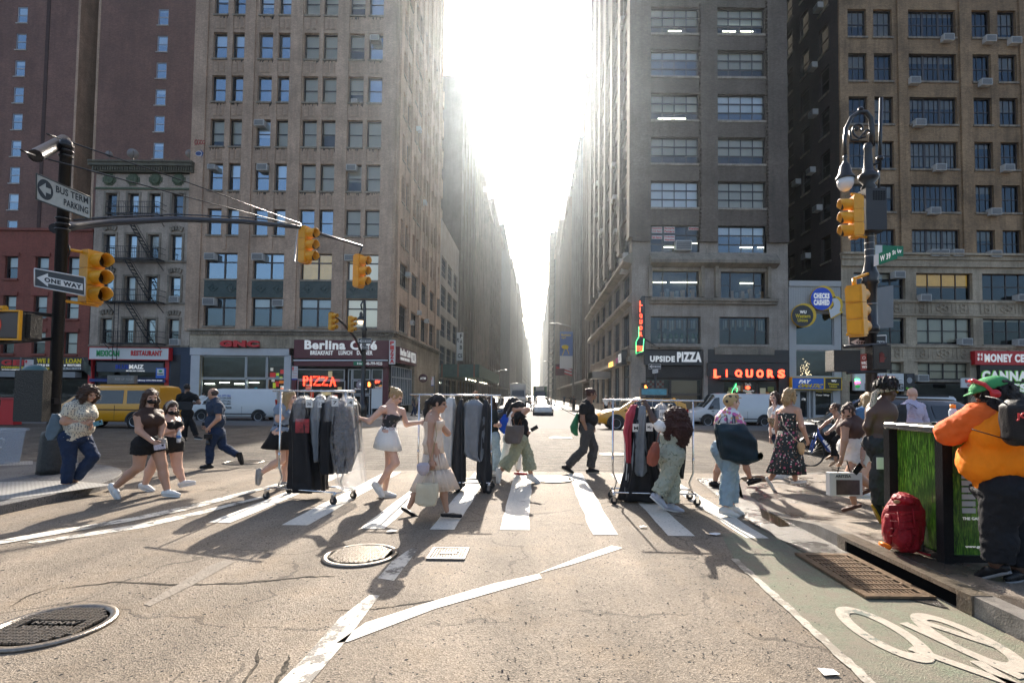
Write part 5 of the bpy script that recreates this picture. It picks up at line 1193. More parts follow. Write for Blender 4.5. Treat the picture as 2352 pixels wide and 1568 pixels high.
# =====================================================  STREET FURNITURE
M_POLE=M('black_glossy_pole_paint',(.012,.012,.014),.28,var=.3,vs=8,bump=.25,bs=30)
M_SIG=M('signal_yellow',(.72,.32,.01),.42,var=.12,vs=6);M_LENS=M('dark_lens',(.012,.012,.012),.2)
M_GREYM=M('bare_aluminium',(.38,.38,.38),.4,.8);M_TEX=M('rough_black_casing',(.035,.032,.026),.45,.2,var=.5,vs=60,bump=1.0,bs=55)
class Th:
 def __init__(s,name,label,cat,L,group=None):s.t=thing(name,label,cat,L,0,group);s.L=Vector(L)
 def p(s,x,y,Y):return PT(x,y,Y)-s.L
 def b(s,q,name,mat):return q.build(name,mat,s.t)
def signal(label,c,yaw,h=1.08,bracket=None,group='yellow traffic signal heads',tilt=0.0,lit=None):
 """three-lamp traffic signal; c = centre, yaw = direction the lamps face"""
 t=thing('traffic_signal',label,'traffic signal',c,yaw,group);t.rotation_euler=(0,tilt,yaw);s=h/1.08;w_,d_=.17*s,.20*s
 q=MB()
 for k in range(3):
  z=(k-1)*.355*s;q.box(-d_/2-.03,d_/2,-w_,w_,z-.172*s,z+.172*s);q.box(-d_/2-.05,-d_/2-.031,-w_*.8,w_*.8,z-.14*s,z+.14*s)
 q.box(-d_/2,d_/2-.02,-w_*.9,w_*.9,.533*s,.57*s);q.box(-d_/2,d_/2-.02,-w_*.9,w_*.9,-.57*s,-.533*s);q.build('housing',M_SIG,t)
 for k in range(3):
  z=(k-1)*.355*s;q=MB();r_=.15*s;seg=18
  rings=[]
  for(x,rr,cut)in((d_/2,r_,0),(d_/2+.30*s,r_,1),(d_/2+.30*s,r_-.008,1),(d_/2,r_-.008,0)):
   rings.append([(x-(0.16*s*cut*(1-math.cos(a))/2 if False else 0.10*s*cut*max(0,-math.sin(a))),rr*math.cos(a),z+rr*math.sin(a))for a in[2*math.pi*j/seg for j in range(seg)]])
  q.ring(rings,0,True,False);v=q.build('visor',M_SIG,t)
  q=MB();q.lathe((0,0,0),[(.005,.03),(.07*s,.025),(.14*s,0)],16);o=q.build('lens',lit[k]if lit and lit[k]else M_LENS,v);o.rotation_euler=(0,R(90),0);o.location=(d_/2+.01,0,z)
  q=MB();q.tube([(d_/2+.02,0,z),(d_/2+.28*s,0,z)],r_*.97,14,0,False);q.build('visor_lining',M('visor_black',(.01,.01,.01),.7),v,fixn=True)
 return t
def plate(name,label,cat,corners,th,face,rimc=None,back=None,group=None):
 """flat sign plate from 4 world corners (bl, br, tr, tl)"""
 c=[Vector(p)for p in corners];L=(c[0]+c[1])/2;t=Th(name,label,cat,L,group);c=[p-L for p in c];N=(c[1]-c[0]).cross(c[3]-c[0]).normalized()
 q=MB();q.add([p for p in c]+[p-N*th for p in c],[(0,1,2,3),(7,6,5,4),(0,4,5,1),(1,5,6,2),(2,6,7,3),(3,7,4,0)]);t.b(q,'panel',face)
 t.c=c;t.N=N;t.O=c[0];t.U=c[1]-c[0];t.V=c[3]-c[0]
 if rimc:
  q=MB();e=.03
  for a,b_ in((0,1),(1,2),(2,3),(3,0)):
   m=sum(c,Vector())/4;A,B_=c[a].lerp(m,.02),c[b_].lerp(m,.02);q.tube([A+N*.002,B_+N*.002],.012,4)
  t.b(q,'rim',rimc)
 return t
def ptxt(t,body,u0,u1,v0,v1,mat,bold=.03,th=.004,slant=0):return txt(body,t.O+t.U*u0+t.V*v0+t.N*.002,t.U*(u1-u0),t.V*(v1-v0),mat,t.t,bold,th,'lettering',slant)
def ppoly(t,poly,mat,name='emblem',off=.003):
 q=MB();q.add([t.O+t.U*u+t.V*v+t.N*off for u,v in poly],[tuple(range(len(poly)))]);return t.b(q,name,mat)
def oneway(t,left=True):
 m=(lambda u:u)if left else(lambda u:1-u)
 pl=[(m(.05),.5),(m(.27),.88),(m(.27),.68),(m(.95),.68),(m(.95),.30),(m(.27),.30),(m(.27),.12)]
 if not left:pl=pl[::-1]
 ppoly(t,pl,SW,'arrow');a,b_=(.20,.93)if left else(.07,.8);ptxt(t,'ONE WAY',a,b_,.36,.62,LK,.05,.004)
def rect(p1,p2,Y,Y2=None):
 Y2=Y2 or Y;return[PT(p1[0],p1[2],Y),PT(p2[0],p2[2],Y2),PT(p2[0],p2[1],Y2),PT(p1[0],p1[1],Y)]
 # --- left signal pole with its long mast arm
PY=9.3;L=Vector((PT(118,1085,PY).x,PY,.13));T=Th('signal_pole','thick black octagonal signal pole with a long curved mast arm','signal pole',L)
def zt_(y):return PT(125,y,PY).z-L.z
q=MB();q.lathe((0,0,0),[(.092,.7),(.086,zt_(340)),(.10,zt_(340)),(.10,zt_(328)),(.08,zt_(322))],8);T.b(q,'pole',M_POLE)
q=MB();q.lathe((0,0,0),[(.21,0),(.205,.1),(.17,.68),(.15,.74),(.10,.76)],8);T.b(q,'base',M('rough_black_base',(.02,.02,.018),.5,bump=.8,bs=40,var=.5,vs=20))
q=MB()
for y_ in(338,350,362,505,518,530):z=zt_(y_);q.lathe((0,0,0),[(.09,z),(.112,z+.01),(.112,z+.03),(.09,z+.04)],12)
T.b(q,'clamp',M_POLE)
arm=[T.p(125,525,PY),T.p(170,519,9.9),T.p(260,510,10.8),T.p(400,503,12.0),T.p(560,509,13.2),T.p(690,522,14.3),T.p(735,537,14.7),T.p(832,566,15.8)]
q=MB();q.tube(arm,[.09,.08,.075,.07,.062,.055,.045,.04],10);q.tube([p+Vector((0,-.01,.11))for p in arm[1:6]],.018,5);q.tube([arm[-1],T.p(825,585,15.8)],.03,6);T.b(q,'mast_arm',M('mast_arm_grey',(.035,.04,.05),.32,.3))
q=MB();a,b_=T.p(82,358,PY-1.0),T.p(148,322,PY+.5);q.tube([a,b_],[.10,.10],12,0,False);q.tube([b_,a],[.085,.085],12,0,True);T.b(q,'top_cross_pipe',M_POLE)
q=MB();q.tube([a,T.p(420,450,12.2),T.p(690,520,14.2)],.014,4);q.tube([b_,T.p(420,415,12.2),T.p(692,514,14.2)],.014,4);q.tube([a,T.p(48,345,7)],.014,4);q.tube([b_,T.p(108,308,8)],.014,4);T.b(q,'guy_wire',M_POLE)
q=MB();q.tube([T.p(133,558,PY)]+[T.p(152+8*math.cos(k),575+16*math.sin(k),PY+.1)for k in np.linspace(-2,3.4,9)],.015,5);T.b(q,'cable_loop',M_POLE)
q=MB();q.tube([T.p(140,570,PY),T.p(225,585,9.9)],.03,6);q.tube([T.p(140,690,PY),T.p(225,702,9.9)],.03,6);T.b(q,'signal_bracket',M_SIG)
q=MB();q.tube([T.p(-20,712,PY-1.2),T.p(120,724,PY)],.035,7);q.tube([T.p(-20,788,PY-1.2),T.p(120,778,PY)],.035,7);T.b(q,'walk_signal_bracket',M_POLE)
q=MB();p0,p1=T.p(30,968,PY-.5),T.p(100,850,PY-.5);q.box(p0.x,p1.x,p0.y,p0.y+.16,p0.z,p1.z);o=T.b(q,'control_cabinet',M_TEX)
q=MB();q.box(p1.x+.02,-.1,p0.y+.2,p0.y+.3,p0.z+.3,p0.z+.4);q.box(p0.x-.03,p0.x-.001,p0.y+.02,p0.y+.14,p0.z+.02,p1.z-.02);T.b(q,'cabinet_bracket',M_POLE)
q=MB();q.ball(((p0.x+p1.x)/2,p0.y+.09,p1.z),(.22,.09,.10),10);T.b(q,'cabinet_cap',M('teal_dome',(.05,.12,.13),.4))
signal('large yellow traffic signal on the left pole below the bus terminal sign',PT(212,638,9.75),R(-14),.97)
signal('yellow traffic signal near the middle of the mast arm',PT(702,563,14.4),R(-16),.98)
signal('yellow traffic signal hanging from the tip of the mast arm',PT(825,623,15.8),R(-18),.96)
q=MB();T2=Th('signal_bracket_frame','aluminium bracket frame holding the mast arm signal','bracket',PT(676,560,14.4));q.tube([T2.p(692,517,14.4),T2.p(686,520,14.4),T2.p(676,600,14.4),T2.p(695,606,14.4)],.025,6);T2.b(q,'tube',M_GREYM)
c4=rect((82,397,458),(209,453,505),9.0,9.35);t=plate('road_sign','white bus terminal parking sign with a round black arrow','road sign',c4,.01,M('worn_sign_white',(.40,.39,.34),.5,var=.15,vs=12),M('sign_rim_dark',(.06,.06,.05),.5))
ppoly(t,[(.17+.14*math.cos(a),.5+.38*math.sin(a))for a in[2*math.pi*i/20 for i in range(20)]],LK,'arrow_disc')
ppoly(t,[(.06,.5),(.18,.76),(.18,.60),(.27,.60),(.27,.40),(.18,.40),(.18,.24)],MATS['worn_sign_white'],'arrow',.005)
ptxt(t,'BUS TERM',.36,.95,.56,.82,LK,.02);ptxt(t,'PARKING',.50,.95,.17,.43,LK,.02)
t=plate('road_sign','black ONE WAY sign strapped to the big left signal pole','road sign',rect((78,616,657),(196,637,680),9.0,9.3),.01,SK,SW);oneway(t)
t=Th('walk_signal','yellow rimmed pedestrian signal cut by the left edge of the photo','pedestrian signal',PT(10,745,8.2));q=MB();a,b_=t.p(-34,777,8.2),t.p(46,716,8.2)
q.box(a.x,b_.x,0,.25,a.z,b_.z);q.box(b_.x,b_.x+.08,.1,.3,a.z+.02,b_.z-.02);t.b(q,'casing',M_TEX)
q=MB();e=.025;q.box(a.x-e,b_.x+e,-.03,.02,a.z-e,a.z);q.box(a.x-e,b_.x+e,-.03,.02,b_.z,b_.z+e);q.box(a.x-e,a.x,-.03,.02,a.z,b_.z);q.box(b_.x,b_.x+e,-.03,.02,a.z,b_.z);q.tube([(a.x,.1,b_.z+.06),(a.x+.2,.1,b_.z+.07)],.05,7);t.b(q,'yellow_rim',M_SIG)
q=MB();q.box(a.x+.02,b_.x-.02,-.012,-.002,a.z+.02,b_.z-.02);t.b(q,'screen',M('smoky_screen',(.05,.035,.035),.25));
q=MB();q.ball((a.x+.16,-.016,(a.z+b_.z)/2),(.10,.004,.15),10);t.b(q,'hand_symbol',M('dim_red_hand',(.35,.04,.02),.6,emit=.2))
M_PLAST=M('cloudy_plastic',(.42,.48,.55),.35)
M_PLAST.node_tree.nodes['Principled BSDF'].inputs['Alpha'].default_value=.35
t=Th('plastic_bin','cloudy plastic storage bin on the kerb at the left edge','bin',GR(-8,1066,.13));q=MB();a,b_=t.p(-60,1066,t.L.y),t.p(22,985,t.L.y)
q.ring([[(x*s-.0,y*s2,z)for x,y in((a.x,-.25),(.0+.22,-.25),(.22,.35),(a.x,.35))]for s,s2,z in((.82,.8,0),(1,1,b_.z),(.96,.96,b_.z),(.80,.78,.02))],0,True,True,False);t.b(q,'tub',M_PLAST)
q=MB();q.box(a.x,.25,-.28,-.25,b_.z-.05,b_.z);q.box(.22,.25,-.25,.38,b_.z-.05,b_.z);t.b(q,'lip',M_PLAST)
q=MB()
for k in range(4):q.tube([(-.3+.1*k+.1*math.cos(a_),-.1+.05*k,.18+.08*k+.09*math.sin(a_))for a_ in np.linspace(0,5,8)],.015,5)
t.b(q,'coiled_tube',M('pale_tube',(.6,.6,.6),.4))
# --- right lamp post
PY=10.6;L=Vector((PT(2002,900,PY).x,PY,.15));T=Th('lamp_post','ornate black crook lamp post loaded with signals and signs on the right corner','lamp post',L)
def zp(y,x=2002):return PT(x,y,PY).z-L.z
q=MB();q.lathe((0,0,0),[(.22,0),(.22,.3),(.15,.45),(.11,1.0),(.105,zp(765)),(.16,zp(763)),(.16,zp(750)),(.125,zp(745)),(.12,zp(655)),(.17,zp(650)),(.14,zp(642)),(.17,zp(632)),(.13,zp(622)),(.09,zp(600)),(.085,zp(440)),(.15,zp(432)),(.10,zp(424)),(.19,zp(412)),(.20,zp(404)),(.11,zp(396)),(.09,zp(385)),(.07,zp(345)),(.09,zp(340)),(.06,zp(330))],16);T.b(q,'post',M_POLE)
crook=[T.p(2003,335,PY),T.p(2003,300,PY),T.p(2000,272,PY),T.p(1989,258,PY),T.p(1972,258,PY),T.p(1955,270,PY),T.p(1943,296,PY),T.p(1940,325,PY),T.p(1941,356,PY)]
q=MB();q.tube(crook,[.06,.055,.05,.05,.045,.04,.038,.036,.035],10);T.b(q,'crook',M_POLE)
q=MB();sp=lambda cx,cy,r0,r1,a0,a1:[T.p(cx+(r0+(r1-r0)*k/14)*math.cos(a0+(a1-a0)*k/14),cy+(r0+(r1-r0)*k/14)*math.sin(a0+(a1-a0)*k/14),PY)for k in range(15)]
q.tube(sp(1974,297,22,4,.9,7.2),.022,6);q.tube(sp(1994,305,9,2,2.5,8),.02,6);q.tube([T.p(1952,300,PY),T.p(1955,322,PY),T.p(1970,322,PY),T.p(1985,305,PY)],.024,6);q.ball(T.p(1967,296,PY),.05,8);q.ball(T.p(1977,258,PY)+Vector((0,0,.06)),(.06,.06,.05),8);T.b(q,'scroll_ornament',M_POLE)
q=MB();c=T.p(1942,436,PY);hz=lambda y:PT(1942,y,PY).z-L.z
q.lathe((c.x,c.y,0),[(.03,hz(356)),(.05,hz(362)),(.03,hz(366)),(.05,hz(374)),(.10,hz(382)),(.13,hz(400)),(.18,hz(408)),(.185,hz(412)),(.17,hz(413))],16);T.b(q,'lamp_hood',M_POLE)
q=MB();q.lathe((c.x,c.y,0),[(.165,hz(412)),(.155,hz(424)),(.11,hz(434)),(.05,hz(439)),(.005,hz(440))],16);gg=M('frosted_lamp_glass',(.62,.62,.62),.2);T.b(q,'lamp_globe',gg)
q=MB();q.tube([T.p(2018,440,PY),T.p(2020,370,PY)],.02,6);q.tube([T.p(2020,392,PY),T.p(2024,225,PY)],.035,8);q.lathe(tuple(T.p(2021,366,PY)),[(.04,-.03),(.07,0),(.07,.04),(.04,.07)],10);q.tube([T.p(2003,380,PY),T.p(2020,372,PY)],.03,6);T.b(q,'antenna',M_POLE)
q=MB()
for y_ in(765,748,700,628,612,590,575,560,545):q.lathe((0,0,zp(y_)),[(.132 if y_>640 else .092,0),(.137 if y_>640 else .097,.008),(.132 if y_>640 else .092,.016)],14)
T.b(q,'steel_strap',M_GREYM)
q=MB();a,b_=T.p(1990,527,PY-.25),T.p(2036,432,PY-.25);q.box(a.x,b_.x,a.y,a.y+.3,a.z,b_.z);T.b(q,'equipment_cabinet',M('matt_black_cabinet',(.022,.02,.02),.5,var=.2))
q=MB()
for i in range(8):
 for j in range(5):x=a.x+.14+i*.033;z=b_.z-.06-j*.04;q.box(x,x+.02,a.y-.004,a.y-.001,z-.025,z)
T.b(q,'vent_holes',MATS['dark_void'])
q=MB();q.tube([T.p(1955,446,PY-.1),T.p(1990,450,PY)],.03,6);q.tube([T.p(1955,540,PY-.1),T.p(2000,546,PY)],.03,6);q.tube([T.p(1962,640,PY-.5),T.p(2002,626,PY)],.03,6);q.tube([T.p(1946,768,PY-.5),T.p(1995,760,PY)],.03,6);q.tube([T.p(1962,640,PY-.5),T.p(1962,656,PY-.5)],.04,6);T.b(q,'signal_bracket',M_SIG)
signal('upper yellow signal on the right lamp post, lamps turned left',PT(1964,499,PY-.15),R(172),.82)
signal('lower yellow signal on the right lamp post seen from behind',PT(1968,714,PY-.5),R(38),.96,tilt=R(-6))
t=plate('street_sign','green W 39 St street name blade in front','street sign',rect((2007,586,612),(2061,566,594),PY-.2,PY-.5),.006,M('street_sign_green',(.0,.16,.07),.45));ptxt(t,'W 39',.28,.72,.22,.74,LW,.03);ptxt(t,'St',.80,.94,.45,.82,LW,.02);ppoly(t,[(0,0),(.22,0),(.22,1),(0,1)],SW,'badge')
t=plate('street_sign','green avenue name blade behind the W 39 St blade','street sign',rect((2010,563,588),(2075,565,589),PY+.05),.006,MATS['street_sign_green']);ptxt(t,'8 Av',.55,.93,.3,.72,LW,.03);ppoly(t,[(0,0),(.25,0),(.25,1),(0,1)],SW,'badge')
t=plate('road_sign','large blank back of a grey sign clamped behind the lamp post','road sign',rect((1986,666,756),(2052,655,752),PY+.15,PY+.5),.008,M('bare_sign_back',(.16,.165,.175),.45,.5,var=.1,vs=3));ptxt(t,'GE',.05,.22,.28,.4,LW,.05);ptxt(t,'TE',.05,.22,.14,.26,LW,.05)
t=plate('road_sign','black ONE WAY sign behind the right lamp post','road sign',rect((1949,773,798),(2036,770,800),PY+.15),.008,SK,SW);oneway(t)
t=plate('road_sign','red WRONG WAY cycle sign between the two walk signals','road sign',rect((1976,813,851),(2003,811,849),PY-.16),.006,M('sign_red_faded',(.45,.09,.07),.5));ptxt(t,'WRONG',.08,.92,.36,.54,LW,.03);ptxt(t,'WAY',.12,.88,.12,.3,LW,.03)
q=MB();[q.tube([t.O+t.U*(u+.12*math.cos(a_))+t.V*(.76+.09*math.sin(a_))+t.N*.004 for a_ in np.linspace(0,6.28,11)],.004,4)for u in(.3,.7)];t.b(q,'bicycle_symbol',LW)
def pedsig(label,px,Y,lit=False,group=None):
 t=Th('walk_signal',label,'pedestrian signal',PT((px[0]+px[1])/2,px[3],Y),group);a,b_=t.p(px[0],px[3],Y),t.p(px[1],px[2],Y);m=M_TEX if Y<20 else M_POLE
 q=MB();q.box(a.x,b_.x,0,(b_.x-a.x)*.6,a.z,b_.z);t.b(q,'casing',m);w_=(b_.x-a.x)
 if lit is not None:
  q=MB();q.box(a.x+w_*.06,b_.x-w_*.06,-.004,-.001,a.z+w_*.06,b_.z-w_*.06);t.b(q,'screen',M('dark_screen',(.02,.012,.012),.2))
  q=MB();cx=(a.x+b_.x)/2;zc_=(a.z+b_.z)/2;s=w_*.28;q.box(cx-s*.5,cx+s*.4,-.012,-.005,zc_-s,zc_+.1*s)
  for k in range(4):q.box(cx-s*.5+k*s*.24,cx-s*.5+k*s*.24+s*.17,-.012,-.005,zc_+.1*s,zc_+s*(.8,1,.95,.7)[k])
  q.obox((cx+s*.4,-.012,zc_-s*.5),(s*.4,0,s*.4),(-.12*s,0,.12*s),(0,.006,0));t.b(q,'hand_symbol',M('lit_orange_hand',(1,.18,.03),.5,emit=4)if lit else M('unlit_hand',(.18,.03,.02),.6))
 return t
t=pedsig('black walk signal to the left of the lamp post, seen from behind',(1916,1976,804,852),PY-.3,None)
t=pedsig('dark walk signal with a dim red hand on the lamp post',(2005,2046,792,848),PY-.35,False)
q=MB();T.b((lambda q:(q.tube([T.p(1938,797,PY-.3),T.p(2035,790,PY-.3)],.035,7),q.tube([T.p(1945,856,PY-.3),T.p(2035,852,PY-.3)],.03,7),q)[2])(q),'walk_signal_bracket',M_POLE)
# --- lamp post and signals on the far left corner
FYc=37.0;L=Vector((PT(833,930,FYc).x,FYc,-.16));T=Th('lamp_post','distant dark lamp post with a mast arm in front of the cafe','lamp post',L)
q=MB();zq=lambda y:PT(833,y,FYc).z-L.z;q.lathe((0,0,0),[(.3,0),(.3,.9),(.16,1.1),(.16,zq(760)),(.22,zq(757)),(.12,zq(750)),(.10,zq(712)),(.06,zq(692)),(.02,zq(688))],10);T.b(q,'post',M_POLE)
q=MB();q.tube([T.p(832,712,FYc),T.p(829,700,FYc),T.p(834,691,FYc)],.06,6);c=T.p(829,736,FYc);q.lathe(tuple(c),[(.3,-.02),(.3,.1),(.12,.3),(.12,.5),(.04,.65)],12);T.b(q,'lamp_hood',M_POLE)
q=MB();q.ball((c.x,c.y,c.z-.08),(.24,.24,.22),10);T.b(q,'lamp_globe',M('lit_warm_globe',(1,.75,.45),.3,emit=.9))
q=MB();q.tube([T.p(831,812,FYc),T.p(815,775,FYc-1.5),T.p(790,745,FYc-3),T.p(760,717,FYc-5)],[.09,.09,.08,.07],8);T.b(q,'mast_arm',M_POLE)
signal('small yellow signal at the far tip of the cafe corner mast arm',PT(762,738,32),R(-14),1.05);signal('small yellow signal beside the far lamp post at the cafe corner',PT(806,744,34.5),R(-14),1.02)
q=MB();
t=plate('road_sign','small ONE WAY sign on the far cafe corner post','road sign',rect((823,777,789),(853,777,789),FYc-.3),.01,SK,SW);oneway(t)
t=plate('road_sign','tiny right pointing ONE WAY sign below the larger one at the cafe','road sign',rect((833,792,801),(846,794,803),FYc-.3),.01,SK,SW);oneway(t,False)
t=plate('street_sign','green 8 Av street name blade on the far cafe corner post','street sign',rect((812,830,839),(833,830,839),FYc-.3),.01,MATS['street_sign_green']);ptxt(t,'8 Av',.4,.92,.2,.8,LW,.03)
pedsig('lit orange hand signal on the cafe corner post',(838,858,872,892),FYc-.3,True)
T=Th('sign_pole','thin black pole with two ONE WAY signs by the pizza shop corner','sign pole',Vector((PT(1505,930,FYc).x,FYc,-.16)));q=MB();q.tube([(0,0,0),(0,0,PT(1505,836,FYc).z+.16)],.07,8);T.b(q,'pole',M_POLE)
t=plate('road_sign','ONE WAY sign pointing left on the pizza shop corner','road sign',rect((1490,836,847),(1518,836,847),FYc-.12),.01,SK,SW);oneway(t)
t=plate('road_sign','small ONE WAY sign turned right below the one on the pizza shop corner','road sign',rect((1498,849,858),(1512,847,856),FYc-.12),.01,SW,SK);oneway(t,False)
pedsig('lit orange hand signal at the pizza shop corner',(1474,1492,879,899),FYc-.3,True)
def psign(label,x,yt,yb,Y,px,group='parking regulation signs'):
 T=Th('parking_sign',label,'parking sign',Vector((PT(x,930,Y).x,Y,-.1)),group);q=MB();q.tube([(0,0,0),(0,0,PT(x,yt,Y).z+.1)],.04,6);T.b(q,'post',M('grey_post',(.12,.12,.12),.4,.4))
 a,b_=T.p(px[0],px[3],Y-.06),T.p(px[1],px[2],Y-.06);q=MB();q.box(a.x,b_.x,a.y,a.y+.01,a.z,b_.z);o=T.b(q,'panel',SW)
 h=b_.z-a.z;w_=b_.x-a.x
 def strip(u0,u1,v0,v1,m,nm):q=MB();q.box(a.x+w_*u0,a.x+w_*u1,a.y-.006,a.y-.002,a.z+h*v0,a.z+h*v1);q.build(nm,m,o)
 strip(.06,.3,.68,.96,LR_,'red_block');strip(.0,1,-.1,-.01,LB,'blue_tag')
 for k in range(7):strip(.1+(.25 if k>4 else 0),.9,.06+k*.13,.09+k*.13,LR_ if k%2 else M('faint_red',(.45,.15,.15),.5),'text_line')
 txt('3',(a.x+w_*.1,a.y-.008,a.z+h*.55),(w_*.15,0,0),(0,0,h*.1),LR_,o,.04,.004);return T
psign('parking sign in front of the pawn shop at the left',43,820,0,30,(56,77,826,847));psign('parking sign on a post at the cafe end of the white van',667,832,0,37,(670,684,841,869));psign('parking sign on the side street pavement past the cafe',997,862,0,46,(990,996,866,884))
def cobra(label,x,y,Y,sgn):
 X=(XR-3.3)if sgn<0 else(XLc+3.6);z=PT(x,y,Y).z;T=Th('street_light',label,'street light',Vector((X,Y,-.2)),'tall curved street lights down the side street')
 q=MB();q.tube([(0,0,0),(0,0,z-.8),(sgn*.4,0,z-.1),(sgn*2.2,0,z+.3)],[.12,.09,.06,.05],8);T.b(q,'pole',M_STEEL);q=MB();q.ball((sgn*2.5,0,z+.25),(.45,.16,.1),8);T.b(q,'lamp_head',M_GREYM)
cobra('nearest curved street light on the right pavement by the banner',1230,743,62,-1);cobra('curved street light rising from behind the sidewalk shed',1150,850,95,1);cobra('second curved street light on the right further down',1247,830,120,-1);cobra('distant curved street light on the left',1190,880,150,1)

# =====================================================  VEHICLES
M_TYRE=M('tyre_rubber',(.018,.018,.018),.85,bump=.3,bs=50);M_RIM=M('alloy_rim',(.34,.34,.35),.35,.8);M_BLKP=M('black_plastic_trim',(.02,.02,.021),.6)
M_CGL=M('car_window_tint',(.012,.014,.016),.04,spec=.8);M_HL=M('headlight_glass',(.6,.6,.6),.08,.2);M_TL=M('tail_light_red',(.4,.01,.01),.2)
M_PLATE=M('number_plate',(.6,.5,.25),.5);CAR_Y=M('taxi_yellow_paint',(.62,.275,.006),.32,coat=.5);CAR_W=M('white_car_paint',(.55,.55,.53),.35,coat=.4,var=.05,vs=1);CAR_K=M('black_car_paint',(.015,.016,.02),.22,coat=.8);CAR_G=M('grey_car_paint',(.16,.17,.18),.3,coat=.5)
def wheel_meshes(r):
 k=('wh',r)
 if k not in WINC:
  a=MB();a.ring([[(rr*math.cos(t),y,rr*math.sin(t))for t in[2*math.pi*j/28 for j in range(28)]]for rr,y in((r*.66,-.105),(r*.93,-.11),(r,-.07),(r,.09),(r*.6,.1))])
  b_=MB();b_.ring([[(rr*math.cos(t),y,rr*math.sin(t))for t in[2*math.pi*j/20 for j in range(20)]]for rr,y in((.01,-.085),(r*.2,-.09),(r*.24,-.06),(r*.55,-.055),(r*.60,-.108),(r*.67,-.112))],0,True,False)
  for i in range(8):t=i*math.pi/4;m=Matrix.Rotation(t,3,'Y');b_.obox(m@Vector((r*.18,-.095,-r*.06)),m@Vector((r*.42,0,0)),m@Vector((0,0,r*.12)),(0,.03,0))
  WINC[k]=(a.mesh('tyre',[M_TYRE]),b_.mesh('rim',[M_RIM]))
 return WINC[k]
def vehicle(name,label,cat,loc,rz,st,paint,wx,wr=.34,side=(),glass=None,ws=None,rw=None,group=None,extra=None,trim=True):
 """st: stations (x, bottom z, belt z, top z, half width, roof half width), front at +x; wx wheel x positions; side = list of window quads in (x, t)"""
 t=thing(name,label,cat,loc,rz,group);glass=glass or M_CGL
 def sec(s):
  x,zb,zl,zt,w_,wr_=s;half=[(w_*.90,zb),(w_,zb+.10),(w_*1.0,(zb+zl)/2+.05),(w_*.985,zl),(wr_+(w_-wr_)*.12,zl+(zt-zl)*.86),(wr_*.82,zt-.008),(wr_*.4,zt+.02)]
  return[(x,-y,z)for y,z in half]+[(x,y,z)for y,z in reversed(half)]
 rings=[sec(s)for s in st];q=MB();q.ring(rings,0,True,True)
 nseg=14;idx=0
 for i in range(len(st)-1):
  for j in range(nseg):
   if(ws==i or rw==i)and j in(4,5,6,7,8):q.m[idx]=1
   idx+=1
 bd=q.build('body',[paint,glass],t)
 md=bd.modifiers.new('b','BEVEL');md.width=.03;md.segments=2;md.limit_method='ANGLE';md.angle_limit=R(50)
 def surf(x,u,sgn,off=.008):
  k=0
  while k<len(st)-2 and not(min(st[k][0],st[k+1][0])<=x<=max(st[k][0],st[k+1][0])):k+=1
  f=(x-st[k][0])/(st[k+1][0]-st[k][0]);S=[a+(b_-a)*f for a,b_ in zip(st[k],st[k+1])]
  y0,z0=S[4]*.985,S[2];y1,z1=S[5]+(S[4]-S[5])*.12,S[2]+(S[3]-S[2])*.86
  return Vector((x,sgn*(y0+(y1-y0)*u+off),z0+(z1-z0)*u))
 for sg in(-1,1):
  for poly in side:
   q=MB();n_=6;bot,top=poly;pts=[]
   for i in range(n_+1):
    f=i/n_;pts.append(surf(bot[0]+(bot[1]-bot[0])*f,bot[2],sg));pts.append(surf(top[0]+(top[1]-top[0])*f,top[2],sg))
   q.add(pts,[(2*i,2*i+1,2*i+3,2*i+2)for i in range(n_)]);q.build('side_window',glass,t)
 a,b_=wheel_meshes(wr)
 for x in wx:
  w_=max(s[4]for s in st)
  for sg in(-1,1):
   o=link('wheel',a,t,(x,sg*(w_-.07),wr));o.rotation_euler=(0,rnd.random(),0 if sg<0 else math.pi);link('rim',b_,o)
   q=MB();q.ring([[(x+(wr+e)*math.cos(th),sg*(w_+.004+(.012 if k else 0)),wr+(wr+e)*math.sin(th))for th in[math.pi*j/16-.12 for j in range(17)]+[]]for k,e in((0,.02),(1,.045),(1,.10),(0,.115))],0,False,False)
   q.add([(x+(wr+.03)*math.cos(2*math.pi*j/20),sg*(w_-.005+.008),wr+(wr+.03)*math.sin(2*math.pi*j/20))for j in range(20)],[tuple(range(20))],1);q.build('wheel_arch',[M_BLKP if trim else paint,MATS['dark_void']],t)
 if extra:extra(t,surf,st)
 return t
def bx(parent,name,mat,*b):
 q=MB();q.box(*b);o=q.build(name,mat,parent);return o
def front(t,x,w_,z,paint_dark=True,gr=(.45,.12),hl=.17):
 for sg in(-1,1):bx(t,'headlight',M_HL,x-.12,x+.015,sg*w_*.62-hl,sg*w_*.62+hl,z-.07,z+.08)
 bx(t,'grille',M_BLKP,x-.05,x+.02,-gr[0],gr[0],z-gr[1],z+gr[1]*.6);bx(t,'number_plate',M_PLATE,x,x+.03,-.16,.16,z-.32,z-.2);bx(t,'bumper',M_BLKP,x-.05,x+.04,-w_*.85,w_*.85,z-.48,z-.34)
def mirrors(t,x,w_,z,paint):
 for sg in(-1,1):q=MB();q.ball((x,sg*(w_+.12),z),(.07,.12,.09),8);q.build('wing_mirror',paint,t)
VAN=[(-2.85,.42,1.0,1.95,.90,.76),(-2.80,.35,1.05,2.06,.98,.82),(-2.4,.32,1.05,2.10,1.0,.85),(0.9,.32,1.05,2.10,1.0,.85),(1.25,.32,1.05,2.02,1.0,.80),(1.95,.32,1.08,1.22,.99,.82),(2.2,.32,1.02,1.12,.98,.80),(2.72,.34,.88,.96,.95,.75),(2.84,.42,.70,.80,.84,.6)]
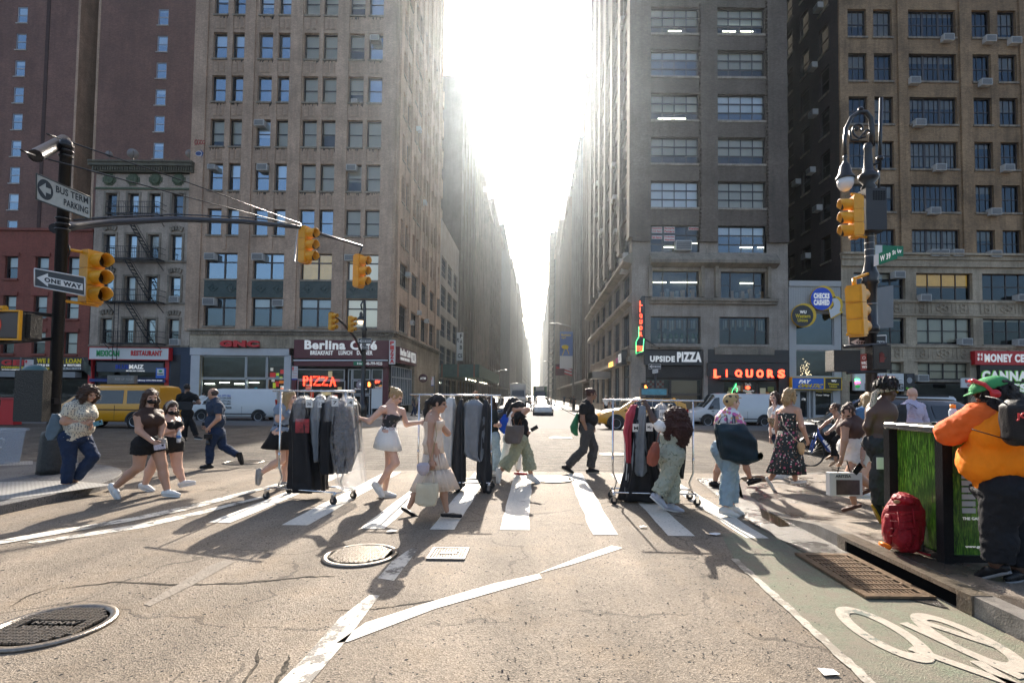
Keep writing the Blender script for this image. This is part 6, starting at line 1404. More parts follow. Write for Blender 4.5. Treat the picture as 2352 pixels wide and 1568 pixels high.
def van_extra(lines,plates=None):
 def f(t,surf,st):
  front(t,2.80,.95,.78);mirrors(t,1.5,1.0,1.25,M_BLKP)
  for sg in(-1,1):
   bx(t,'tail_light',M_TL,-2.86,-2.78,sg*.86-.07,sg*.86+.07,.9,1.45);bx(t,'side_moulding',M_BLKP,-2.3,2.3,sg*1.0-.01,sg*1.0+.012,.50,.56)
   for xx in(.35,1.35):bx(t,'door_handle',M_BLKP,xx,xx+.16,sg*1.0-.02,sg*1.0+.02,.98,1.02)
  q=MB()
  for xx in(1.42,.5,-.75):q.box(xx,xx+.012,-1.004,1.004,.45,1.0)
  q.build('door_gaps',M_BLKP,t);
  for i,(s,x0,x1,z0,z1)in enumerate(lines):
   for sg in(1,):txt(s,(x0,1.004,z0),(x1-x0,0,0),(0,.0,z1-z0),LK if i else LB,t,.03,.004)
 return f
vs_=[((1.78,.98,.06),(1.28,.98,.92))]
LEFTF=math.pi
def vloc(xfront_px,Y,length,ypx=950):
 X=PT(xfront_px,ypx,Y).x+length/2;return(X,Y,gz(X,Y))
vehicle('delivery_van','white van with black telephone lettering parked before the supplement shop','van',vloc(447,33.5,5.7),LEFTF,VAN,CAR_W,(1.75,-1.8),.36,vs_,ws=4,extra=van_extra([('N.Y. CITY CALL',.75,-.05,1.60,1.72),('212-239-3333',.75,-.05,1.46,1.56),('L.I. CITY CALL',.70,-.05,1.26,1.38),('718-451-8800',.70,-.05,1.10,1.20),('CARS VANS TRUCKS',.80,-.1,.84,.98)]),group='white panel vans')
vehicle('delivery_van','white van with a small blue logo driving in front of the liquor shop','van',vloc(1575,33.5,5.7),LEFTF,VAN,CAR_W,(1.75,-1.8),.36,vs_,ws=4,extra=van_extra([('NSC',1.15,.95,.85,1.0),('4817 LAUREL HILL BLVD',1.4,.7,.68,.76),('WOODSIDE, NEW YORK',1.4,.75,.56,.64)]),group='white panel vans')
vehicle('delivery_van','white van mostly hidden behind the black car at the right','van',vloc(1968,33.0,5.7),LEFTF,VAN,CAR_W,(1.75,-1.8),.36,vs_,ws=4,extra=van_extra([]),group='white panel vans')
TV=[(-2.34,.45,1.0,1.70,.78,.66),(-2.28,.36,1.02,1.84,.86,.72),(-1.6,.30,1.02,1.88,.87,.74),(.55,.30,.98,1.86,.87,.72),(1.0,.30,.98,1.74,.87,.68),(1.75,.30,1.0,1.14,.86,.68),(2.15,.32,.84,.92,.82,.6),(2.34,.40,.62,.68,.7,.5)]
def taxi_extra(t,surf,st):
 front(t,2.26,.8,.72);mirrors(t,1.2,.87,1.05,CAR_Y)
 bx(t,'side_rail',M_BLKP,-1.9,0.2,.868,.885,.80,.84);bx(t,'side_rail',M_BLKP,-1.9,0.2,-.885,-.868,.80,.84)
 for sg in(1,-1):
  q=MB();q.prism([(.75+.36*math.cos(a),.68+.36*math.sin(a))for a in np.linspace(0,6.28,25)[:-1]],'y',sg*.87,sg*.876);q.build('round_logo',M('logo_brown',(.05,.03,.01),.5),t)
  q=MB();y0,y1=sg*.877,sg*.88;q.box(.53,.97,y0,y1,.80,.90);q.box(.66,.84,y0,y1,.44,.80);q.build('letter_t',CAR_Y,t)
 bx(t,'tail_light',M_TL,-2.34,-2.26,.72,.86,.95,1.25);q=MB()
 for xx in(-.55,.45,1.32):q.box(xx,xx+.012,.86,.874,.4,1.0)
 q.build('door_gaps',M_BLKP,t);bx(t,'roof_ad_panel',M('roof_ad_grey',(.16,.16,.15),.5,var=.3),-.75,.45,-.1,.1,1.96,2.32);bx(t,'roof_ad_base',M_BLKP,-.6,.3,-.25,.25,1.86,1.95)
 txt('REEF UP YOUR',(.1,.105,2.1),(-.8,0,0),(0,0,.1),M('ad_text',(.35,.35,.33),.5),t,.02,.003)
 for k in range(4):bx(t,'roof_rib',CAR_Y,-1.9,.4,-.5+k*.33,-.47+k*.33,1.87,1.90)
vehicle('taxi_van','yellow taxi van with a dark round T logo behind the women in masks','taxi',vloc(150,23.2,4.7,940),LEFTF,TV,CAR_Y,(1.45,-1.45),.33,[((1.55,1.0,.10),(1.02,.92,.9)),((.86,-.88,.10),(.80,-.86,.88)),((-1.05,-2.15,.10),(-1.0,-2.05,.86))],ws=4,extra=taxi_extra)
SUVS=[(-2.3,.48,.95,1.2,.78,.62),(-2.25,.40,1.0,1.45,.88,.64),(-1.75,.32,1.03,1.66,.92,.66),(.0,.28,1.0,1.70,.92,.66),(.35,.28,.98,1.64,.92,.64),(1.2,.28,.98,1.10,.92,.66),(1.9,.30,.90,1.0,.90,.62),(2.22,.36,.72,.82,.82,.5),(2.3,.42,.60,.66,.7,.4)]
sw_=[((1.0,.1,.08),(.38,.06,.88)),((.0,-.95,.08),(-.02,-.92,.88)),((-1.02,-1.85,.14),(-1.0,-1.62,.82))]
def suv_extra(topper=False,tint=None):
 def f(t,surf,st):
  front(t,2.2,.86,.74);mirrors(t,.85,.92,1.08,tint or M_BLKP)
  for sg in(-1,1):
   bx(t,'tail_light',M_TL,-2.32,-2.1,sg*.80-.09,sg*.80+.09,.95,1.1)
   for xx in(-.15,-1.2):bx(t,'door_handle',M_BLKP,xx-.1,xx+.06,sg*.92-.01,sg*.92+.03,.90,.93)
   bx(t,'sill_trim',M_BLKP,-1.2,1.1,sg*.92-.02,sg*.92+.012,.26,.42)
  bx(t,'roof_rails',M_BLKP,-1.6,.1,-.62,-.59,1.66,1.72);bx(t,'roof_rails',M_BLKP,-1.6,.1,.59,.62,1.66,1.72)
  if topper:
   bx(t,'roof_ad_frame',M('ad_frame_brown',(.10,.07,.05),.5),-1.45,.0,-.12,.12,1.78,2.2);bx(t,'roof_ad_screen',M('ad_screen_blue',(.02,.08,.12),.3,emit=.4,var=.6,vs=4),-1.38,-.06,.125,.13,1.84,2.15)
 return f
vehicle('taxi_car','yellow taxi car with a lit roof advert passing behind the third rack','taxi',vloc(1370,27.5,4.6,960),LEFTF,SUVS,CAR_Y,(1.4,-1.35),.36,sw_,ws=4,rw=1,extra=suv_extra(True,CAR_Y))
vehicle('parked_car','glossy black car waiting behind the cyclist at the right','car',vloc(1836,15.2,4.6,960),LEFTF,[tuple(v*(1.03 if i==0 else .96 if i in(2,3)else 1)for i,v in enumerate(s))for s in SUVS],CAR_K,(1.4,-1.35),.35,sw_,ws=4,rw=1,extra=suv_extra())
vehicle('parked_car','dark car cut off by the left edge behind the red box','car',(PT(-75,950,25).x,25,0),LEFTF+math.pi,SUVS,CAR_K,(1.4,-1.35),.35,sw_,ws=4,rw=1,extra=suv_extra())
q=MB();p=PT(25,935,24);t=thing('street_planter','red street box standing at the far left beside the signal cabinet','planter',(p.x,24,0));q.prism([(-.38,0),(.34,0),(.30,1.15),(-.26,1.15)],'y',-.2,.2);q.build('box',SR,t);q=MB();q.box(-.30,.34,-.24,.24,1.15,1.24);q.build('rim',M('red_box_rim',(.35,.02,.03),.4),t)
FACE=-math.pi/2
SED=[(-2.25,.42,.85,1.0,.74,.55),(-2.2,.34,.88,1.02,.84,.60),(-1.6,.28,.90,1.08,.88,.60),(-.95,.26,.90,1.40,.88,.58),(.2,.26,.90,1.44,.88,.58),(.95,.26,.90,1.02,.88,.62),(1.8,.28,.82,.92,.86,.58),(2.18,.34,.64,.74,.78,.5),(2.26,.42,.55,.60,.66,.4)]
sdw=[((.9,.0,.08),(.25,.0,.85)),((-.1,-1.2,.08),(-.1,-.95,.85))]
def at(px,Y,X=None):x=PT(px,940,Y).x if X is None else X;return(x,Y,gz(x,Y))
vehicle('sedan_car','white car facing us with headlights on in the side street','car',at(1247,48),FACE,SED,CAR_W,(1.4,-1.4),.31,sdw,ws=4,rw=2,extra=lambda t,s,st:(front(t,2.18,.84,.66),mirrors(t,.8,.88,.95,CAR_W),[bx(t,'lit_headlight',M('lit_headlamp',(1,.8,.45),.5,emit=5),2.2,2.215,sg*.58-.08,sg*.58+.08,.52,.62)for sg in(-1,1)]))
vehicle('parked_car','black car glinting in the sun beside the masked woman','car',at(1168,38.5),FACE,SUVS,CAR_K,(1.4,-1.35),.35,sw_,ws=4,rw=1,extra=suv_extra())
vehicle('parked_car','pale car following right behind the white car','car',at(1244,57),FACE,SUVS,CAR_W,(1.4,-1.35),.35,sw_,ws=4,rw=1,extra=suv_extra(False,CAR_W))
vehicle('parked_car','grey car parked at the left kerb behind the black one','car',(-5.6,47,gz(0,47)),FACE,SED,CAR_G,(1.4,-1.4),.31,sdw,ws=4,rw=2,extra=lambda t,s,st:(front(t,2.18,.84,.66),mirrors(t,.8,.88,.95,CAR_G)))
for i,(X,Y,m,lb)in enumerate(((-5.6,58,CAR_K,'dark car parked further down the left kerb'),(-5.6,68,CAR_W,'white car parked by the shed posts'),(-2.2,105,CAR_W,'small white car beyond the box truck'),(0.6,130,CAR_Y,'distant yellow cab in the bright street'),(-2.4,150,CAR_G,'distant grey car near the vanishing point'))):
 vehicle('parked_car',lb,'car',(X,Y,gz(X,Y)),FACE,SUVS if i%2 else SED,m,(1.4,-1.35),.33,(),ws=4,extra=lambda t,s,st:front(t,2.2,.84,.68))
def truck(label,loc,w_,h,col,cab,box_name='cargo_box'):
 t=thing('box_truck',label,'truck',loc,FACE,'trucks in the side street');q=MB();q.box(-6.5,-.1,-w_,w_,.9,h);q.build(box_name,col,t)
 q=MB();q.prism([(0,.5),(1.9,.5),(2.0,1.3),(1.5,1.6),(1.1,2.55),(0,2.6)],'y',-w_*.88,w_*.88);q.build('cab',cab,t)
 q=MB();q.quad((1.53,-w_*.8,1.62),(1.53,w_*.8,1.62),(1.13,w_*.76,2.5),(1.13,-w_*.76,2.5));o=q.build('windscreen',M_CGL,t);o.location=(.02,0,.02)
 front(t,1.96,w_*.88,1.0);mirrors(t,1.3,w_*.92,1.9,M_BLKP);bx(t,'roof_unit',M('truck_white',(.6,.6,.58),.4),-.1,.45,-w_*.6,w_*.6,2.65,h-.1)
 a,b_=wheel_meshes(.46)
 for x in(1.1,-4.6):
  for sg in(-1,1):o=link('wheel',a,t,(x,sg*(w_*.9),.46));o.rotation_euler=(0,0,0 if sg<0 else math.pi);link('rim',b_,o)
truck('white box truck in the left lane of the side street',at(1190,78),1.22,3.5,CAR_W,CAR_W)
truck('green truck in the right lane further down the side street',at(1240,98),1.3,3.5,M('truck_green',(.05,.12,.07),.5),M('truck_green_cab',(.06,.14,.09),.4))

# =====================================================  PEOPLE
ZM={'A':(200,1500,.35088),'2':(0,1300,.5102),'3':(950,1450,.5102),'4':(1900,1450,.5102),'5':(2800,1450,.44643),'6':(3300,1400,.6378),'B':(3500,1450,.5423),'D':(0,0,1.7415)}
def zz(z,p):o=ZM[z];return((o[0]+p[0]*o[2])/1.7415,(o[1]+p[1]*o[2])/1.7415)
A3=lambda v:np.array(v,dtype=float)
def sdf_mesh(prims,res,k=.025,wr=0.0,wf=30.0,seed=0):
 """surface of the smooth union of tapered capsules and ellipsoids, as vertices and quads"""
 lo=np.min([p['lo']for p in prims],0)-3*res-wr;hi=np.max([p['hi']for p in prims],0)+3*res+wr
 n=np.maximum(4,np.ceil((hi-lo)/res).astype(int));ax=[lo[i]+res*np.arange(n[i])for i in range(3)]
 d=np.full(n,9.0)
 for p in prims:
  s=[]
  for i in range(3):
   a=int(max(0,(p['lo'][i]-k-2*res-lo[i])/res));b=int(min(n[i],(p['hi'][i]+k+2*res-lo[i])/res+1));s.append(slice(a,b))
  X,Y,Z=np.meshgrid(ax[0][s[0]],ax[1][s[1]],ax[2][s[2]],indexing='ij',sparse=True)
  if p['t']=='c':
   a,b,ra,rb=p['a'],p['b'],p['ra'],p['rb'];ba=b-a;L2=max(1e-9,ba@ba)
   h=np.clip(((X-a[0])*ba[0]+(Y-a[1])*ba[1]+(Z-a[2])*ba[2])/L2,0,1)
   v=np.sqrt((X-a[0]-h*ba[0])**2+(Y-a[1]-h*ba[1])**2+(Z-a[2]-h*ba[2])**2)-(ra+(rb-ra)*h)
  else:
   c,Q,r=p['c'],p['Q'],p['r'];q=[((X-c[0])*Q[i][0]+(Y-c[1])*Q[i][1]+(Z-c[2])*Q[i][2])for i in range(3)]
   k0=np.sqrt(sum((q[i]/r[i])**2 for i in range(3)));k1=np.sqrt(sum((q[i]/r[i]**2)**2 for i in range(3)))+1e-9
   v=k0*(k0-1)/k1
  for(P0,N_)in p.get('clip',()):
   v=np.maximum(v,(X-P0[0])*N_[0]+(Y-P0[1])*N_[1]+(Z-P0[2])*N_[2])
  o=d[s[0],s[1],s[2]];h=np.clip(.5+.5*(o-v)/k,0,1);d[s[0],s[1],s[2]]=o*(1-h)+v*h-k*h*(1-h)
 if wr:
  X,Y,Z=np.meshgrid(*ax,indexing='ij',sparse=True);r_=np.random.RandomState(seed);w_=0
  for i in range(8):
   f=r_.normal(size=3)*wf*(1+.25*i)*.6;g_=r_.normal(size=3)*wf*.35;w_=w_+np.sin(X*f[0]+Y*f[1]+Z*f[2]+r_.rand()*6+2.0*np.sin(X*g_[0]+Y*g_[1]+Z*g_[2]+i))
  d=d+wr*w_/3.4
 s=d<0;c=[s[a:n[0]-1+a,b:n[1]-1+b,e:n[2]-1+e]for a in(0,1)for b in(0,1)for e in(0,1)]
 sm=sum(x.astype(np.int8)for x in c);m=(sm>0)&(sm<8);I=np.argwhere(m);idx=-np.ones(m.shape,int);idx[m]=np.arange(len(I))
 if not len(I):return np.zeros((0,3)),np.zeros((0,4),int)
 acc=np.zeros((len(I),3));cnt=np.zeros(len(I))
 cor=[(a,b,e)for a in(0,1)for b in(0,1)for e in(0,1)];V=[d[I[:,0]+a,I[:,1]+b,I[:,2]+e]for a,b,e in cor]
 for i in range(8):
  for j in range(i+1,8):
   df=[abs(cor[i][t]-cor[j][t])for t in range(3)]
   if sum(df)!=1:continue
   x=(V[i]<0)!=(V[j]<0);t=np.where(x,V[i]/np.where(x,V[i]-V[j],1),0)
   for q in range(3):acc[:,q]+=np.where(x,cor[i][q]+t*(cor[j][q]-cor[i][q]),0)
   cnt+=x
 vs=lo+(I+acc/cnt[:,None])*res;fs=[]
 for axn in range(3):
  u,w_=[(1,2),(2,0),(0,1)][axn];sl0=[slice(None)]*3;sl1=[slice(None)]*3;sl0[axn]=slice(0,n[axn]-1);sl1[axn]=slice(1,n[axn])
  E=s[tuple(sl0)]!=s[tuple(sl1)];P_=np.argwhere(E);P_=P_[(P_[:,u]>0)&(P_[:,w_]>0)&(P_[:,u]<n[u]-1)&(P_[:,w_]<n[w_]-1)]
  if not len(P_):continue
  du=np.zeros(3,int);du[u]=1;dw=np.zeros(3,int);dw[w_]=1
  q=[idx[tuple((P_-du*a-dw*b).T)]for a,b in((1,1),(0,1),(0,0),(1,0))];q=np.stack(q,1)
  flip=~s[tuple(P_.T)];q[flip]=q[flip][:,::-1];fs.append(q)
 return vs,np.concatenate(fs)
def cone(a,b,ra,rb,clip=()):
 a,b=A3(a),A3(b);return dict(t='c',a=a,b=b,ra=ra,rb=rb,lo=np.minimum(a-ra,b-rb),hi=np.maximum(a+ra,b+rb),clip=clip)
def ell(c,Q,r,clip=()):
 c=A3(c);Q=[A3(q)/np.linalg.norm(q)for q in Q];ex=np.sqrt(sum((Q[i]*r[i])**2 for i in range(3)));return dict(t='e',c=c,Q=Q,r=r,lo=c-ex,hi=c+ex,clip=clip)
I3=[A3((1,0,0)),A3((0,1,0)),A3((0,0,1))]
def lerp(a,b,f):return a+(b-a)*f
def nrm(v):return v/(np.linalg.norm(v)+1e-9)
def skin(name,c):return M(name,c,.5,var=.1,vs=9,sub=.12)
SKL=skin('light_skin',(.56,.34,.25));SKM=skin('tan_skin',(.42,.235,.155));SKB=skin('brown_skin',(.22,.115,.07));SKD=skin('dark_brown_skin',(.075,.036,.022))
M_EYE=M('eye_dark',(.02,.015,.012),.2);M_LIP=M('lips',(.36,.12,.10),.45)
def hairm(name,c):return M(name,c,.5,var=.5,vs=60,bump=.9,bs=110,spec=.4)
H_BLK=hairm('black_hair',(.014,.011,.010));H_BRN=hairm('brown_hair',(.055,.026,.014));H_BLD=hairm('blonde_hair',(.40,.26,.12));H_RED=hairm('auburn_hair',(.30,.13,.05));H_DKB=hairm('dark_auburn_hair',(.05,.015,.01))
HEADC={}
def head_parts(res):
 if res not in HEADC:
  pr=[ell((-.012,0,.035),I3,(.096,.076,.088)),ell((.022,0,-.025),I3,(.070,.058,.085)),ell((.048,0,-.082),I3,(.036,.036,.028)),cone((.082,0,.018),(.104,0,-.022),.009,.013),ell((.078,0,.030),I3,(.016,.048,.012)),ell((.084,0,-.052),I3,(.012,.024,.010)),ell((-.008,.077,-.004),I3,(.018,.009,.030)),ell((-.008,-.077,-.004),I3,(.018,.009,.030)),ell((.055,.035,-.03),I3,(.03,.025,.03)),ell((.055,-.035,-.03),I3,(.03,.025,.03)),cone((-.02,0,-.06),(-.035,0,-.17),.052,.056)]
  v,f=sdf_mesh(pr,res,.014);c=v[f].mean(1);mi=np.zeros(len(f),int)
  for sg in(1,-1):mi[(np.linalg.norm((c-A3((.080,.033*sg,.006)))*A3((1,1,1.7)),axis=1)<.017)]=1
  mi[(np.linalg.norm((c-A3((.092,0,-.053)))*A3((.8,.75,1.9)),axis=1)<.019)]=2
  HEADC[res]=(v,f,mi)
 return HEADC[res]
def hair_prims(style,hz=1.0):
 """hair in head coordinates; returns prims, wave amount"""
 face=(A3((.060,0,.03)),nrm(A3((1,0,-.75))));cap=[ell((-.020,0,.040),I3,(.106,.088,.096),[face])]
 dn=lambda pts,rs:[cone(a,b,r0,r1)for(a,b),(r0,r1)in zip(zip(pts,pts[1:]),zip(rs,rs[1:]))]
 if style=='short':return[ell((-.020,0,.040),I3,(.103,.084,.094),[face,(A3((0,0,-.02)),nrm(A3((.5,0,-1))))])],.004
 if style=='long':return cap+dn([(-.07,0,.03),(-.10,0,-.10),(-.11,0,-.24),(-.10,0,-.36)],[.07,.075,.065,.03])+sum([dn([(-.02,s*.07,.04),(-.02,s*.088,-.06),(-.03,s*.09,-.18),(.0,s*.08,-.30)],[.035,.035,.035,.018])for s in(1,-1)],[]),.007
 if style=='bob':return cap+dn([(-.06,0,.03),(-.09,0,-.08),(-.08,0,-.15)],[.08,.075,.05])+sum([dn([(0,s*.07,.05),(.005,s*.085,-.05),(.0,s*.08,-.13)],[.032,.032,.02])for s in(1,-1)],[]),.008
 if style=='curlybob':return[ell((-.025,0,.045),I3,(.125,.115,.105),[face])]+dn([(-.06,0,.03),(-.10,0,-.08),(-.09,0,-.14)],[.09,.085,.06])+sum([dn([(.01,s*.07,.05),(.02,s*.10,-.05),(.02,s*.09,-.14)],[.04,.045,.03])for s in(1,-1)],[]),.016
 if style=='bigcurly':return[ell((-.03,0,.03),I3,(.15,.15,.13),[face])]+dn([(-.07,0,.0),(-.11,0,-.15),(-.12,0,-.28)],[.13,.15,.10])+sum([dn([(.0,s*.09,.03),(-.02,s*.14,-.12),(-.03,s*.13,-.26)],[.06,.08,.05])for s in(1,-1)],[]),.022
 if style=='afro':return[ell((-.02,0,.085),I3,(.125,.11,.095),[(A3((.07,0,.06)),nrm(A3((1,0,-.7))))]),ell((.03,0,.10),I3,(.09,.09,.07))],.022
 if style=='pony':return[ell((-.020,0,.038),I3,(.103,.084,.094),[face])]+dn([(-.10,0,.04),(-.14,0,.0),(-.15,0,-.13),(-.14,0,-.24)],[.03,.036,.034,.012]),.005
 if style=='bun':return[ell((-.020,0,.038),I3,(.101,.082,.092),[face])]+[ell((-.105,0,.085),I3,(.04,.04,.036))],.006
 return cap,.004
def hand_mesh(q,w,d,nrm_,curl,sc=1.0,mi=0,pole=None):
 """palm, four bent fingers and a thumb leaving the side of the palm; d points along the forearm, nrm_ out of the back of the hand"""
 w,d,nb=Vector(w),Vector(d).normalized(),Vector(nrm_);lat=d.cross(nb).normalized();nb=lat.cross(d).normalized()
 pal=[w-d*.01,w+d*.03*sc,w+d*.065*sc,w+d*.085*sc];rr=(.026,.036,.042,.040)
 q.ring([[p+lat*(math.cos(t)*r_*sc)+nb*(math.sin(t)*(.021 if i<1 else .015)*sc)for t in[2*math.pi*j/10 for j in range(10)]]for i,(p,r_)in enumerate(zip(pal,rr))],mi)
 for k,(o,ln)in enumerate(((-.030,.92),(-.010,1.05),(.010,1.0),(.029,.80))):
  p=pal[2]+d*.012*sc+lat*o*sc;pts=[p];a=0
  for sg,cf in((.044,.5),(.028,1.0),(.022,.8)):
   a+=curl*cf;dd=d*math.cos(a)-nb*math.sin(a);pts.append(pts[-1]+dd*sg*ln*sc)
  q.tube(pts,[.0095*sc,.0090*sc,.0082*sc,.0062*sc],6,mi)
 b0=pal[0]+d*.018*sc-lat*.026*sc;t1=(d*.65-lat*.65-nb*.25*(1+curl)).normalized();t2=(d*.85-lat*.1-nb*.6*curl).normalized()
 q.tube([b0,b0+t1*.040*sc,b0+t1*.040*sc+t2*.032*sc,b0+t1*.040*sc+t2*.056*sc],[.014*sc,.0115*sc,.010*sc,.007*sc],6,mi)
class Person:
 def __init__(s,label,j,yaw,sk,hair=('short',H_BLK),res=.013,group=None,arm=1,leg=1,tw=1,td=1,hw=1,bust=0,belly=0,hyaw=None,hp=0,hs=1,curl=(.5,.5),ground=None,seed=1,hroll=0,cat='person',hpal=None,skirt_leg=False):
  s.j=j={k:A3(v)for k,v in j.items()};s.res=res;s.seed=seed;yaw=R(yaw);s.f=A3((math.cos(yaw),math.sin(yaw),0));l_=A3((-math.sin(yaw),math.cos(yaw),0))
  s.nv=l_ if(l_[1]<-.15 or(abs(l_[1])<=.15 and l_[0]<0))else-l_
  if 'hN' not in j:j['hN']=j['pv']+s.nv*.085*hw;j['hF']=j['pv']-s.nv*.085*hw
  if ground is not None:
   low=min(j[a][2]-.085 for a in('aN','aF'));low=min(low,j['tN'][2]-.03,j['tF'][2]-.03);dz=ground-low
   for k in j:j[k]=j[k]+A3((0,0,dz))
  s.up=nrm(j['nk']-j['pv']);s.lat=nrm(s.nv-s.up*(s.nv@s.up));s.fr=np.cross(s.up,s.lat);s.fr=s.fr if s.fr@s.f>0 else-s.fr
  s.L=np.linalg.norm(j['nk']-j['pv']);s.arm,s.leg,s.tw,s.td,s.hw,s.bust,s.belly=arm,leg,tw,td,hw,bust,belly
  base=(j['aN']+j['aF'])/2;s.o=Vector((base[0],base[1],ground if ground is not None else min(j['aN'][2],j['aF'][2])-.09))
  s.t=thing('person',label,cat,s.o,0,group)
  q=MB();v,f=sdf_mesh(s.torso()+s.arms(1,1)+s.legs(1),res,.03);q.add(v,f.tolist(),0,True)
  hy=R(hyaw)if hyaw is not None else yaw;Mh=(Matrix.Rotation(hy,3,'Z')@Matrix.Rotation(R(hroll),3,'X')@Matrix.Rotation(R(hp),3,'Y'));s.Mh=Mh;s.hs=hs;hd=j['hd']
  fine=.0065 if res<.02 else .012
  hv,hf,mi=head_parts(fine);T=np.array(Mh)*hs;hv2=hv@T.T+hd;k0=len(q.f);q.add(hv2,hf.tolist(),0,True)
  for i in np.nonzero(mi)[0]:q.m[k0+i]=int(mi[i])
  for side,ci in(('N',0),('F',1)):
   d=nrm(j['w'+side]-j['e'+side]);nb=s.nv*(1 if side=='N' else-1)+s.f*.2
   if hpal:nb=A3(hpal)
   if res<.02:hand_mesh(q,j['w'+side],d,nb-d*(nb@d),curl[ci],.92)
   else:q.tube([j['w'+side],j['w'+side]+d*.06,j['w'+side]+d*.13],[.026,.034,.015],6)
  s.put(q,'body',[sk,M_EYE,M_LIP])
  if hair:s.hair(*hair)
 def put(s,q,name,mats):
  q.v=[(x-s.o.x,y-s.o.y,z-s.o.z)for x,y,z in q.v];return q.build(name,mats,s.t,fixn=False)
 def torso(s,e=0.0,hem=None,top=None,bust=True,trap=True):
  j,up,lat,fr,L=s.j,s.up,s.lat,s.fr,s.L;Q=[lat,fr,up];cl=[]
  if hem is not None:cl.append((j['pv']+up*hem,-up))
  if top is not None:cl.append((j['pv']+up*(L*top),up))
  p=[ell(j['pv']+up*L*.74,Q,(.160*s.tw+e,.105*s.td+e,.17+e),cl),ell(j['pv']+up*L*.40,Q,(.132*s.tw+e,.098*s.td+s.belly*.5+e,.17+e),cl),ell(j['pv']+up*.01,Q,(.158*s.hw+e,.115*s.hw+e,.125+e),cl),ell(j['pv']-up*.03-fr*.045,Q,(.13*s.hw+e,.085*s.hw+e,.09+e),cl)]
  if s.belly:p.append(ell(j['pv']+up*L*.33+fr*(.04+s.belly*.6),Q,(.14*s.tw+e,.09+s.belly*.6+e,.15+e),cl))
  if s.bust and bust:p+=[ell(j['pv']+up*L*.70+fr*(.075*s.td)+lat*(g*.068),Q,(.068*s.bust+e,.062*s.bust+e,.064*s.bust+e),cl)for g in(1,-1)]
  if trap:
   for a in('sN','sF'):p.append(cone(j['nk']+up*.01,j[a],.046+e,.050*s.arm+e,cl))
   p.append(cone(j['nk']-up*.03,lerp(j['nk'],j['hd'],.6),.052+e,.047+e,cl if top is not None else[(j['nk']+up*.03,up)]if e else[]))
  return p
 def arms(s,fu,fl,e=0.0,sides='NF',clip=True):
  p=[];j=s.j
  for g in sides:
   S,E_,W_=j['s'+g],j['e'+g],j['w'+g];b=lerp(S,E_,fu);cl=[(b,nrm(E_-S))]if e and fu<1 else[]
   p.append(cone(S,b,.053*s.arm+e,(.053+(.040-.053)*fu)*s.arm+e,cl))
   if fl>0:b=lerp(E_,W_,fl);p.append(cone(E_,b,.042*s.arm+e,(.042+(.027-.042)*fl)*s.arm+e,[(b,nrm(W_-E_))]if e and fl<1 else[]))
  return p
 def legs(s,ft,e=0.0,fl=None,flare=0.0,sides='NF'):
  p=[];j=s.j;fl=1 if fl is None else fl
  for g in sides:
   H_,K_,A_=j['h'+g],j['k'+g],j['a'+g];b=lerp(H_,K_,ft);p.append(cone(H_,b,.090*s.leg+e,(.090+(.058-.090)*ft)*s.leg+e+flare*ft*(fl<=0),[(b,nrm(K_-H_))]if e and ft<1 else[]))
   if ft>=1 and fl>0:
    m=lerp(K_,A_,min(.4,fl))-s.f*.012;b=lerp(K_,A_,fl);p.append(cone(K_,m,.056*s.leg+e,.054*s.leg+e+flare*.4,[]if not e else[]));
    if fl>.4:p.append(cone(m,b,.054*s.leg+e+flare*.4,(.054+(.036-.054)*(fl-.4)/.6)*s.leg+e+flare,[(b,nrm(A_-K_))]if e and fl<1.2 else[]))
  return p
 def cloth(s,name,prims,mat,wr=.005,wf=58,k=.03):
  v,f=sdf_mesh(prims,s.res,k,wr,wf,s.seed);q=MB();q.add(v,f.tolist(),0,True);s.seed+=1;return s.put(q,name,mat)
 def shirt(s,mat,fu=.55,fl=0,hem=-.06,e=.014,top=None,name='shirt',wr=.006,bust=True):
  return s.cloth(name,s.torso(e,hem,top,bust,trap=top is None)+(s.arms(fu,fl,e+.006)if fu else[]),mat,wr)
 def pants(s,mat,ft=1,fl=.96,e=.014,flare=0.0,top=.13,name='trousers',wr=.007):
  cl=[(s.j['pv']+s.up*top,s.up)];Q=[s.lat,s.fr,s.up]
  pr=[ell(s.j['pv']+s.up*.01,Q,(.158*s.hw+e,.115*s.hw+e+s.belly*.3,.14+e),cl),ell(s.j['pv']-s.up*.03-s.fr*.045,Q,(.13*s.hw+e,.088*s.hw+e,.095+e),cl)]+s.legs(ft,e,fl,flare)
  return s.cloth(name,pr,mat,wr,66,.02)
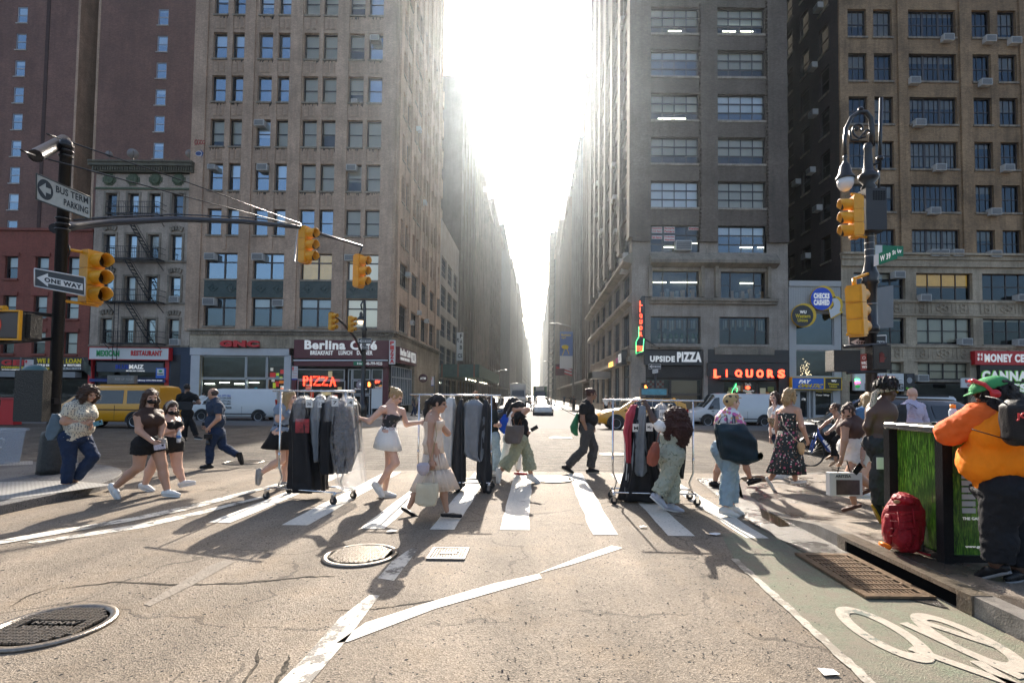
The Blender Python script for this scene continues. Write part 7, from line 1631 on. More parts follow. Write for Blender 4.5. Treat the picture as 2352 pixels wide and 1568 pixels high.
 def shoes(s,mat,sole=None,kind='sneaker',heel=0.0):
  for g in 'NF':
   a,t_=s.j['a'+g],s.j['t'+g];shin=nrm(a-s.j['k'+g]);d=nrm(t_-a);d=nrm(d-shin*(d@shin)*.2);ln=max(.15,np.linalg.norm(t_-a));dd=nrm(t_-(a+shin*.055));hl=a+shin*.05-dd*.055
   un=nrm(shin-dd*(shin@dd));tp=hl+dd*.255;lat=np.cross(dd,un);cl=[(hl+un*.042,un)];r_=.040 if kind!='flat' else .033
   pr=[cone(hl+un*.004,hl+dd*.13,r_,r_+.001,cl),cone(hl+dd*.12,tp-dd*.03+un*.012,r_+.002,.027,cl)]
   if kind=='sneaker':pr.append(cone(a-shin*.0,hl+dd*.06,.043,.038,cl+[(a-shin*.012,-shin)]))
   if kind=='flat':pr=[dict(p,clip=p['clip']+[(hl-un*.012,-un)])for p in pr]
   v,f=sdf_mesh(pr,.008 if s.res<.02 else .014,.015);q=MB();q.add(v,f.tolist(),0,True);o=s.put(q,'shoe',mat)
   q=MB();n_=12;ring=[]
   for z in(.034,.056):
    ring.append([tuple(hl+un*z+dd*(.108+.140*math.cos(th))+lat*((.036+.003*math.cos(th))*math.sin(th)))for th in[2*math.pi*i/n_ for i in range(n_)]])
   if kind=='flat':continue
   q.ring(ring,0,True,True);q.v=[(x-s.o.x,y-s.o.y,z-s.o.z)for x,y,z in q.v]
   if heel:c=hl+un*.03+dd*.0;q2=[tuple(c+dd*(.025*math.cos(t)*k)+lat*(.025*math.sin(t)*k)+un*z)for k,z in((1,0),(.8,heel))for t in[2*math.pi*i/8 for i in range(8)]];q2=[(x-s.o.x,y-s.o.y,z-s.o.z)for x,y,z in q2];q.ring([q2[:8],q2[8:]],0)
   q.build('sole',sole or mat,o)
 def hair(s,style,mat):
  pr,wv=hair_prims(style);v,f=sdf_mesh(pr,.009 if s.res<.02 else .015,.02,wv,90 if wv>.01 else 60,s.seed);T=np.array(s.Mh)*s.hs;q=MB();vw=v@T.T+s.j['hd'];q.add(vw,f.tolist(),0,True)
  if s.res<.02 and len(v):
   rs=np.random.RandomState(s.seed);ln=.014 if style=='short' else .05
   for i in rs.randint(0,len(v),420 if wv>.01 else 260):
    p0=vw[i];o=nrm(v[i]-A3((-.02,0,min(v[i][2],.03))))@T.T;d=nrm(o*rs.uniform(.3,.8)-A3((0,0,1))*(.3 if style=='afro' else .9)+rs.normal(size=3)*.35);L_=ln*rs.uniform(.4,1.3);sd_=nrm(np.cross(d,rs.normal(size=3)))*.0016;m_=p0+d*L_*.6+rs.normal(size=3)*.004
    q.add([p0-sd_*1.3-o*.004,p0+sd_*1.3-o*.004,m_+sd_,m_-sd_,p0+d*L_+rs.normal(size=3)*.008],[(0,1,2,3),(3,2,4)])
  return s.put(q,'hair',mat)
 def headpt(s,p):return Vector(tuple(s.j['hd']))+s.Mh@Vector(p)*s.hs
 def headthing(s,name,prims,mat,res=.006,k=.006):
  v,f=sdf_mesh(prims,res,k);T=np.array(s.Mh)*s.hs;q=MB();q.add(v@T.T+s.j['hd'],f.tolist(),0,True);return s.put(q,name,mat)
 def skirt(s,mat,rings,n=48,pleat=(14,.012),name='skirt'):
  """rings: (t down the spine in m from the pelvis, lateral radius, front radius, shift along facing)"""
  q=MB();rr=[]
  for t,a,b,sh in rings:
   c=s.j['pv']+s.up*max(-t,0)*1.0-A3((0,0,1))*max(t,0)+s.f*sh;row=[]
   for i in range(n):
    th=2*math.pi*i/n;m_=1+(pleat[1]/max(a,.05))*math.sin(pleat[0]*th+1.5*math.sin(2*th))*min(1,max(.15,t*3+.3));row.append(tuple(c+s.lat*(a*m_*math.cos(th))+s.fr*(b*m_*math.sin(th))))
   rr.append(row)
  q.ring(rr,0,True,False);q.v=[(x-s.o.x,y-s.o.y,z-s.o.z)for x,y,z in q.v];o=q.build(name,mat,s.t,fixn=True);md=o.modifiers.new('s','SOLIDIFY');md.thickness=.005;return o
def joints(z,g,gside,yaw,pts,z0=0.0,dy=None,Y=None):
 """pixel joints of a walker to points in space; g = sole pixel that stands on the ground"""
 l_=A3((-math.sin(R(yaw)),math.cos(R(yaw)),0));nv=l_ if(l_[1]<-.15 or(abs(l_[1])<=.15 and l_[0]<0))else-l_;sg={'N':1,'F':-1,'0':0}[gside]
 if Y is None:Y=GR(*zz(z,g),z0).y-nv[1]*.09*sg
 off={'s':.175,'e':.21,'w':.19,'k':.09,'a':.08,'t':.085};j={};dy=dy or{}
 for k,p in zip(('hd','nk','pv','sN','eN','wN','sF','eF','wF','kN','aN','tN','kF','aF','tF'),pts):
  o=(off[k[0]]*nv[1]*(1 if k[1]=='N' else-1))if k[-1]in 'NF' and k[0]in off else 0
  o=dy.get(k,o);j[k]=PT(*zz(z,p),Y+o)
 return j,Y

# ---- fabrics
def fab(name,c,rough=.85,var=.18,vs=6,bump=.25,bs=90):return M(name,c,rough,var=var,vs=vs,bump=bump,bs=bs,spec=.18)
def patt(name,base,cols,scale=30,thr=.35,kind='v'):
 m=bpy.data.materials.new(name);m.use_nodes=True;n,l=nodes(m);b=n['Principled BSDF'];tc=n.new('ShaderNodeTexCoord');v=tc.outputs['Object'];out=None
 for i,c in enumerate(cols):
  if kind=='v':vo=voro(n,l,v,scale*(1+.37*i),'F1',.9 if len(cols)>1 else .35);f=mathn(n,l,'LESS_THAN',vo.outputs['Distance'],thr*(1-.2*i))
  elif kind=='n':f=mathn(n,l,'GREATER_THAN',noise(n,l,v,scale*(1+.5*i),3,.6,1.5),thr+.02*i)
  else:
   w_=n.new('ShaderNodeTexChecker');w_.inputs['Scale'].default_value=scale*(1+i);l.new(v,w_.inputs['Vector']);f=mathn(n,l,'MULTIPLY',w_.outputs['Fac'],thr)
  out=mixc(n,l,f,out if out is not None else base,c)
 l.new(out,b.inputs['Base Color']);b.inputs['Roughness'].default_value=.85;MATS[name]=m;return m
F_JEAN=fab('dark_denim',(.017,.030,.065),vs=12);F_JEAN2=fab('pale_denim',(.30,.40,.46),vs=9);F_BLK=fab('black_cloth',(.014,.014,.015));F_BLK2=fab('faded_black_cloth',(.035,.036,.038));F_WHT=fab('white_cloth',(.68,.66,.62),var=.06)
F_NAVY=fab('navy_cloth',(.03,.045,.075));F_GRY=fab('charcoal_cloth',(.055,.055,.055));F_TEE=fab('blue_grey_jersey',(.17,.22,.29));F_BRNT=fab('sheer_brown_top',(.05,.028,.022),.6);F_OLV=fab('olive_linen',(.30,.31,.21));F_ORG=fab('orange_jersey',(.84,.22,.008),.75,var=.1,bump=.15);F_SLV=fab('red_orange_sleeve',(.72,.12,.02),.75,var=.1,bump=.15)
F_CRM=fab('cream_cotton',(.68,.545,.43),var=.08,bump=.5,bs=50);F_SHOE=fab('white_shoe_leather',(.62,.61,.58),.5,var=.08);F_SHK=fab('black_shoe_leather',(.015,.015,.016),.3);F_MUST=fab('mustard_leather',(.52,.25,.03),.5);F_SHG=fab('grey_knit_shoe',(.40,.42,.48),.8)
def person(label,z,g,gs,yaw,pts,**kw):
 dy=kw.pop('dy',None);z0=kw.pop('z0',0.0);Y=kw.pop('Y',None);j,Yp=joints(z,g,gs,yaw,pts,z0,dy,Y);p=Person(label,j,yaw,kw.pop('sk'),ground=z0+gz(0,Yp),**kw);p.Y=Yp;return p
def soft(name,label,cat,z,rows,Y,th,mat,group=None,fold=(5,.05),parent=None,seed=0,straps=None,strapmat=None,solid=False,rz=0.0,e=.62):
 """sewn bag or garment: rows (y, left, right) in picture units, given real depth th; hangs at depth Y"""
 rs=random.Random(seed+len(rows));R_=[];N_=36
 P0=PT(*zz(z,((rows[-1][1]+rows[-1][2])/2,rows[-1][0])),Y);t=parent or thing(name,label,cat,P0,0,group);ph=rs.random()*6
 fine=[]
 for a,b in zip(rows,rows[1:]):
  for k in range(5):f=k/5;fine.append(tuple(a[i]+(b[i]-a[i])*f for i in range(3))+((a[3]if len(a)>3 else 1)*(1-f)+(b[3]if len(b)>3 else 1)*f,))
 fine.append(tuple(rows[-1][:3])+(rows[-1][3]if len(rows[-1])>3 else 1,))
 for i,(y,xl,xr,tf)in enumerate(fine):
  c=PT(*zz(z,((xl+xr)/2,y)),Y);w_=(PT(*zz(z,(xr,y)),Y).x-PT(*zz(z,(xl,y)),Y).x)/2;row=[];fd=fold[1]*min(1,i/12+.1)
  for k in range(N_):
   a=2*math.pi*k/N_;m_=1+fd*math.sin(fold[0]*a+ph+i*.05)+fd*.5*math.sin((fold[0]*2+1)*a-i*.11+ph);ca,sa=math.cos(a),math.sin(a);e=.75
   row.append((c.x-t.location.x+w_*m_*math.copysign(abs(ca)**e,ca),th*tf*m_*math.copysign(abs(sa)**e,sa)+rz*w_*ca,c.z-t.location.z+.004*math.sin(a*5+i)))
  row=[(x_+.005*math.sin(z_*31+x_*47+ph)*math.sin(y_*60+z_*13),y_*(1+.10*math.sin(z_*23+x_*29+ph)*math.sin(z_*11-x_*17)),z_)for x_,y_,z_ in row]
  R_.append(row)
 q=MB();q.ring(R_[::-1],0,True,True);o=q.build('body' if parent is None else name,mat,t)
 if straps:
  for st in straps:q=MB();q.tube([PT(*zz(z,p[:2]),p[2]if len(p)>2 else Y)-t.location for p in st],.009,6,sq=.5);q.build('strap',strapmat or mat,t)
 return t
def gizmo(name,label,cat,z,c,Y,size,mat,rot=(0,0,0),parts=()):
 p=PT(*zz(z,c),Y);t=thing(name,label,cat,p);t.rotation_euler=rot;q=MB();q.box(-size[0]/2,size[0]/2,-size[1]/2,size[1]/2,-size[2]/2,size[2]/2);o=q.build('case',mat,t);md=o.modifiers.new('b','BEVEL');md.width=min(min(size)*.3,.006);md.segments=2
 for nm,m,b in parts:q=MB();q.box(*b);q.build(nm,m,t)
 return t
ph_parts=lambda:(('screen',M('phone_glass',(.02,.02,.03),.05),(-.033,.033,.0045,.006,-.07,.07)),('camera_lens',M_LENS,(-.03,-.005,-.008,-.0045,.03,.06)))
BLOU=patt('patterned_blouse',(.52,.47,.36),[(.05,.06,.10)],38,.36)
p=person('curly haired woman in a patterned blouse and dark jeans reading her phone by the pole','A',(225,1338),'N',-8,[(452,222),(372,325),(285,720),(235,385),(165,535),(385,552),(400,370),(430,470),(470,560),(225,985),(185,1255),(320,1325),(495,935),(290,1200),(370,1280)],sk=SKM,hair=('curlybob',H_BRN),arm=1.35,leg=1.28,tw=1.3,td=1.35,hw=1.28,bust=1.35,belly=.05,hp=22,curl=(.7,.8),dy={'wN':-.08,'wF':.03,'eF':.12},hyaw=-10)
p.shirt(BLOU,.62,0,-.02,.02,name='blouse',wr=.005);p.pants(F_JEAN,1,.93,.010,.012);p.shoes(F_MUST,kind='flat');P1=p
gizmo('mobile_phone','phone in a floral case held by the curly haired woman','phone','A',(545,548),p.Y-.05,(.075,.01,.15),M('floral_case',(.1,.25,.3),.4,var=.8,vs=60),(0,R(75),0),ph_parts())
soft('shoulder_bag','slate blue leather bag behind the arm of the curly haired woman','bag','A',[(440,60,130),(520,20,160),(600,-20,165),(680,-30,120),(735,10,75)],p.Y-.12,.09,fab('slate_leather',(.10,.14,.17),.45),straps=[[(90,450),(150,380,p.Y-.2),(260,330,p.Y-.15),(290,330,p.Y-.1)]])
p=person('long haired woman in a black mask and sheer brown top striding in front','A',(1420,1392),'F',-22,[(1150,262),(1125,405),(1125,790),(1005,470),(1015,640),(1180,770),(1240,440),(1285,575),(1265,700),(1010,1050),(755,1270),(785,1395),(1275,1030),(1335,1310),(1470,1360)],sk=SKM,hair=('long',H_BRN),arm=1.15,leg=1.22,tw=1.02,td=1.05,hw=1.2,bust=1.45,hp=8,hyaw=-35,curl=(.6,.9),dy={'wF':.0,'eF':.1,'wN':-.22})
p.shirt(F_BRNT,0,0,.03,.010,name='top',wr=.002);p.pants(F_BLK,.42,0,.022,.02,.12,'shorts',.006);p.shoes(F_SHOE);P2=p
def mask(p,col=None):p.headthing('face_mask',[ell((.055,0,-.045),I3,(.055,.064,.046),[(A3((.03,0,0)),A3((-1,0,0)))]),cone((.03,.068,-.03),(-.01,.082,.0),.005,.004),cone((.03,-.068,-.03),(-.01,-.082,.0),.005,.004)],col or F_BLK)
mask(p);gizmo('mobile_phone','phone with a sparkly case in the hand of the woman in the sheer top','phone','A',(1250,818),p.Y-.27,(.075,.012,.15),M('sparkly_case',(.5,.45,.5),.3,var=.6,vs=80),(0,R(80),R(10)),ph_parts())
soft('clutch_purse','small grey patterned purse held at the hip of the woman in the sheer top','purse','A',[(722,1245,1320),(770,1240,1335),(825,1290,1330)],p.Y-.1,.04,fab('grey_pattern_purse',(.3,.28,.25),.5,var=.5,vs=40))
p=person('smaller woman in a black mask, leopard headband and black crop top','2',(1140,1303),'N',-15,[(1342,655),(1325,722),(1335,920),(1268,745),(1278,832),(1355,820),(1385,738),(1415,800),(1402,835),(1205,1075),(1140,1235),(1195,1285),(1385,1085),(1432,1215),(1515,1225)],sk=SKL,hair=('long',H_BRN),arm=1.08,leg=1.25,hw=1.15,bust=1.25,hp=8,hyaw=-30,curl=(.8,.9),dy={'wN':-.05,'wF':-.02,'eF':.08})
p.shirt(F_BLK,0,0,.17,.011,.84,name='crop_top',wr=.002);p.pants(F_BLK,.45,0,.014,0,.10,'shorts',.004);p.shoes(F_SHOE);mask(p)
p.headthing('headband',[ell((-.01,0,.045),I3,(.112,.094,.105),[(A3((.03,0,0)),nrm(A3((1,0,-.2)))),(A3((-.015,0,0)),nrm(A3((-1,0,.2))))])],patt('leopard_band',(.4,.36,.3),[(.03,.03,.03)],80,.35))
t=gizmo('water_bottle','small water bottle in the hands of the woman with the headband','bottle','2',(1402,870),p.Y-.12,(.01,.01,.01),F_WHT);q=MB();q.lathe((0,0,-.10),[(.028,0),(.033,.02),(.03,.07),(.033,.12),(.03,.15),(.012,.18),(.012,.20)],12);q.build('bottle_body',M('clear_bottle',(.5,.55,.6),.1),t);q=MB();q.lathe((0,0,-.03),[(.034,0),(.034,.045)],12);q.build('blue_label',M('bottle_label',(.03,.15,.45),.5),t)
p=person('man in black with headphones seen from behind near the yellow van','2',(1450,905),'N',80,[(1468,492),(1468,532),(1468,690),(1408,560),(1388,625),(1400,690),(1528,560),(1562,610),(1535,612),(1452,790),(1447,880),(1450,898),(1510,780),(1540,868),(1580,885)],sk=SKB,hair=('short',H_BLK),arm=1.2,leg=1.15,tw=1.25,td=1.2,hw=1.1,res=.016)
p.shirt(F_BLK,.6,0,-.08,.018);p.pants(F_BLK,e=.02,flare=.015);p.shoes(F_SHK,F_SHOE);p.headthing('headphones',[ell((-.01,.088,0),I3,(.035,.02,.04)),ell((-.01,-.088,0),I3,(.035,.02,.04)),cone((-.01,.09,.03),(-.01,.06,.12),.01,.01),cone((-.01,.06,.12),(-.01,-.06,.12),.01,.01),cone((-.01,-.06,.12),(-.01,-.09,.03),.01,.01)],F_SHK,.009)
soft('shoulder_bag','flat black sling bag across the back of the man with headphones','bag','2',[(600,1392,1500),(640,1390,1505),(665,1410,1500)],p.Y-.22,.05,F_BLK2,straps=[[(1400,605),(1470,560,p.Y-.2),(1520,540,p.Y-.15)]])
p=person('bald man in a navy shirt and jeans walking left with cameras in hand','2',(1630,1120),'N',180,[(1668,538),(1692,592),(1700,840),(1712,635),(1712,730),(1640,800),(1655,620),(1645,700),(1615,775),(1645,965),(1640,1085),(1575,1105),(1745,945),(1862,1015),(1890,1085)],sk=SKM,hair=None,arm=1.15,leg=1.1,tw=1.15,td=1.25,belly=.05,hp=12,curl=(1.1,1.1),dy={'wN':-.25})
p.shirt(F_NAVY,.62,0,-.13,.022,wr=.009);p.pants(F_JEAN,e=.018,flare=.01);p.shoes(F_SHK)
p.headthing('cropped_hair',[ell((-.022,0,.02),I3,(.101,.080,.075),[(A3((.0,0,.0)),nrm(A3((1,0,.35))))])],M('stubble_hair',(.05,.035,.03),.8))
t=gizmo('camera','black camera with a big lens hanging from the hand of the man in navy','camera','2',(1632,872),p.Y-.26,(.14,.07,.10),F_SHK);q=MB();q.lathe((0,0,-.05),[(.035,0),(.035,-.07),(.042,-.075),(.042,-.12)],14);q.build('lens',M_LENS,t)
gizmo('camera','second smaller camera raised in the far hand of the man in navy','camera','2',(1605,775),p.Y+.16,(.09,.05,.07),F_SHK)
p=person('long haired girl in a grey tee and black pleated skirt pushing the first rack','3',(380,985),'F',0,[(412,275),(360,338),(345,540),(332,365),(322,440),(375,415),(385,360),(425,410),(455,400),(345,760),(195,855),(170,945),(395,755),(365,930),(430,970)],sk=SKL,hair=('long',H_BLD),arm=1.15,leg=1.12,hw=1.1,bust=1.1,curl=(1.3,1.2),dy={'wN':-.05,'eN':-.22,'wF':.1},hs=1.0)
p.shirt(F_TEE,.6,0,.02,.018,wr=.008);p.skirt(F_BLK,[(-.14,.14,.11,0),(-.04,.17,.14,0),(.1,.21,.20,0),(.27,.27,.27,-.03)]);p.shoes(fab('grey_trainer',(.30,.29,.27),.7));P6=p
p=person('blonde woman with a bun in a black strapless top and white pleated skirt between racks','3',(1200,1053),'F',0,[(1243,265),(1212,352),(1180,545),(1135,362),(1035,455),(962,432),(1290,378),(1325,480),(1440,465),(1240,780),(1110,945),(1145,1035),(1190,800),(1155,1000),(1240,1035)],sk=SKL,hair=('bun',H_BLD),arm=.98,leg=1.0,tw=1.0,bust=1.2,hp=28,curl=(1.4,1.2),dy={'wN':-.1,'wF':.12})
p.shirt(patt('print_strapless_top',(.022,.022,.026),[(.30,.24,.25)],9,.60,'n'),0,0,-.02,.011,.76,name='strapless_top',wr=.002);p.skirt(F_WHT,[(-.10,.14,.11,0),(0,.18,.15,0),(.12,.21,.19,0),(.25,.235,.215,0)],pleat=(18,.008));p.shoes(F_SHOE);P7=p
p.headthing('earring',[ell((.0,-.088,-.04),I3,(.012,.007,.012))],M('gold',(.7,.45,.1),.2,1.0));txt('CAT',(0,0,0),(.13,0,0),(0,0,.05),M('print_pink',(.55,.42,.42),.8),p.t,.04,.004).location=PT(*zz('3',(1188,530)),p.Y-.152)-p.o
p=person('black haired woman in a tiered cream dress walking right in the foreground','3',(1690,1230),'N',0,[(1578,345),(1530,438),(1535,640),(1522,492),(1508,650),(1522,790),(1565,478),(1648,575),(1560,455),(1615,985),(1640,1180),(1745,1218),(1440,985),(1345,1150),(1372,1205)],sk=SKM,hair=('pony',H_BLK),arm=.92,leg=.88,tw=.92,hw=.95,bust=1.0,hp=8,curl=(1.2,.5),dy={'wF':.02,'eF':.12,'wN':-.24})
p.shirt(F_CRM,0,0,-.05,.012,.80,name='bodice',wr=.004)
for i,(r0,r1)in enumerate((([(-.12,.125,.10,0),(0,.155,.125,0),(.16,.155,.13,.01)],0),([(.15,.16,.138,.01),(.25,.175,.155,.02),(.36,.19,.185,.03)],0),([(.35,.195,.195,.03),(.45,.21,.24,.03),(.62,.23,.315,.03)],0))):p.skirt(F_CRM,r0,72,(26,.008+.003*i),'dress_tier')
for g in(1,-1):q=MB();q.tube([Vector(tuple(p.j['pv']+p.up*p.L*.80+p.lat*g*.09+p.fr*.09)),Vector(tuple(p.j['nk']+p.lat*g*.11+p.up*.03)),Vector(tuple(p.j['pv']+p.up*p.L*.80+p.lat*g*.09-p.fr*.08))],.008,5);p.put(q,'dress_strap',F_CRM)
p.shoes(F_SHK,kind='flat',heel=-.0);P8=p
TOTE=fab('natural_canvas',(.56,.48,.34),.9,var=.08)
soft('tote_bag','large natural canvas tote carried low by the woman in the cream dress','bag','3',[(945,1405,1570,.8),(980,1405,1580),(1060,1400,1572),(1100,1395,1560),(1118,1430,1555,.8)],p.Y-.33,.06,TOTE,straps=[[(1445,950),(1480,880),(1505,850),(1530,850)],[(1540,955),(1535,880),(1528,850)]])
soft('shoulder_purse','small lilac flap purse on a thin chain beside the cream dress','bag','3',[(785,1425,1495,.6),(800,1405,1502),(850,1410,1500),(880,1435,1485,.7)],p.Y-.30,.045,fab('lilac_leather',(.42,.36,.38),.45,var=.05,bump=.1),straps=[[(1495,790),(1530,700,p.Y-.3),(1562,560,p.Y-.25),(1548,470,p.Y-.2),(1500,455,p.Y-.1)]],strapmat=M('chain_metal',(.3,.24,.12),.3,.9))
p=person('woman in a pale blue mask and dark jacket steering the second rack','3',(2010,900),'N',200,[(1972,335),(1992,402),(2000,600),(1965,430),(1975,510),(2028,515),(2010,425),(1930,350),(1868,272),(2035,740),(1995,870),(1970,890),(1985,740),(2030,875),(2010,900)],sk=SKM,hair=('long',H_BRN),bust=1.0,hyaw=215,curl=(1.3,1.3),dy={'sN':-.15,'sF':.1,'eF':-.05,'wF':-.3,'wN':-.4,'eN':-.25})
p.shirt(fab('dark_jacket',(.02,.024,.022)),1,.75,-.14,.02,name='jacket');p.pants(F_JEAN2,e=.016);p.shoes(F_SHOE);mask(p,M('pale_blue_mask',(.25,.5,.58),.7))
p=person('woman in a white top and white trousers with a blue bag, half hidden','4',(370,880),'F',5,[(305,325),(290,385),(275,590),(275,405),(262,480),(300,520),(320,400),(340,470),(360,520),(235,720),(180,825),(165,850),(335,735),(338,845),(395,870)],sk=SKM,hair=('long',H_BLK),bust=1,hp=12,hyaw=10)
p.shirt(F_WHT,1,.8,-.06,.018);p.pants(F_WHT,e=.016);p.shoes(fab('red_flats',(.35,.03,.03),.5),kind='flat')
soft('shoulder_bag','bright blue bag at the side of the woman in white','bag','4',[(405,225,262,.7),(450,195,270),(520,185,245),(555,220,240)],p.Y-.22,.08,fab('bright_blue_bag',(.01,.07,.42),.5),straps=[[(245,408),(270,370,p.Y-.1),(300,395,p.Y)]],strapmat=F_NAVY)
p=person('woman in olive cropped trousers shading her head with a raised arm','4',(460,943),'F',5,[(350,352),(338,412),(350,590),(345,425),(412,362),(325,362),(362,425),(385,520),(418,538),(300,735),(205,840),(190,925),(415,715),(438,870),(500,925)],sk=SKM,hair=('pony',H_BLK),arm=1.05,leg=1.1,tw=1.05,bust=1.1,belly=.03,hp=25,curl=(.5,.9),dy={'wN':-.08,'wF':0})
p.shirt(F_BLK,.5,0,-.02,.02,name='tee',wr=.008);p.pants(F_OLV,1,.78,.035,.045,name='cropped_trousers',wr=.010);p.shoes(F_SHOE)
gizmo('mobile_phone','phone held out by the woman in olive trousers','phone','4',(465,515),p.Y-.02,(.07,.01,.14),F_SHK,(0,R(60),0),ph_parts())
soft('shoulder_bag','grey brown tote with tan handles on the arm of the olive trousers woman','bag','4',[(492,245,385),(540,235,382),(600,230,365),(632,245,352)],p.Y-.30,.09,fab('taupe_leather',(.12,.10,.09),.5),straps=[[(275,495),(285,440),(300,440),(310,495)],[(335,495),(355,440),(365,495)]],strapmat=fab('tan_leather',(.30,.12,.06),.5))
p=person('tall man in a black tee and charcoal trousers striding alone mid crosswalk','4',(935,864),'F',0,[(915,252),(868,318),(875,515),(848,352),(842,450),(872,525),(900,350),(925,430),(930,500),(850,685),(725,815),(775,865),(935,675),(905,830),(975,850)],sk=SKB,hair=('bun',H_DKB),arm=1.12,leg=1.1,tw=1.1,td=1.2,belly=.08,bust=1.2,curl=(.4,.4))
p.shirt(F_BLK,.6,0,-.03,.018,wr=.007);p.pants(F_GRY,e=.026,flare=.022,wr=.009);p.shoes(F_SHK,fab('pale_sole',(.4,.36,.28),.7))
soft('backpack','green drawstring bag on the back of the tall walking man','bag','4',[(398,795,812,.6),(450,770,812),(500,745,808),(545,755,805),(570,785,810,.6)],p.Y,.12,fab('green_nylon',(.02,.13,.06),.5),straps=[[(800,400),(830,340,p.Y-.12),(870,320,p.Y-.08)]],strapmat=F_BLK2)
JS=patt('sage_floral',(.31,.33,.26),[(.12,.14,.10)],14,.60,'n')
p=person('curly haired woman in a sage floral jumpsuit reaching up to the third rack','4',(1555,1165),'F',35,[(1565,432),(1540,505),(1530,715),(1452,498),(1395,440),(1352,335),(1600,525),(1625,600),(1590,640),(1495,925),(1440,1030),(1480,1105),(1555,915),(1540,1100),(1595,1145)],sk=SKD,hair=('bigcurly',H_DKB),arm=1.05,leg=1.05,hw=1.12,bust=1.1,curl=(1.3,.6),dy={'sN':-.1,'eN':-.05,'wN':-.02,'sF':.1,'wF':.2},hyaw=120)
p.shirt(F_WHT,.6,0,.1,.014,name='white_tee');p.shirt(JS,0,0,-.05,.022,.72,name='jumpsuit_bodice',wr=.006);p.pants(JS,1,.92,.038,.03,.2,'jumpsuit_trousers',.010);p.shoes(F_SHG,F_SHOE);P13=p
soft('shoulder_bag','rust brown bucket bag of the woman in the jumpsuit','bag','4',[(625,1400,1440,.6),(680,1370,1445),(740,1348,1440),(790,1350,1425),(805,1370,1405)],p.Y-.2,.09,fab('rust_leather',(.26,.075,.045),.5),straps=[[(1420,628),(1440,560,p.Y-.18),(1470,500,p.Y-.1)]])
p=person('person with a dyed shaved head, pale jeans and a huge dark bag at the curb','5',(262,1385),'N',50,[(282,368),(265,452),(245,790),(322,520),(388,640),(340,640),(195,525),(170,640),(200,700),(252,1040),(232,1300),(335,1372),(290,1040),(285,1275),(315,1325)],sk=SKL,hair=None,arm=1.15,leg=1.1,tw=1.1,td=1.15,hw=1.15,hyaw=15,dy={'sN':-.1,'eN':-.15,'wN':-.25,'sF':0})
p.headthing('shaved_hair',[ell((-.018,0,.035),I3,(.104,.083,.095),[(A3((.058,0,.03)),nrm(A3((1,0,-.7)))),(A3((0,0,-.02)),nrm(A3((.6,0,-1))))])],patt('dyed_buzz_cut',(.42,.30,.14),[(.04,.03,.03)],13,.30),.008)
p.shirt(patt('argyle_vest_tee',(.62,.60,.60),[(.55,.12,.30),(.60,.35,.12)],14,.42),.55,0,-.05,.02,name='vest',wr=.008);p.pants(F_JEAN2,1,.93,.028,.02,wr=.007);p.shoes(F_WHT,F_SHOE);P14=p
BIG=fab('dark_teal_coated_bag',(.012,.028,.038),.3,var=.4,vs=3)
soft('carrier_bag','huge dark blue coated carrier bag slung at the shaved head persons side','bag','5',[(545,145,400,.5),(600,140,425),(680,150,500),(780,165,515),(860,185,525),(905,330,430,.6)],p.Y-.42,.16,BIG,fold=(4,.07),straps=[[(165,545),(190,490,p.Y-.3),(240,470,p.Y-.2),(245,560)],[(290,560),(296,470,p.Y-.25),(310,480,p.Y-.2),(315,560)]],strapmat=F_NAVY)
q=MB();q.ring([[(.16+r_*math.cos(a),-.17,.12+r_*1.3*math.sin(a))for a in[2*math.pi*i/16 for i in range(16)]]for r_ in(.005,.035)],0);q.build('emblem',M('green_white_emblem',(.35,.45,.2),.5),bpy.data.objects.get('carrier_bag'))
p=person('man in a straw hat and shorts walking behind the shaved head person','5',(150,1123),'N',0,[(300,350),(268,430),(265,745),(215,450),(160,590),(200,690),(300,450),(340,580),(380,660),(172,915),(135,1060),(195,1105),(405,890),(452,1035),(560,1030)],sk=SKM,hair=('short',H_BRN),arm=1.1,leg=1.05,tw=1.1)
p.shirt(fab('blue_tee',(.05,.12,.22)),.6,0,-.08,.02);p.pants(fab('patterned_pink_shorts',(.4,.28,.3)),.85,0,.03,.03,.1,'shorts');p.shoes(F_SHK)
p.headthing('straw_hat',[ell((-.005,0,.105),I3,(.10,.088,.055)),ell((-.005,0,.078),I3,(.155,.135,.012))],fab('straw',(.42,.27,.12),.8,var=.3,vs=60),.008)
p=person('woman in a white tee talking on the phone behind the patterned dress','5',(760,1045),'N',205,[(668,328),(692,408),(690,620),(690,445),(655,515),(672,405),(650,435),(640,560),(632,670),(690,830),(720,1000),(700,1030),(740,820),(765,990),(745,1030)],sk=SKL,hair=('long',H_BRN),bust=1,hyaw=215,dy={'sN':-.15,'eN':-.2,'wN':-.14,'sF':-.05,'eF':0,'wF':0})
p.shirt(F_WHT,.6,0,-.06,.018);p.pants(F_JEAN,e=.012);p.shoes(F_SHOE)
soft('shoulder_bag','brown checked bag under the arm of the woman on the phone','bag','5',[(495,615,660),(530,612,680),(580,650,682)],p.Y-.24,.06,patt('brown_check',(.25,.18,.10),[(.12,.08,.05)],40,.8,'c'))
gizmo('mobile_phone','phone pressed to the ear of the woman in the white tee','phone','5',(690,345),p.Y-.14,(.07,.01,.14),F_SHK,(0,R(20),R(60)),ph_parts())
PD=patt('aztec_print',(.014,.022,.022),[(.35,.07,.13),(.55,.48,.42),(.45,.16,.10)],13,.27)
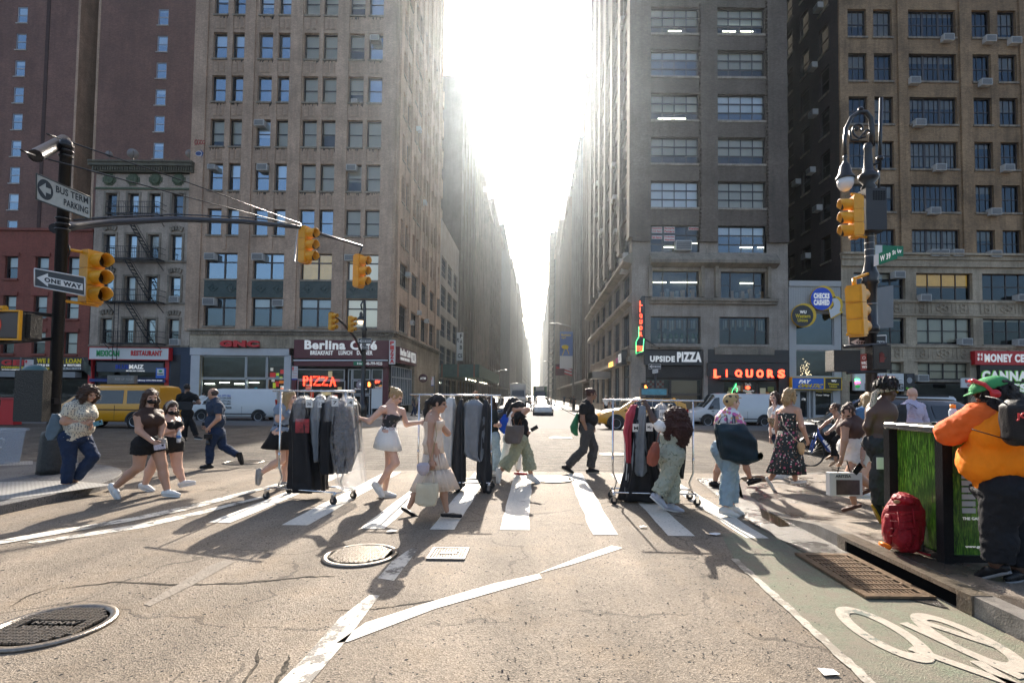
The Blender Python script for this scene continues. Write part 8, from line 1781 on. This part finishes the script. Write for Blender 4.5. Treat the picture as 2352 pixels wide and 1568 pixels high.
p=person('blonde woman with sunglasses in a black patterned strapless dress and flip flops','5',(890,1162),'N',15,[(812,362),(785,462),(785,740),(872,500),(915,640),(955,745),(712,515),(690,640),(700,740),(850,950),(852,1110),(940,1132),(735,955),(632,1105),(660,1195)],sk=SKM,hair=('bob',H_BLD),arm=1.15,leg=1.1,tw=1.18,td=1.1,hw=1.15,bust=1.1,dy={'sN':-.16},curl=(.6,.6))
p.shirt(PD,0,0,-.05,.016,.80,name='dress_bodice',wr=.005);p.skirt(PD,[(-.12,.17,.14,0),(.02,.20,.17,0),(.2,.22,.20,0),(.42,.24,.27,-.01),(.60,.26,.33,-.03)],64,(9,.02),'dress_skirt');p.shoes(fab('white_flipflop',(.6,.58,.55),.6),kind='flat')
def shades(p):p.headthing('sunglasses',[ell((.092,.034,.008),I3,(.008,.026,.018)),ell((.092,-.034,.008),I3,(.008,.026,.018)),cone((.09,.05,.012),(-.01,.082,.01),.004,.004),cone((.09,-.05,.012),(-.01,-.082,.01),.004,.004)],F_SHK)
shades(p);soft('shoulder_purse','woven straw purse on a long strap against the patterned dress','bag','5',[(715,880,925,.7),(750,870,938),(800,885,930),(822,900,925,.7)],p.Y-.26,.04,fab('woven_straw',(.45,.30,.16),.8,var=.4,vs=70),straps=[[(890,720),(820,650,p.Y-.26),(750,560,p.Y-.24),(730,480,p.Y-.12)]],strapmat=fab('beige_strap',(.5,.4,.3),.6))
BX,BY=PT(*zz('5',(990,825)),12.3).x,12.3
p=person('woman in black with sunglasses riding the blue bicycle','5',(1195,880),'N',180,[(1203,365),(1235,428),(1275,590),(1262,445),(1215,520),(1155,568),(1215,440),(1135,490),(1078,540),(1205,655),(1215,815),(1160,872),(1110,615),(1180,760),(1150,800)],sk=SKM,hair=('bun',H_BRN),Y=BY,curl=(1.2,1.2),bust=1,dy={'wN':-.25,'wF':.22})
for k in('body',):pass
p.shirt(F_BLK,0,0,-.02,.012,.9,name='vest_top');p.pants(F_BLK,1,.8,.03,.03,name='wide_trousers',wr=.008);p.shoes(fab('tan_sandal',(.4,.25,.15),.6),kind='flat');shades(p)
t=thing('bicycle','blue share bicycle with a black front basket ridden across the avenue','bicycle',(BX+.55,BY,0));BLU=M('bicycle_blue',(.005,.06,.30),.3,coat=.4);r_=.33
def bwheel(cx):
 q=MB();rg=[]
 for k in range(37):a=2*math.pi*k/36;rg.append([(cx+(r_+.022*math.cos(b))*math.cos(a),.022*math.sin(b),r_+(r_+.022*math.cos(b))*math.sin(a))for b in[2*math.pi*m/6 for m in range(6)]])
 q.ring(rg,0,True,False);o=q.build('wheel',M_TYRE,t);q=MB()
 for k in range(24):a=2*math.pi*k/24;q.tube([(cx,.02*(-1)**k,r_),(cx+r_*.97*math.cos(a),0,r_+r_*.97*math.sin(a))],.0022,3)
 q.tube([(cx,-.06,r_),(cx,.06,r_)],.03,8);q.build('spokes',M_GREYM,o)
bwheel(-.55);bwheel(.52)
q=MB();q.tube([(-.42,0,.95),(-.36,0,.75),(-.12,0,.38),(.05,0,.34),(.25,0,.40),(.28,0,.85)],[.035,.045,.055,.055,.045,.03],8);q.tube([(.05,0,.34),(.52,0,r_)],.02,6);q.tube([(.26,0,.7),(.52,0,r_)],.018,6);q.build('frame',BLU,t)
q=MB();q.tube([(-.40,.05,.82),(-.55,.05,r_)],.018,6);q.tube([(-.40,-.05,.82),(-.55,-.05,r_)],.018,6);q.build('fork',BLU,t);txt('citi bike',(-.30,-.06,.60),(.22,0,-.28),(.06,0,.05),LW,t,.03,.004)
q=MB();q.tube([(-.40,-.28,1.07),(-.42,-.12,1.05),(-.42,.12,1.05),(-.40,.28,1.07)],.016,6);q.tube([(-.42,0,.93),(-.42,0,1.05)],.02,6);q.build('handlebar',F_SHK,t)
q=MB();q.prism([(-.80,.80),(-.48,.80),(-.46,.98),(-.84,1.0)],'y',-.17,.17);q.build('basket',F_BLK2,t);q=MB();q.ball((.28,0,.92),(.14,.09,.045),10);q.build('saddle',F_SHK,t)
for cx,nm in((-.55,'front'),(.52,'rear')):q=MB();q.ring([[(cx+(r_+.045)*math.cos(a),y,r_+(r_+.045)*math.sin(a))for a in[R(20+150*k/12)for k in range(13)]]for y in(-.035,.035)],0,False,False);q.build('mudguard',F_SHK if nm=='front' else BLU,t)
q=MB();q.tube([(.05,-.09,.34),(.12,-.09,.22)],.014,5);q.box(.06,.18,-.14,-.07,.19,.22);q.tube([(.05,.09,.34),(-.02,.09,.46)],.014,5);q.box(-.08,.04,.07,.14,.45,.48);q.build('pedals',F_SHK,t)
p=person('woman in a brown sleeveless top and white shorts looking down at the corner','5',(1370,1328),'N',215,[(1325,468),(1352,530),(1385,775),(1300,575),(1295,710),(1272,850),(1445,560),(1472,720),(1455,870),(1320,1050),(1382,1262),(1320,1318),(1425,1040),(1510,1115),(1490,1160)],sk=SKM,hair=('bun',H_BRN),z0=.14,bust=1.3,hp=28,hyaw=220,leg=1.0,hw=1.1,dy={'sN':-.14,'eN':-.18,'wN':-.18,'sF':-.05,'eF':-.12,'wF':-.28})
p.shirt(fab('mauve_brown_top',(.085,.05,.042),.7),0,0,.06,.011,name='top',wr=.002);p.pants(F_WHT,.52,0,.035,.03,.17,'shorts',.006);p.shoes(fab('brown_sandal',(.08,.035,.025),.4),kind='flat')
t=gizmo('mobile_phone','phone in a dark case held by the woman in white shorts','phone','5',(1415,950),p.Y-.30,(.075,.012,.15),F_SHK,(0,R(40),0),ph_parts())
t=gizmo('shopping_bag','white paper shopping bag with a photo print hanging by the white shorts woman','bag','5',(1290,1085),p.Y-.15,(.42,.10,.30),fab('white_paper',(.62,.60,.56),.5,var=.04,bump=0));q=MB();q.box(-.13,.17,-.056,-.052,-.13,.06);q.build('printed_photo',M('dune_print',(.09,.055,.05),.5,var=.6,vs=6),t)
txt('ARITZIA',(-.14,-.054,.09),(.20,0,0),(0,0,.035),LK,t,.02,.003);q=MB();q.tube([(-.08,0,.15),(-.04,0,.3),(.04,0,.3),(.08,0,.15)],.008,5);q.build('handle',F_SHK,t)
p=person('blonde woman in a denim jacket and white shorts hidden behind the brown top woman','5',(1440,1205),'N',60,[(1508,345),(1490,420),(1485,740),(1440,450),(1425,580),(1440,690),(1540,450),(1560,580),(1560,690),(1440,1020),(1440,1150),(1485,1185),(1540,1010),(1560,1130),(1590,1160)],sk=SKL,hair=('bob',H_BLD),z0=.14,arm=1.1,leg=1.15);p.shirt(fab('denim_jacket',(.06,.13,.24)),1,.9,-.1,.025,name='denim_jacket');p.pants(F_WHT,.5,0,.03,.03,.1,'shorts');p.shoes(F_SHOE)
p=person('shirtless man with a leopard bandana and low black jeans by the green cabinet','6',(345,1078),'N',50,[(392,252),(355,318),(345,570),(290,385),(262,470),(290,545),(415,350),(398,490),(450,560),(325,780),(335,960),(368,1050),(405,775),(385,945),(420,1035)],sk=SKD,hair=('afro',H_BLK),z0=.15,arm=1.05,leg=1.0,tw=1.08,hyaw=10,dy={'sN':.0,'eN':.0,'wN':.05,'sF':.0,'eF':-.12,'wF':.08},curl=(.7,.8))
p.pants(F_BLK2,1,.95,.022,.01,.06,'jeans',.009);p.shoes(F_SHK,fab('yellow_sole',(.4,.22,.02),.6));LEO=patt('leopard_bandana',(.45,.40,.32),[(.03,.025,.02)],70,.36)
p.headthing('bandana',[ell((-.012,0,.035),I3,(.106,.088,.10),[(A3((0,0,.07)),nrm(A3((-.3,0,1)))),(A3((0,0,.02)),nrm(A3((.3,0,-1))))]),cone((-.10,0,.03),(-.15,.03,-.02),.03,.028),cone((-.15,.03,-.02),(-.17,.05,-.22),.03,.045),cone((-.17,.05,-.22),(-.15,.04,-.36),.04,.02)],LEO)
p.headthing('sunglasses',[ell((.095,.034,.006),I3,(.006,.024,.017)),ell((.095,-.034,.006),I3,(.006,.024,.017)),cone((.09,-.05,.012),(-.01,-.082,.01),.003,.003)],M('amber_glasses',(.5,.3,.03),.1))
q=MB();a=PT(*zz('6',(325,672)),p.Y-.2)-p.o;b=PT(*zz('6',(384,746)),p.Y-.2)-p.o;q.box(a.x,b.x,a.y,a.y+.01,b.z,a.z);q.build('paper_tag',SW,p.t)
p=person('bald man in a checked shirt with a black backpack beyond the cabinet','6',(545,800),'0',35,[(548,290),(540,342),(548,560),(492,375),(470,470),(480,550),(598,372),(625,455),(620,540),(530,660),(530,800),(550,830),(570,660),(570,800),(590,830)],sk=SKL,hair=None,z0=.1,arm=1.1,tw=1.1,Y=9.4);p.shirt(patt('pink_check_shirt',(.50,.46,.56),[(.22,.18,.32)],70,.55,'c'),1,.8,-.1,.02);p.pants(F_NAVY)
soft('backpack','black backpack on the bald mans shoulders','bag','6',[(340,470,500,.6),(380,440,505),(440,425,500),(480,430,490)],p.Y-.22,.1,F_BLK2,straps=[[(485,350),(520,332,p.Y-.2),(560,350,p.Y-.18),(590,380,p.Y-.12)]])
p=person('large man in an orange shirt and green cap leaning on the green cabinet','B',(880,1545),'F',140,[(858,190),(890,285),(955,860),(770,335),(550,445),(650,440),(1060,340),(1130,520),(1090,640),(900,1130),(900,1400),(790,1480),(1040,1130),(1060,1440),(900,1525)],sk=SKD,hair=('curlybob',H_BLK),z0=.15,arm=1.75,leg=1.7,tw=1.75,td=1.9,hw=1.5,belly=.12,Y=4.30,hyaw=150,hp=22,hs=1.05,dy={'sN':-.02,'eN':.15,'wN':.38,'sF':.05,'eF':.1,'wF':.3,'kN':-.05,'kF':.05,'aN':-.05,'aF':.0,'tN':.05,'tF':-.12},curl=(.5,.5),res=.014)
p.shirt(F_ORG,0,0,-.10,.03,name='orange_shirt',wr=.005,bust=False);p.cloth('red_orange_sleeves',p.arms(1,.85,.036),F_SLV,.007);p.pants(fab('grey_black_joggers',(.014,.015,.018),.8),1,.97,.02,.02,.02,'joggers',.006);p.shoes(F_SHK,fab('grey_sole',(.2,.2,.2),.6));P23=p
p.headthing('cap',[ell((-.02,0,.085),I3,(.132,.122,.082),[(A3((0,0,.07)),A3((0,0,-1)))]),ell((.10,0,.078),I3,(.065,.07,.008))],fab('green_cap',(.05,.25,.09),.8),.008);p.headthing('red_headphones',[ell((-.01,.13,.03),I3,(.035,.025,.035)),cone((.0,.135,.05),(.02,.12,.12),.014,.014),cone((.02,.12,.12),(.06,.06,.17),.016,.016),cone((.06,.06,.17),(.06,-.06,.17),.016,.016),cone((.06,-.06,.17),(.0,-.135,.05),.014,.014),ell((-.01,-.13,.03),I3,(.035,.025,.035))],M('red_plastic',(.5,.015,.02),.3),.008)
t=soft('backpack','black backpack with red lettering on the back of the man in orange','bag','B',[(275,1000,1170,.6),(320,960,1200),(450,975,1210),(560,985,1200),(610,1020,1190,.6)],p.Y-.42,.12,fab('black_nylon',(.018,.018,.02),.5),straps=[[(960,300),(900,262,p.Y-.3),(820,248,p.Y-.2)],[(985,570),(850,530,p.Y-.37),(712,490,p.Y-.30)]])
L=t.location;a=PT(*zz('B',(1040,430)),p.Y-.56)-L;txt('JORDAN',a,(.30,0,.04),(.0,0,.055),LR_,t,.04,.006)
person('person cropped by the right edge behind the man in orange','D',(2375,1120),'0',180,[(2352,888),(2362,905),(2368,975),(2350,915),(2345,945),(2350,975),(2385,915),(2390,945),(2390,975),(2362,1020),(2360,1070),(2350,1078),(2375,1020),(2375,1070),(2365,1078)],sk=SKL,hair=('short',H_BLD),z0=.1,Y=9.0).shirt(F_NAVY)
# ---- clothes racks
CHR=M('chrome_tube',(.62,.62,.62),.16,1.0)
def rack(label,c,yaw,ln,h=1.64,d=.46):
 t=thing('clothes_rack',label,'clothes rack',c,R(yaw),'rolling chrome clothes racks');w=ln/2;q=MB();q.tube([(-w-.16,0,h),(w+.16,0,h)],.016,8);q.build('top_rail',CHR,t)
 for s in(-1,1):q=MB();q.tube([(s*w,0,h),(s*w,0,.62),(s*(w-.0),0,.45),(s*(w-.06),0,.30),(s*(w-.01),0,.16)],.015,8);q.tube([(s*w,0,.60),(s*w,0,.68)],.02,8);q.build('upright',CHR,t)
 for s in(-1,1):q=MB();q.tube([(s*w,-d/2,.15),(s*w,d/2,.15)],.015,8);q.build('base_bar',CHR,t);q=MB();q.tube([(-w,s*d/2*.8,.165),(w,s*d/2*.8,.165)],.013,8);q.build('base_bar',CHR,t)
 for sx in(-1,1):
  for sy in(-1,1):
   x,y=sx*w,sy*d/2;q=MB();q.ring([[(x+r_*math.cos(a),y+k,.055+r_*math.sin(a))for a in[2*math.pi*i/16 for i in range(16)]]for r_,k in((.01,-.02),(.05,-.02),(.055,-.01),(.055,.01),(.05,.02),(.01,.02))],0);o=q.build('caster',M_TYRE,t)
   q=MB();q.box(x-.02,x+.02,y-.03,y-.022,.05,.13);q.box(x-.02,x+.02,y+.022,y+.03,.05,.13);q.box(x-.025,x+.025,y-.03,y+.03,.13,.145);q.build('fork',CHR,o)
 return t
rack('first rolling rack with clear plastic and black garment bags',(-3.42,7.95,0),-17,1.20);rack('middle rolling rack behind the woman in the cream dress',(-1.36,8.75,0),-1,1.22,1.60);rack('third rolling rack pushed by the woman in the jumpsuit',(1.80,7.98,0),-3,1.22,1.55)
GB_K=fab('black_garment_bag',(.016,.016,.018),.55,bump=.4,bs=14);GB_K2=fab('charcoal_garment_bag',(.03,.031,.033),.6,bump=.4,bs=14);GB_G=fab('grey_garment_bag',(.17,.185,.20),.45,bump=.4,bs=14);GB_W=fab('frosted_white_garment_bag',(.50,.49,.46),.4,bump=.4,bs=14);GB_R=fab('red_garment',(.38,.05,.07),.7);SEQ=M('black_sequins',(.03,.03,.04),.25,.5,var=.9,vs=50,bump=1.0,bs=45)
CLR=bpy.data.materials.new('clear_plastic');CLR.use_nodes=True;n,l=nodes(CLR);n.remove(n['Principled BSDF']);a_=n.new('ShaderNodeBsdfTransparent');g_=n.new('ShaderNodeBsdfGlossy');g_.inputs['Roughness'].default_value=.12;tr_=n.new('ShaderNodeBsdfTranslucent');tc=n.new('ShaderNodeTexCoord');bpv=bumpn(n,l,None,noise(n,l,tc.outputs['Object'],14,4,.7,1.0),1.0,.05);l.new(bpv,g_.inputs['Normal'])
x1=n.new('ShaderNodeMixShader');x1.inputs[0].default_value=.35;l.new(g_.outputs[0],x1.inputs[1]);l.new(tr_.outputs[0],x1.inputs[2]);x2=n.new('ShaderNodeMixShader');x2.inputs[0].default_value=.30;l.new(a_.outputs[0],x2.inputs[1]);l.new(x1.outputs[0],x2.inputs[2]);l.new(x2.outputs[0],n['Material Output'].inputs[0])
def hang(label,z,rows,Y,th,mat,seed,tag_=None,zr=1.64,clear=False,cat='garment bag',name='garment_bag'):
 t=soft(name,label,cat,z,rows,Y,th,mat,'garments hanging on the racks',(7,.22),seed=seed,e=.9);c=PT(*zz(z,((rows[0][1]+rows[0][2])/2,rows[0][0])),Y)-t.location
 q=MB();top=zr+.02-t.location.z;q.tube([c+Vector((0,0,-.03)),(c.x,c.y,top-.05),(c.x+.02,c.y,top-.01),(c.x,c.y,top+.012),(c.x-.02,c.y,top-.01)],.004,5);q.build('hanger_hook',CHR,t)
 if clear:
  w_=(PT(*zz(z,(rows[1][2],0)),Y).x-PT(*zz(z,(rows[1][1],0)),Y).x)/2;q=MB();q.ring([[(c.x+w_*f*math.cos(a),c.y+(th+.04)*(f*.5+.5)*math.sin(a),c.z-dz)for a in[2*math.pi*i/16 for i in range(16)]]for f,dz in((.15,-.03),(.6,0),(1.0,.06),(1.08,.16),(1.08,.36))],0,True,False);q.build('plastic_cover',CLR,t)
 if tag_ and tag_[0]:p_=PT(*zz(z,tag_[1]),Y-th-.03)-t.location;q=MB();q.box(p_.x-.05,p_.x+.05,p_.y-.002,p_.y,p_.z-.06,p_.z+.06);o=q.build('paper_label',SW,t);txt(tag_[0],(p_.x-.03,p_.y-.003,p_.z-.03),(.06,0,0),(0,0,.05),LK,o,.01,.002)
 return t
Y1=7.95
hang('long black garment bag at the front left of the first rack','3',[(272,500,545,.5),(320,452,590),(450,437,592),(700,442,620),(900,436,650),(1008,426,655)],Y1-.02,.16,GB_K,1,('36',(562,320)),clear=True)
t=bpy.data.objects.get('garment_bag');q=MB();a,b=PT(*zz('3',(455,440)),Y1-.19)-t.location,PT(*zz('3',(560,550)),Y1-.19)-t.location;q.box(a.x,b.x,a.y,a.y+.01,b.z,a.z);q.build('red_print_panel',M('red_print',(.28,.02,.03),.3,var=.9,vs=9),t)
hang('black garment bag hanging second from the left','3',[(280,560,600,.5),(330,530,640),(600,560,680),(900,600,690),(1000,590,692)],Y1+.1,.14,GB_K,2)
hang('short blue grey garment bag of the first rack','3',[(262,625,680,.5),(320,590,680),(450,583,668),(600,600,662),(772,622,658)],Y1-.08,.10,GB_G,3,('12',(655,320)),clear=True)
hang('black bag with a hanging loop in the middle of the first rack','3',[(270,720,770,.5),(320,670,775),(600,663,765),(830,664,768),(868,680,755)],Y1-.10,.12,GB_K,4,('7',(765,310)),clear=True)
hang('sequinned black dress inside clear plastic on the first rack','3',[(290,800,850,.5),(330,775,905),(500,752,925),(690,765,930),(860,800,870)],Y1-.12,.13,SEQ,5,('4',(885,310)),name='sequin_dress',cat='dress')
t=soft('plastic_cover','crinkled clear plastic cover hanging to the ground over the sequinned dress','plastic cover','3',[(262,835,880,.4),(330,765,930),(600,735,962),(800,765,985),(940,785,1000),(990,830,960)],Y1-.12,.17,CLR,fold=(9,.10),seed=9)
hang('dark suit bag at the right end of the first rack','3',[(290,880,930,.5),(340,880,950),(600,900,965),(700,905,960)],Y1+.05,.12,GB_K2,6,clear=True)
Y2=8.75
hang('white frosted bag behind the woman in the cream dress','3',[(272,1655,1700,.5),(330,1610,1712),(600,1590,1712),(800,1620,1700),(940,1660,1692)],Y2,.15,GB_W,11,zr=1.60)
hang('narrow black bag next to the white one on the middle rack','3',[(285,1748,1765,.5),(350,1724,1776),(600,1708,1782),(900,1698,1786),(960,1705,1780),(1008,1722,1732)],Y2-.06,.15,GB_K2,12,('',(1768,450)),zr=1.60)
hang('wide grey bag in the middle of the second rack','3',[(290,1830,1885,.4),(328,1785,1930),(450,1778,1935),(690,1775,1930),(735,1800,1922),(768,1885,1918)],Y2-.1,.12,GB_G,13,zr=1.60)
hang('charcoal bag at the right end of the second rack','3',[(290,1935,1962,.5),(340,1925,1980),(600,1893,1982),(900,1880,1985),(1012,1935,1948)],Y2-.05,.15,GB_K2,14,zr=1.60)
Y3=7.98
hang('red dress in a white cover at the left of the third rack','4',[(330,1225,1270,.5),(400,1188,1258),(545,1172,1222),(780,1185,1215)],Y3,.12,GB_R,21,zr=1.55)
hang('white lining hanging below the red dress on the third rack','4',[(540,1172,1215,.6),(800,1172,1212),(1000,1160,1185)],Y3+.05,.10,GB_W,22,zr=1.55)
hang('flared floor length black bag on the third rack','4',[(345,1250,1285,.5),(450,1218,1275),(650,1215,1330),(850,1190,1400),(1000,1152,1460),(1072,1140,1505)],Y3+.02,.19,GB_K,23,('M',(1262,510)),zr=1.55)
hang('hanging grey bag with a rounded bottom on the third rack','4',[(335,1290,1335,.5),(400,1280,1335),(600,1252,1332),(780,1236,1338),(850,1240,1332),(882,1270,1312)],Y3-.13,.10,GB_G,24,zr=1.55)
hang('black bag with a white M label on the third rack','4',[(352,1375,1405,.5),(450,1332,1400),(600,1326,1400),(900,1345,1440),(1000,1360,1450)],Y3-.08,.13,GB_K,25,('My',(1368,505)),zr=1.55)
hang('pale grey bag numbered 18 on the third rack','4',[(330,1430,1490,.5),(390,1395,1502),(600,1400,1480),(820,1412,1462)],Y3-.06,.12,GB_G,26,('18',(1470,400)),zr=1.55,clear=True)
hang('black bag behind the head of the jumpsuit woman','4',[(325,1520,1550,.5),(400,1490,1565),(700,1480,1570),(1000,1500,1580)],Y3+.1,.12,GB_K,27,zr=1.55)
hang('last dark bag at the right end of the third rack','4',[(340,1575,1605,.5),(450,1570,1640),(700,1585,1640),(900,1600,1622)],Y3+.05,.12,GB_K2,28,zr=1.55)
# ---- green cabinet, red backpack
cx0,cx1,cy0,cy1,cz=3.70,4.75,4.72,5.42,1.36
t=thing('refuse_cabinet','square cabinet wrapped in a printed grass photograph with a steel top','street cabinet',((cx0+cx1)/2,(cy0+cy1)/2,.15));w2,d2=(cx1-cx0)/2,(cy1-cy0)/2;H_=cz-.15
GM=bpy.data.materials.new('grass_print_wrap');GM.use_nodes=True;n,l=nodes(GM);b=n['Principled BSDF'];tc=n.new('ShaderNodeTexCoord');v=tc.outputs['Object']
mp=n.new('ShaderNodeMapping');mp.inputs['Scale'].default_value=(1,1,.10);mp.inputs['Rotation'].default_value=(.12,.10,0);l.new(v,mp.inputs[0]);g1=noise(n,l,mp.outputs[0],75,5,.7,.6)
mp2=n.new('ShaderNodeMapping');mp2.inputs['Scale'].default_value=(1,1,.14);mp2.inputs['Rotation'].default_value=(-.2,-.22,0);l.new(v,mp2.inputs[0]);g2=noise(n,l,mp2.outputs[0],60,4,.7,.5)
c_=mixc(n,l,rng(n,l,g1,.40,.60),(.010,.035,.005),(.11,.30,.02));c_=mixc(n,l,rng(n,l,g2,.52,.66),c_,(.26,.50,.05));c_=mixc(n,l,rng(n,l,noise(n,l,v,2.2,3),.45,.7,0,.7),c_,(.012,.05,.006));l.new(c_,b.inputs['Base Color']);b.inputs['Roughness'].default_value=.28
q=MB();q.box(-w2+.04,w2-.04,-d2+.03,d2-.03,.06,H_-.06);q.build('grass_panel',GM,t)
for sx in(-1,1):
 for sy in(-1,1):q=MB();q.box(sx*w2-.045,sx*w2+.045,sy*d2-.045,sy*d2+.045,0,H_-.06);q.build('corner_post',F_SHK,t)
q=MB();q.box(-w2,w2,-d2,d2,0,.06);q.build('plinth',F_SHK,t);q=MB();q.box(-w2-.05,w2+.05,-d2-.05,d2+.05,H_-.06,H_+.01);o=q.build('steel_top',M('brushed_steel_top',(.34,.33,.31),.25,.9,var=.3,vs=8),t);md=o.modifiers.new('b','BEVEL');md.width=.025;md.segments=3
q=MB();
for i in range(6):q.box(-w2+.18,-w2+.30,-d2+.022,-d2+.028,H_*.36+i*.062,H_*.36+i*.062+.045)
q.build('white_bars',SW,t);txt('THE GARMENT',(-w2+.18,-d2+.024,H_*.31),(.26,0,0),(0,0,.025),LW,t,.02,.003);txt('www.garmentdistrict',(-w2+.20,-d2+.024,.12),(.38,0,0),(0,0,.028),LW,t,.03,.003)
p_=PT(2100,985,5.0);q=MB();t=thing('bottle','clear bottle with an orange cap standing on the steel cabinet top','bottle',(4.02,5.0,cz+.01));q.lathe((0,0,0),[(.035,0),(.037,.03),(.033,.09),(.036,.13),(.02,.16)],12);q.build('bottle_body',MATS['clear_bottle'],t);q=MB();q.lathe((0,0,.16),[(.024,0),(.024,.035),(.004,.036)],12);q.build('orange_cap',LO,t)
t=thing('cigarette_pack','small green cigarette pack lying on the steel cabinet top','pack',(3.88,5.0,cz+.01));q=MB();q.box(-.045,.045,-.03,.03,0,.022);q.build('box',M('pack_green',(.02,.20,.12),.4),t);q=MB();q.box(-.045,-.02,-.031,.031,.001,.0235);q.build('lid',SW,t)
RED=fab('red_nylon',(.26,.012,.018),.55,var=.2,vs=8,bump=.5,bs=30)
Yb=5.0;t=soft('backpack','red hiking backpack standing on the kerb against the grass cabinet','backpack','B',[(962,190,235,.5),(1000,150,300,.8),(1080,95,335),(1180,75,335),(1280,75,315),(1350,110,290),(1378,150,260,.8)],Yb,.13,RED,fold=(4,.04),e=.5)
L=t.location;pz=lambda x,y,dy=-.14:PT(*zz('B',(x,y)),Yb+dy)-L
for nm,pts,rr_ in(('strap',[pz(165,1070),pz(180,1180,-.16),pz(150,1275,-.17)],.012),('strap',[pz(275,1075),pz(290,1180,-.15),pz(305,1270,-.12)],.012),('shoulder_strap',[pz(335,1090,0),pz(365,1200,0),pz(350,1330,0),pz(345,1390,0)],.016),('hip_belt',[pz(290,1380,0),pz(340,1400,-.1),pz(410,1420,-.15)],.018)):q=MB();q.tube(pts,rr_,6,sq=.5);q.build(nm,RED if nm!='shoulder_strap' else F_GRY,t)
q=MB();q.ring([[pz(100+230*i/8,y,-.155+.03*abs(i-4)/4)for i in range(9)]for y in(1050,1075,1095)],0,False,False);q.build('lid_flap',fab('dark_red_nylon',(.18,.01,.014),.6),t);q=MB();q.ball(pz(160,1025,-.13),(.035,.012,.018),8);q.build('badge',fab('tan_badge',(.4,.25,.12),.6),t)
for cc,rr_ in((pz(205,1290,-.12),(.095,.055,.10)),(pz(95,1230,-.03),(.035,.07,.15)),(pz(320,1230,-.03),(.035,.07,.15)),(pz(215,1010,-.03),(.10,.11,.06))):
 v,f=sdf_mesh([ell(cc,I3,rr_)],.01,.01,.006,60,7);q=MB();q.add(v,f.tolist(),0,True);q.build('pocket',RED,t,fixn=False)
for k in range(4):q=MB();q.tube([pz(110,1110+k*55,-.12),pz(215,1120+k*55,-.165),pz(315,1105+k*55,-.12)],.006,5,sq=.5);q.build('compression_strap',MATS['dark_red_nylon'],t);q=MB();q.tube([pz(40,1330),pz(75,1345,-.2),pz(110,1365,-.2)],.022,6);q.build('orange_rain_cover',LO,t)
# ---- small passers-by further away
def walker(label,x,yb,hpx,yaw,top,bot,sk,hair,ph=.5,z0=None,group='distant pedestrians',shoe=F_SHK,extra=None,hgt=1.72,sleeve=.6):
 Y=1190*hgt/hpx;X=PT(x,905,Y).x;g=(gz(X,Y)+.13)if z0 is None else z0;f=A3((math.cos(R(yaw)),math.sin(R(yaw)),0));l_=A3((-math.sin(R(yaw)),math.cos(R(yaw)),0));nv=l_ if(l_[1]<-.15 or(abs(l_[1])<=.15 and l_[0]<0))else-l_
 B=A3((X,Y,g));s=hgt/1.72;st=.28*ph*s;U=A3((0,0,1));P_=lambda a,b,c:B+f*a*s+nv*b*s+U*c*s
 j=dict(hd=P_(.03,0,1.58),nk=P_(0,0,1.42),pv=P_(0,0,.93),sN=P_(0,.18,1.38),eN=P_(-.12*ph,.21,1.10),wN=P_(.05,.2,.88),sF=P_(0,-.18,1.38),eF=P_(.1*ph,-.21,1.10),wF=P_(.25*ph,-.18,.90),kN=P_(st*.9,.09,.50),aN=P_(st,.09,.09),tN=P_(st+.15,.09,.05),kF=P_(-st*.2,-.09,.50),aF=P_(-st*1.3,-.09,.12),tF=P_(-st*1.3+.13,-.09,.05))
 p=Person(label,j,yaw,sk,hair,res=.03,group=group,ground=g,seed=int(x));p.shirt(top,sleeve,0,-.06,.022,wr=.004);p.pants(bot,e=.02,wr=.003);p.shoes(shoe);return p
CAMO=patt('camouflage',(.10,.10,.06),[(.03,.03,.02)],9,.5,'n')
walker('man in camouflage trousers on the pavement beyond the blonde woman',913,964,55,-20,F_NAVY,CAMO,SKD,('short',H_BLK))
walker('person in black with a backpack by the cafe window behind the rack',849,951,47,160,F_BLK,F_JEAN2,SKB,('short',H_BLK))
walker('person in a pink tee near the cafe menu',866,950,44,0,fab('pink_tee',(.4,.22,.3)),F_BLK,SKM,('short',H_BLK))
walker('small figure in a white shirt between the tenement and the white van',466,955,52,90,F_WHT,F_NAVY,SKM,('short',H_BLK))
walker('person in grey by the far left corner past the parking sign',951,958,50,0,F_GRY,F_JEAN,SKB,('short',H_BLK));walker('person in a pale tee further along the left pavement',962,955,44,170,F_WHT,F_GRY,SKM,('short',H_BLK));walker('person with a white top near the shed entrance',1009,952,38,0,F_WHT,F_JEAN,SKM,('short',H_BRN))
walker('woman in a white blouse by the yellow taxi nose',1392,962,46,-90,F_WHT,F_BLK,SKM,('long',H_BRN));walker('man in a pale shirt beside her near the pizza corner',1408,962,46,-90,fab('pale_shirt',(.45,.42,.38)),F_GRY,SKL,('short',H_BRN))
walker('woman in a dark dress on the sunny right pavement',1318,944,35,90,F_GRY,F_BLK,SKM,('bun',H_BRN));walker('man in dark clothes further up the right pavement',1311,940,27,90,F_BLK,F_BLK,SKB,('short',H_BLK));walker('tiny figure in blue far up the right pavement',1296,936,23,90,F_NAVY,F_NAVY,SKB,('short',H_BLK))
walker('person in white crossing left of the white car',1219,952,34,-10,F_WHT,F_JEAN,SKM,('long',H_BRN),z0=-.3);walker('man with a backpack crossing right of the white car',1266,950,34,170,F_WHT,F_JEAN,SKM,('short',H_BLK),z0=-.3);walker('tiny figure standing between the lanes far away',1214,940,22,90,F_GRY,F_GRY,SKM,('short',H_BLK),z0=-.3)
walker('grey haired person passing the liquor shop behind the van',1795,962,50,0,F_GRY,F_BLK,SKL,('short',H_BLD))

make_haze()
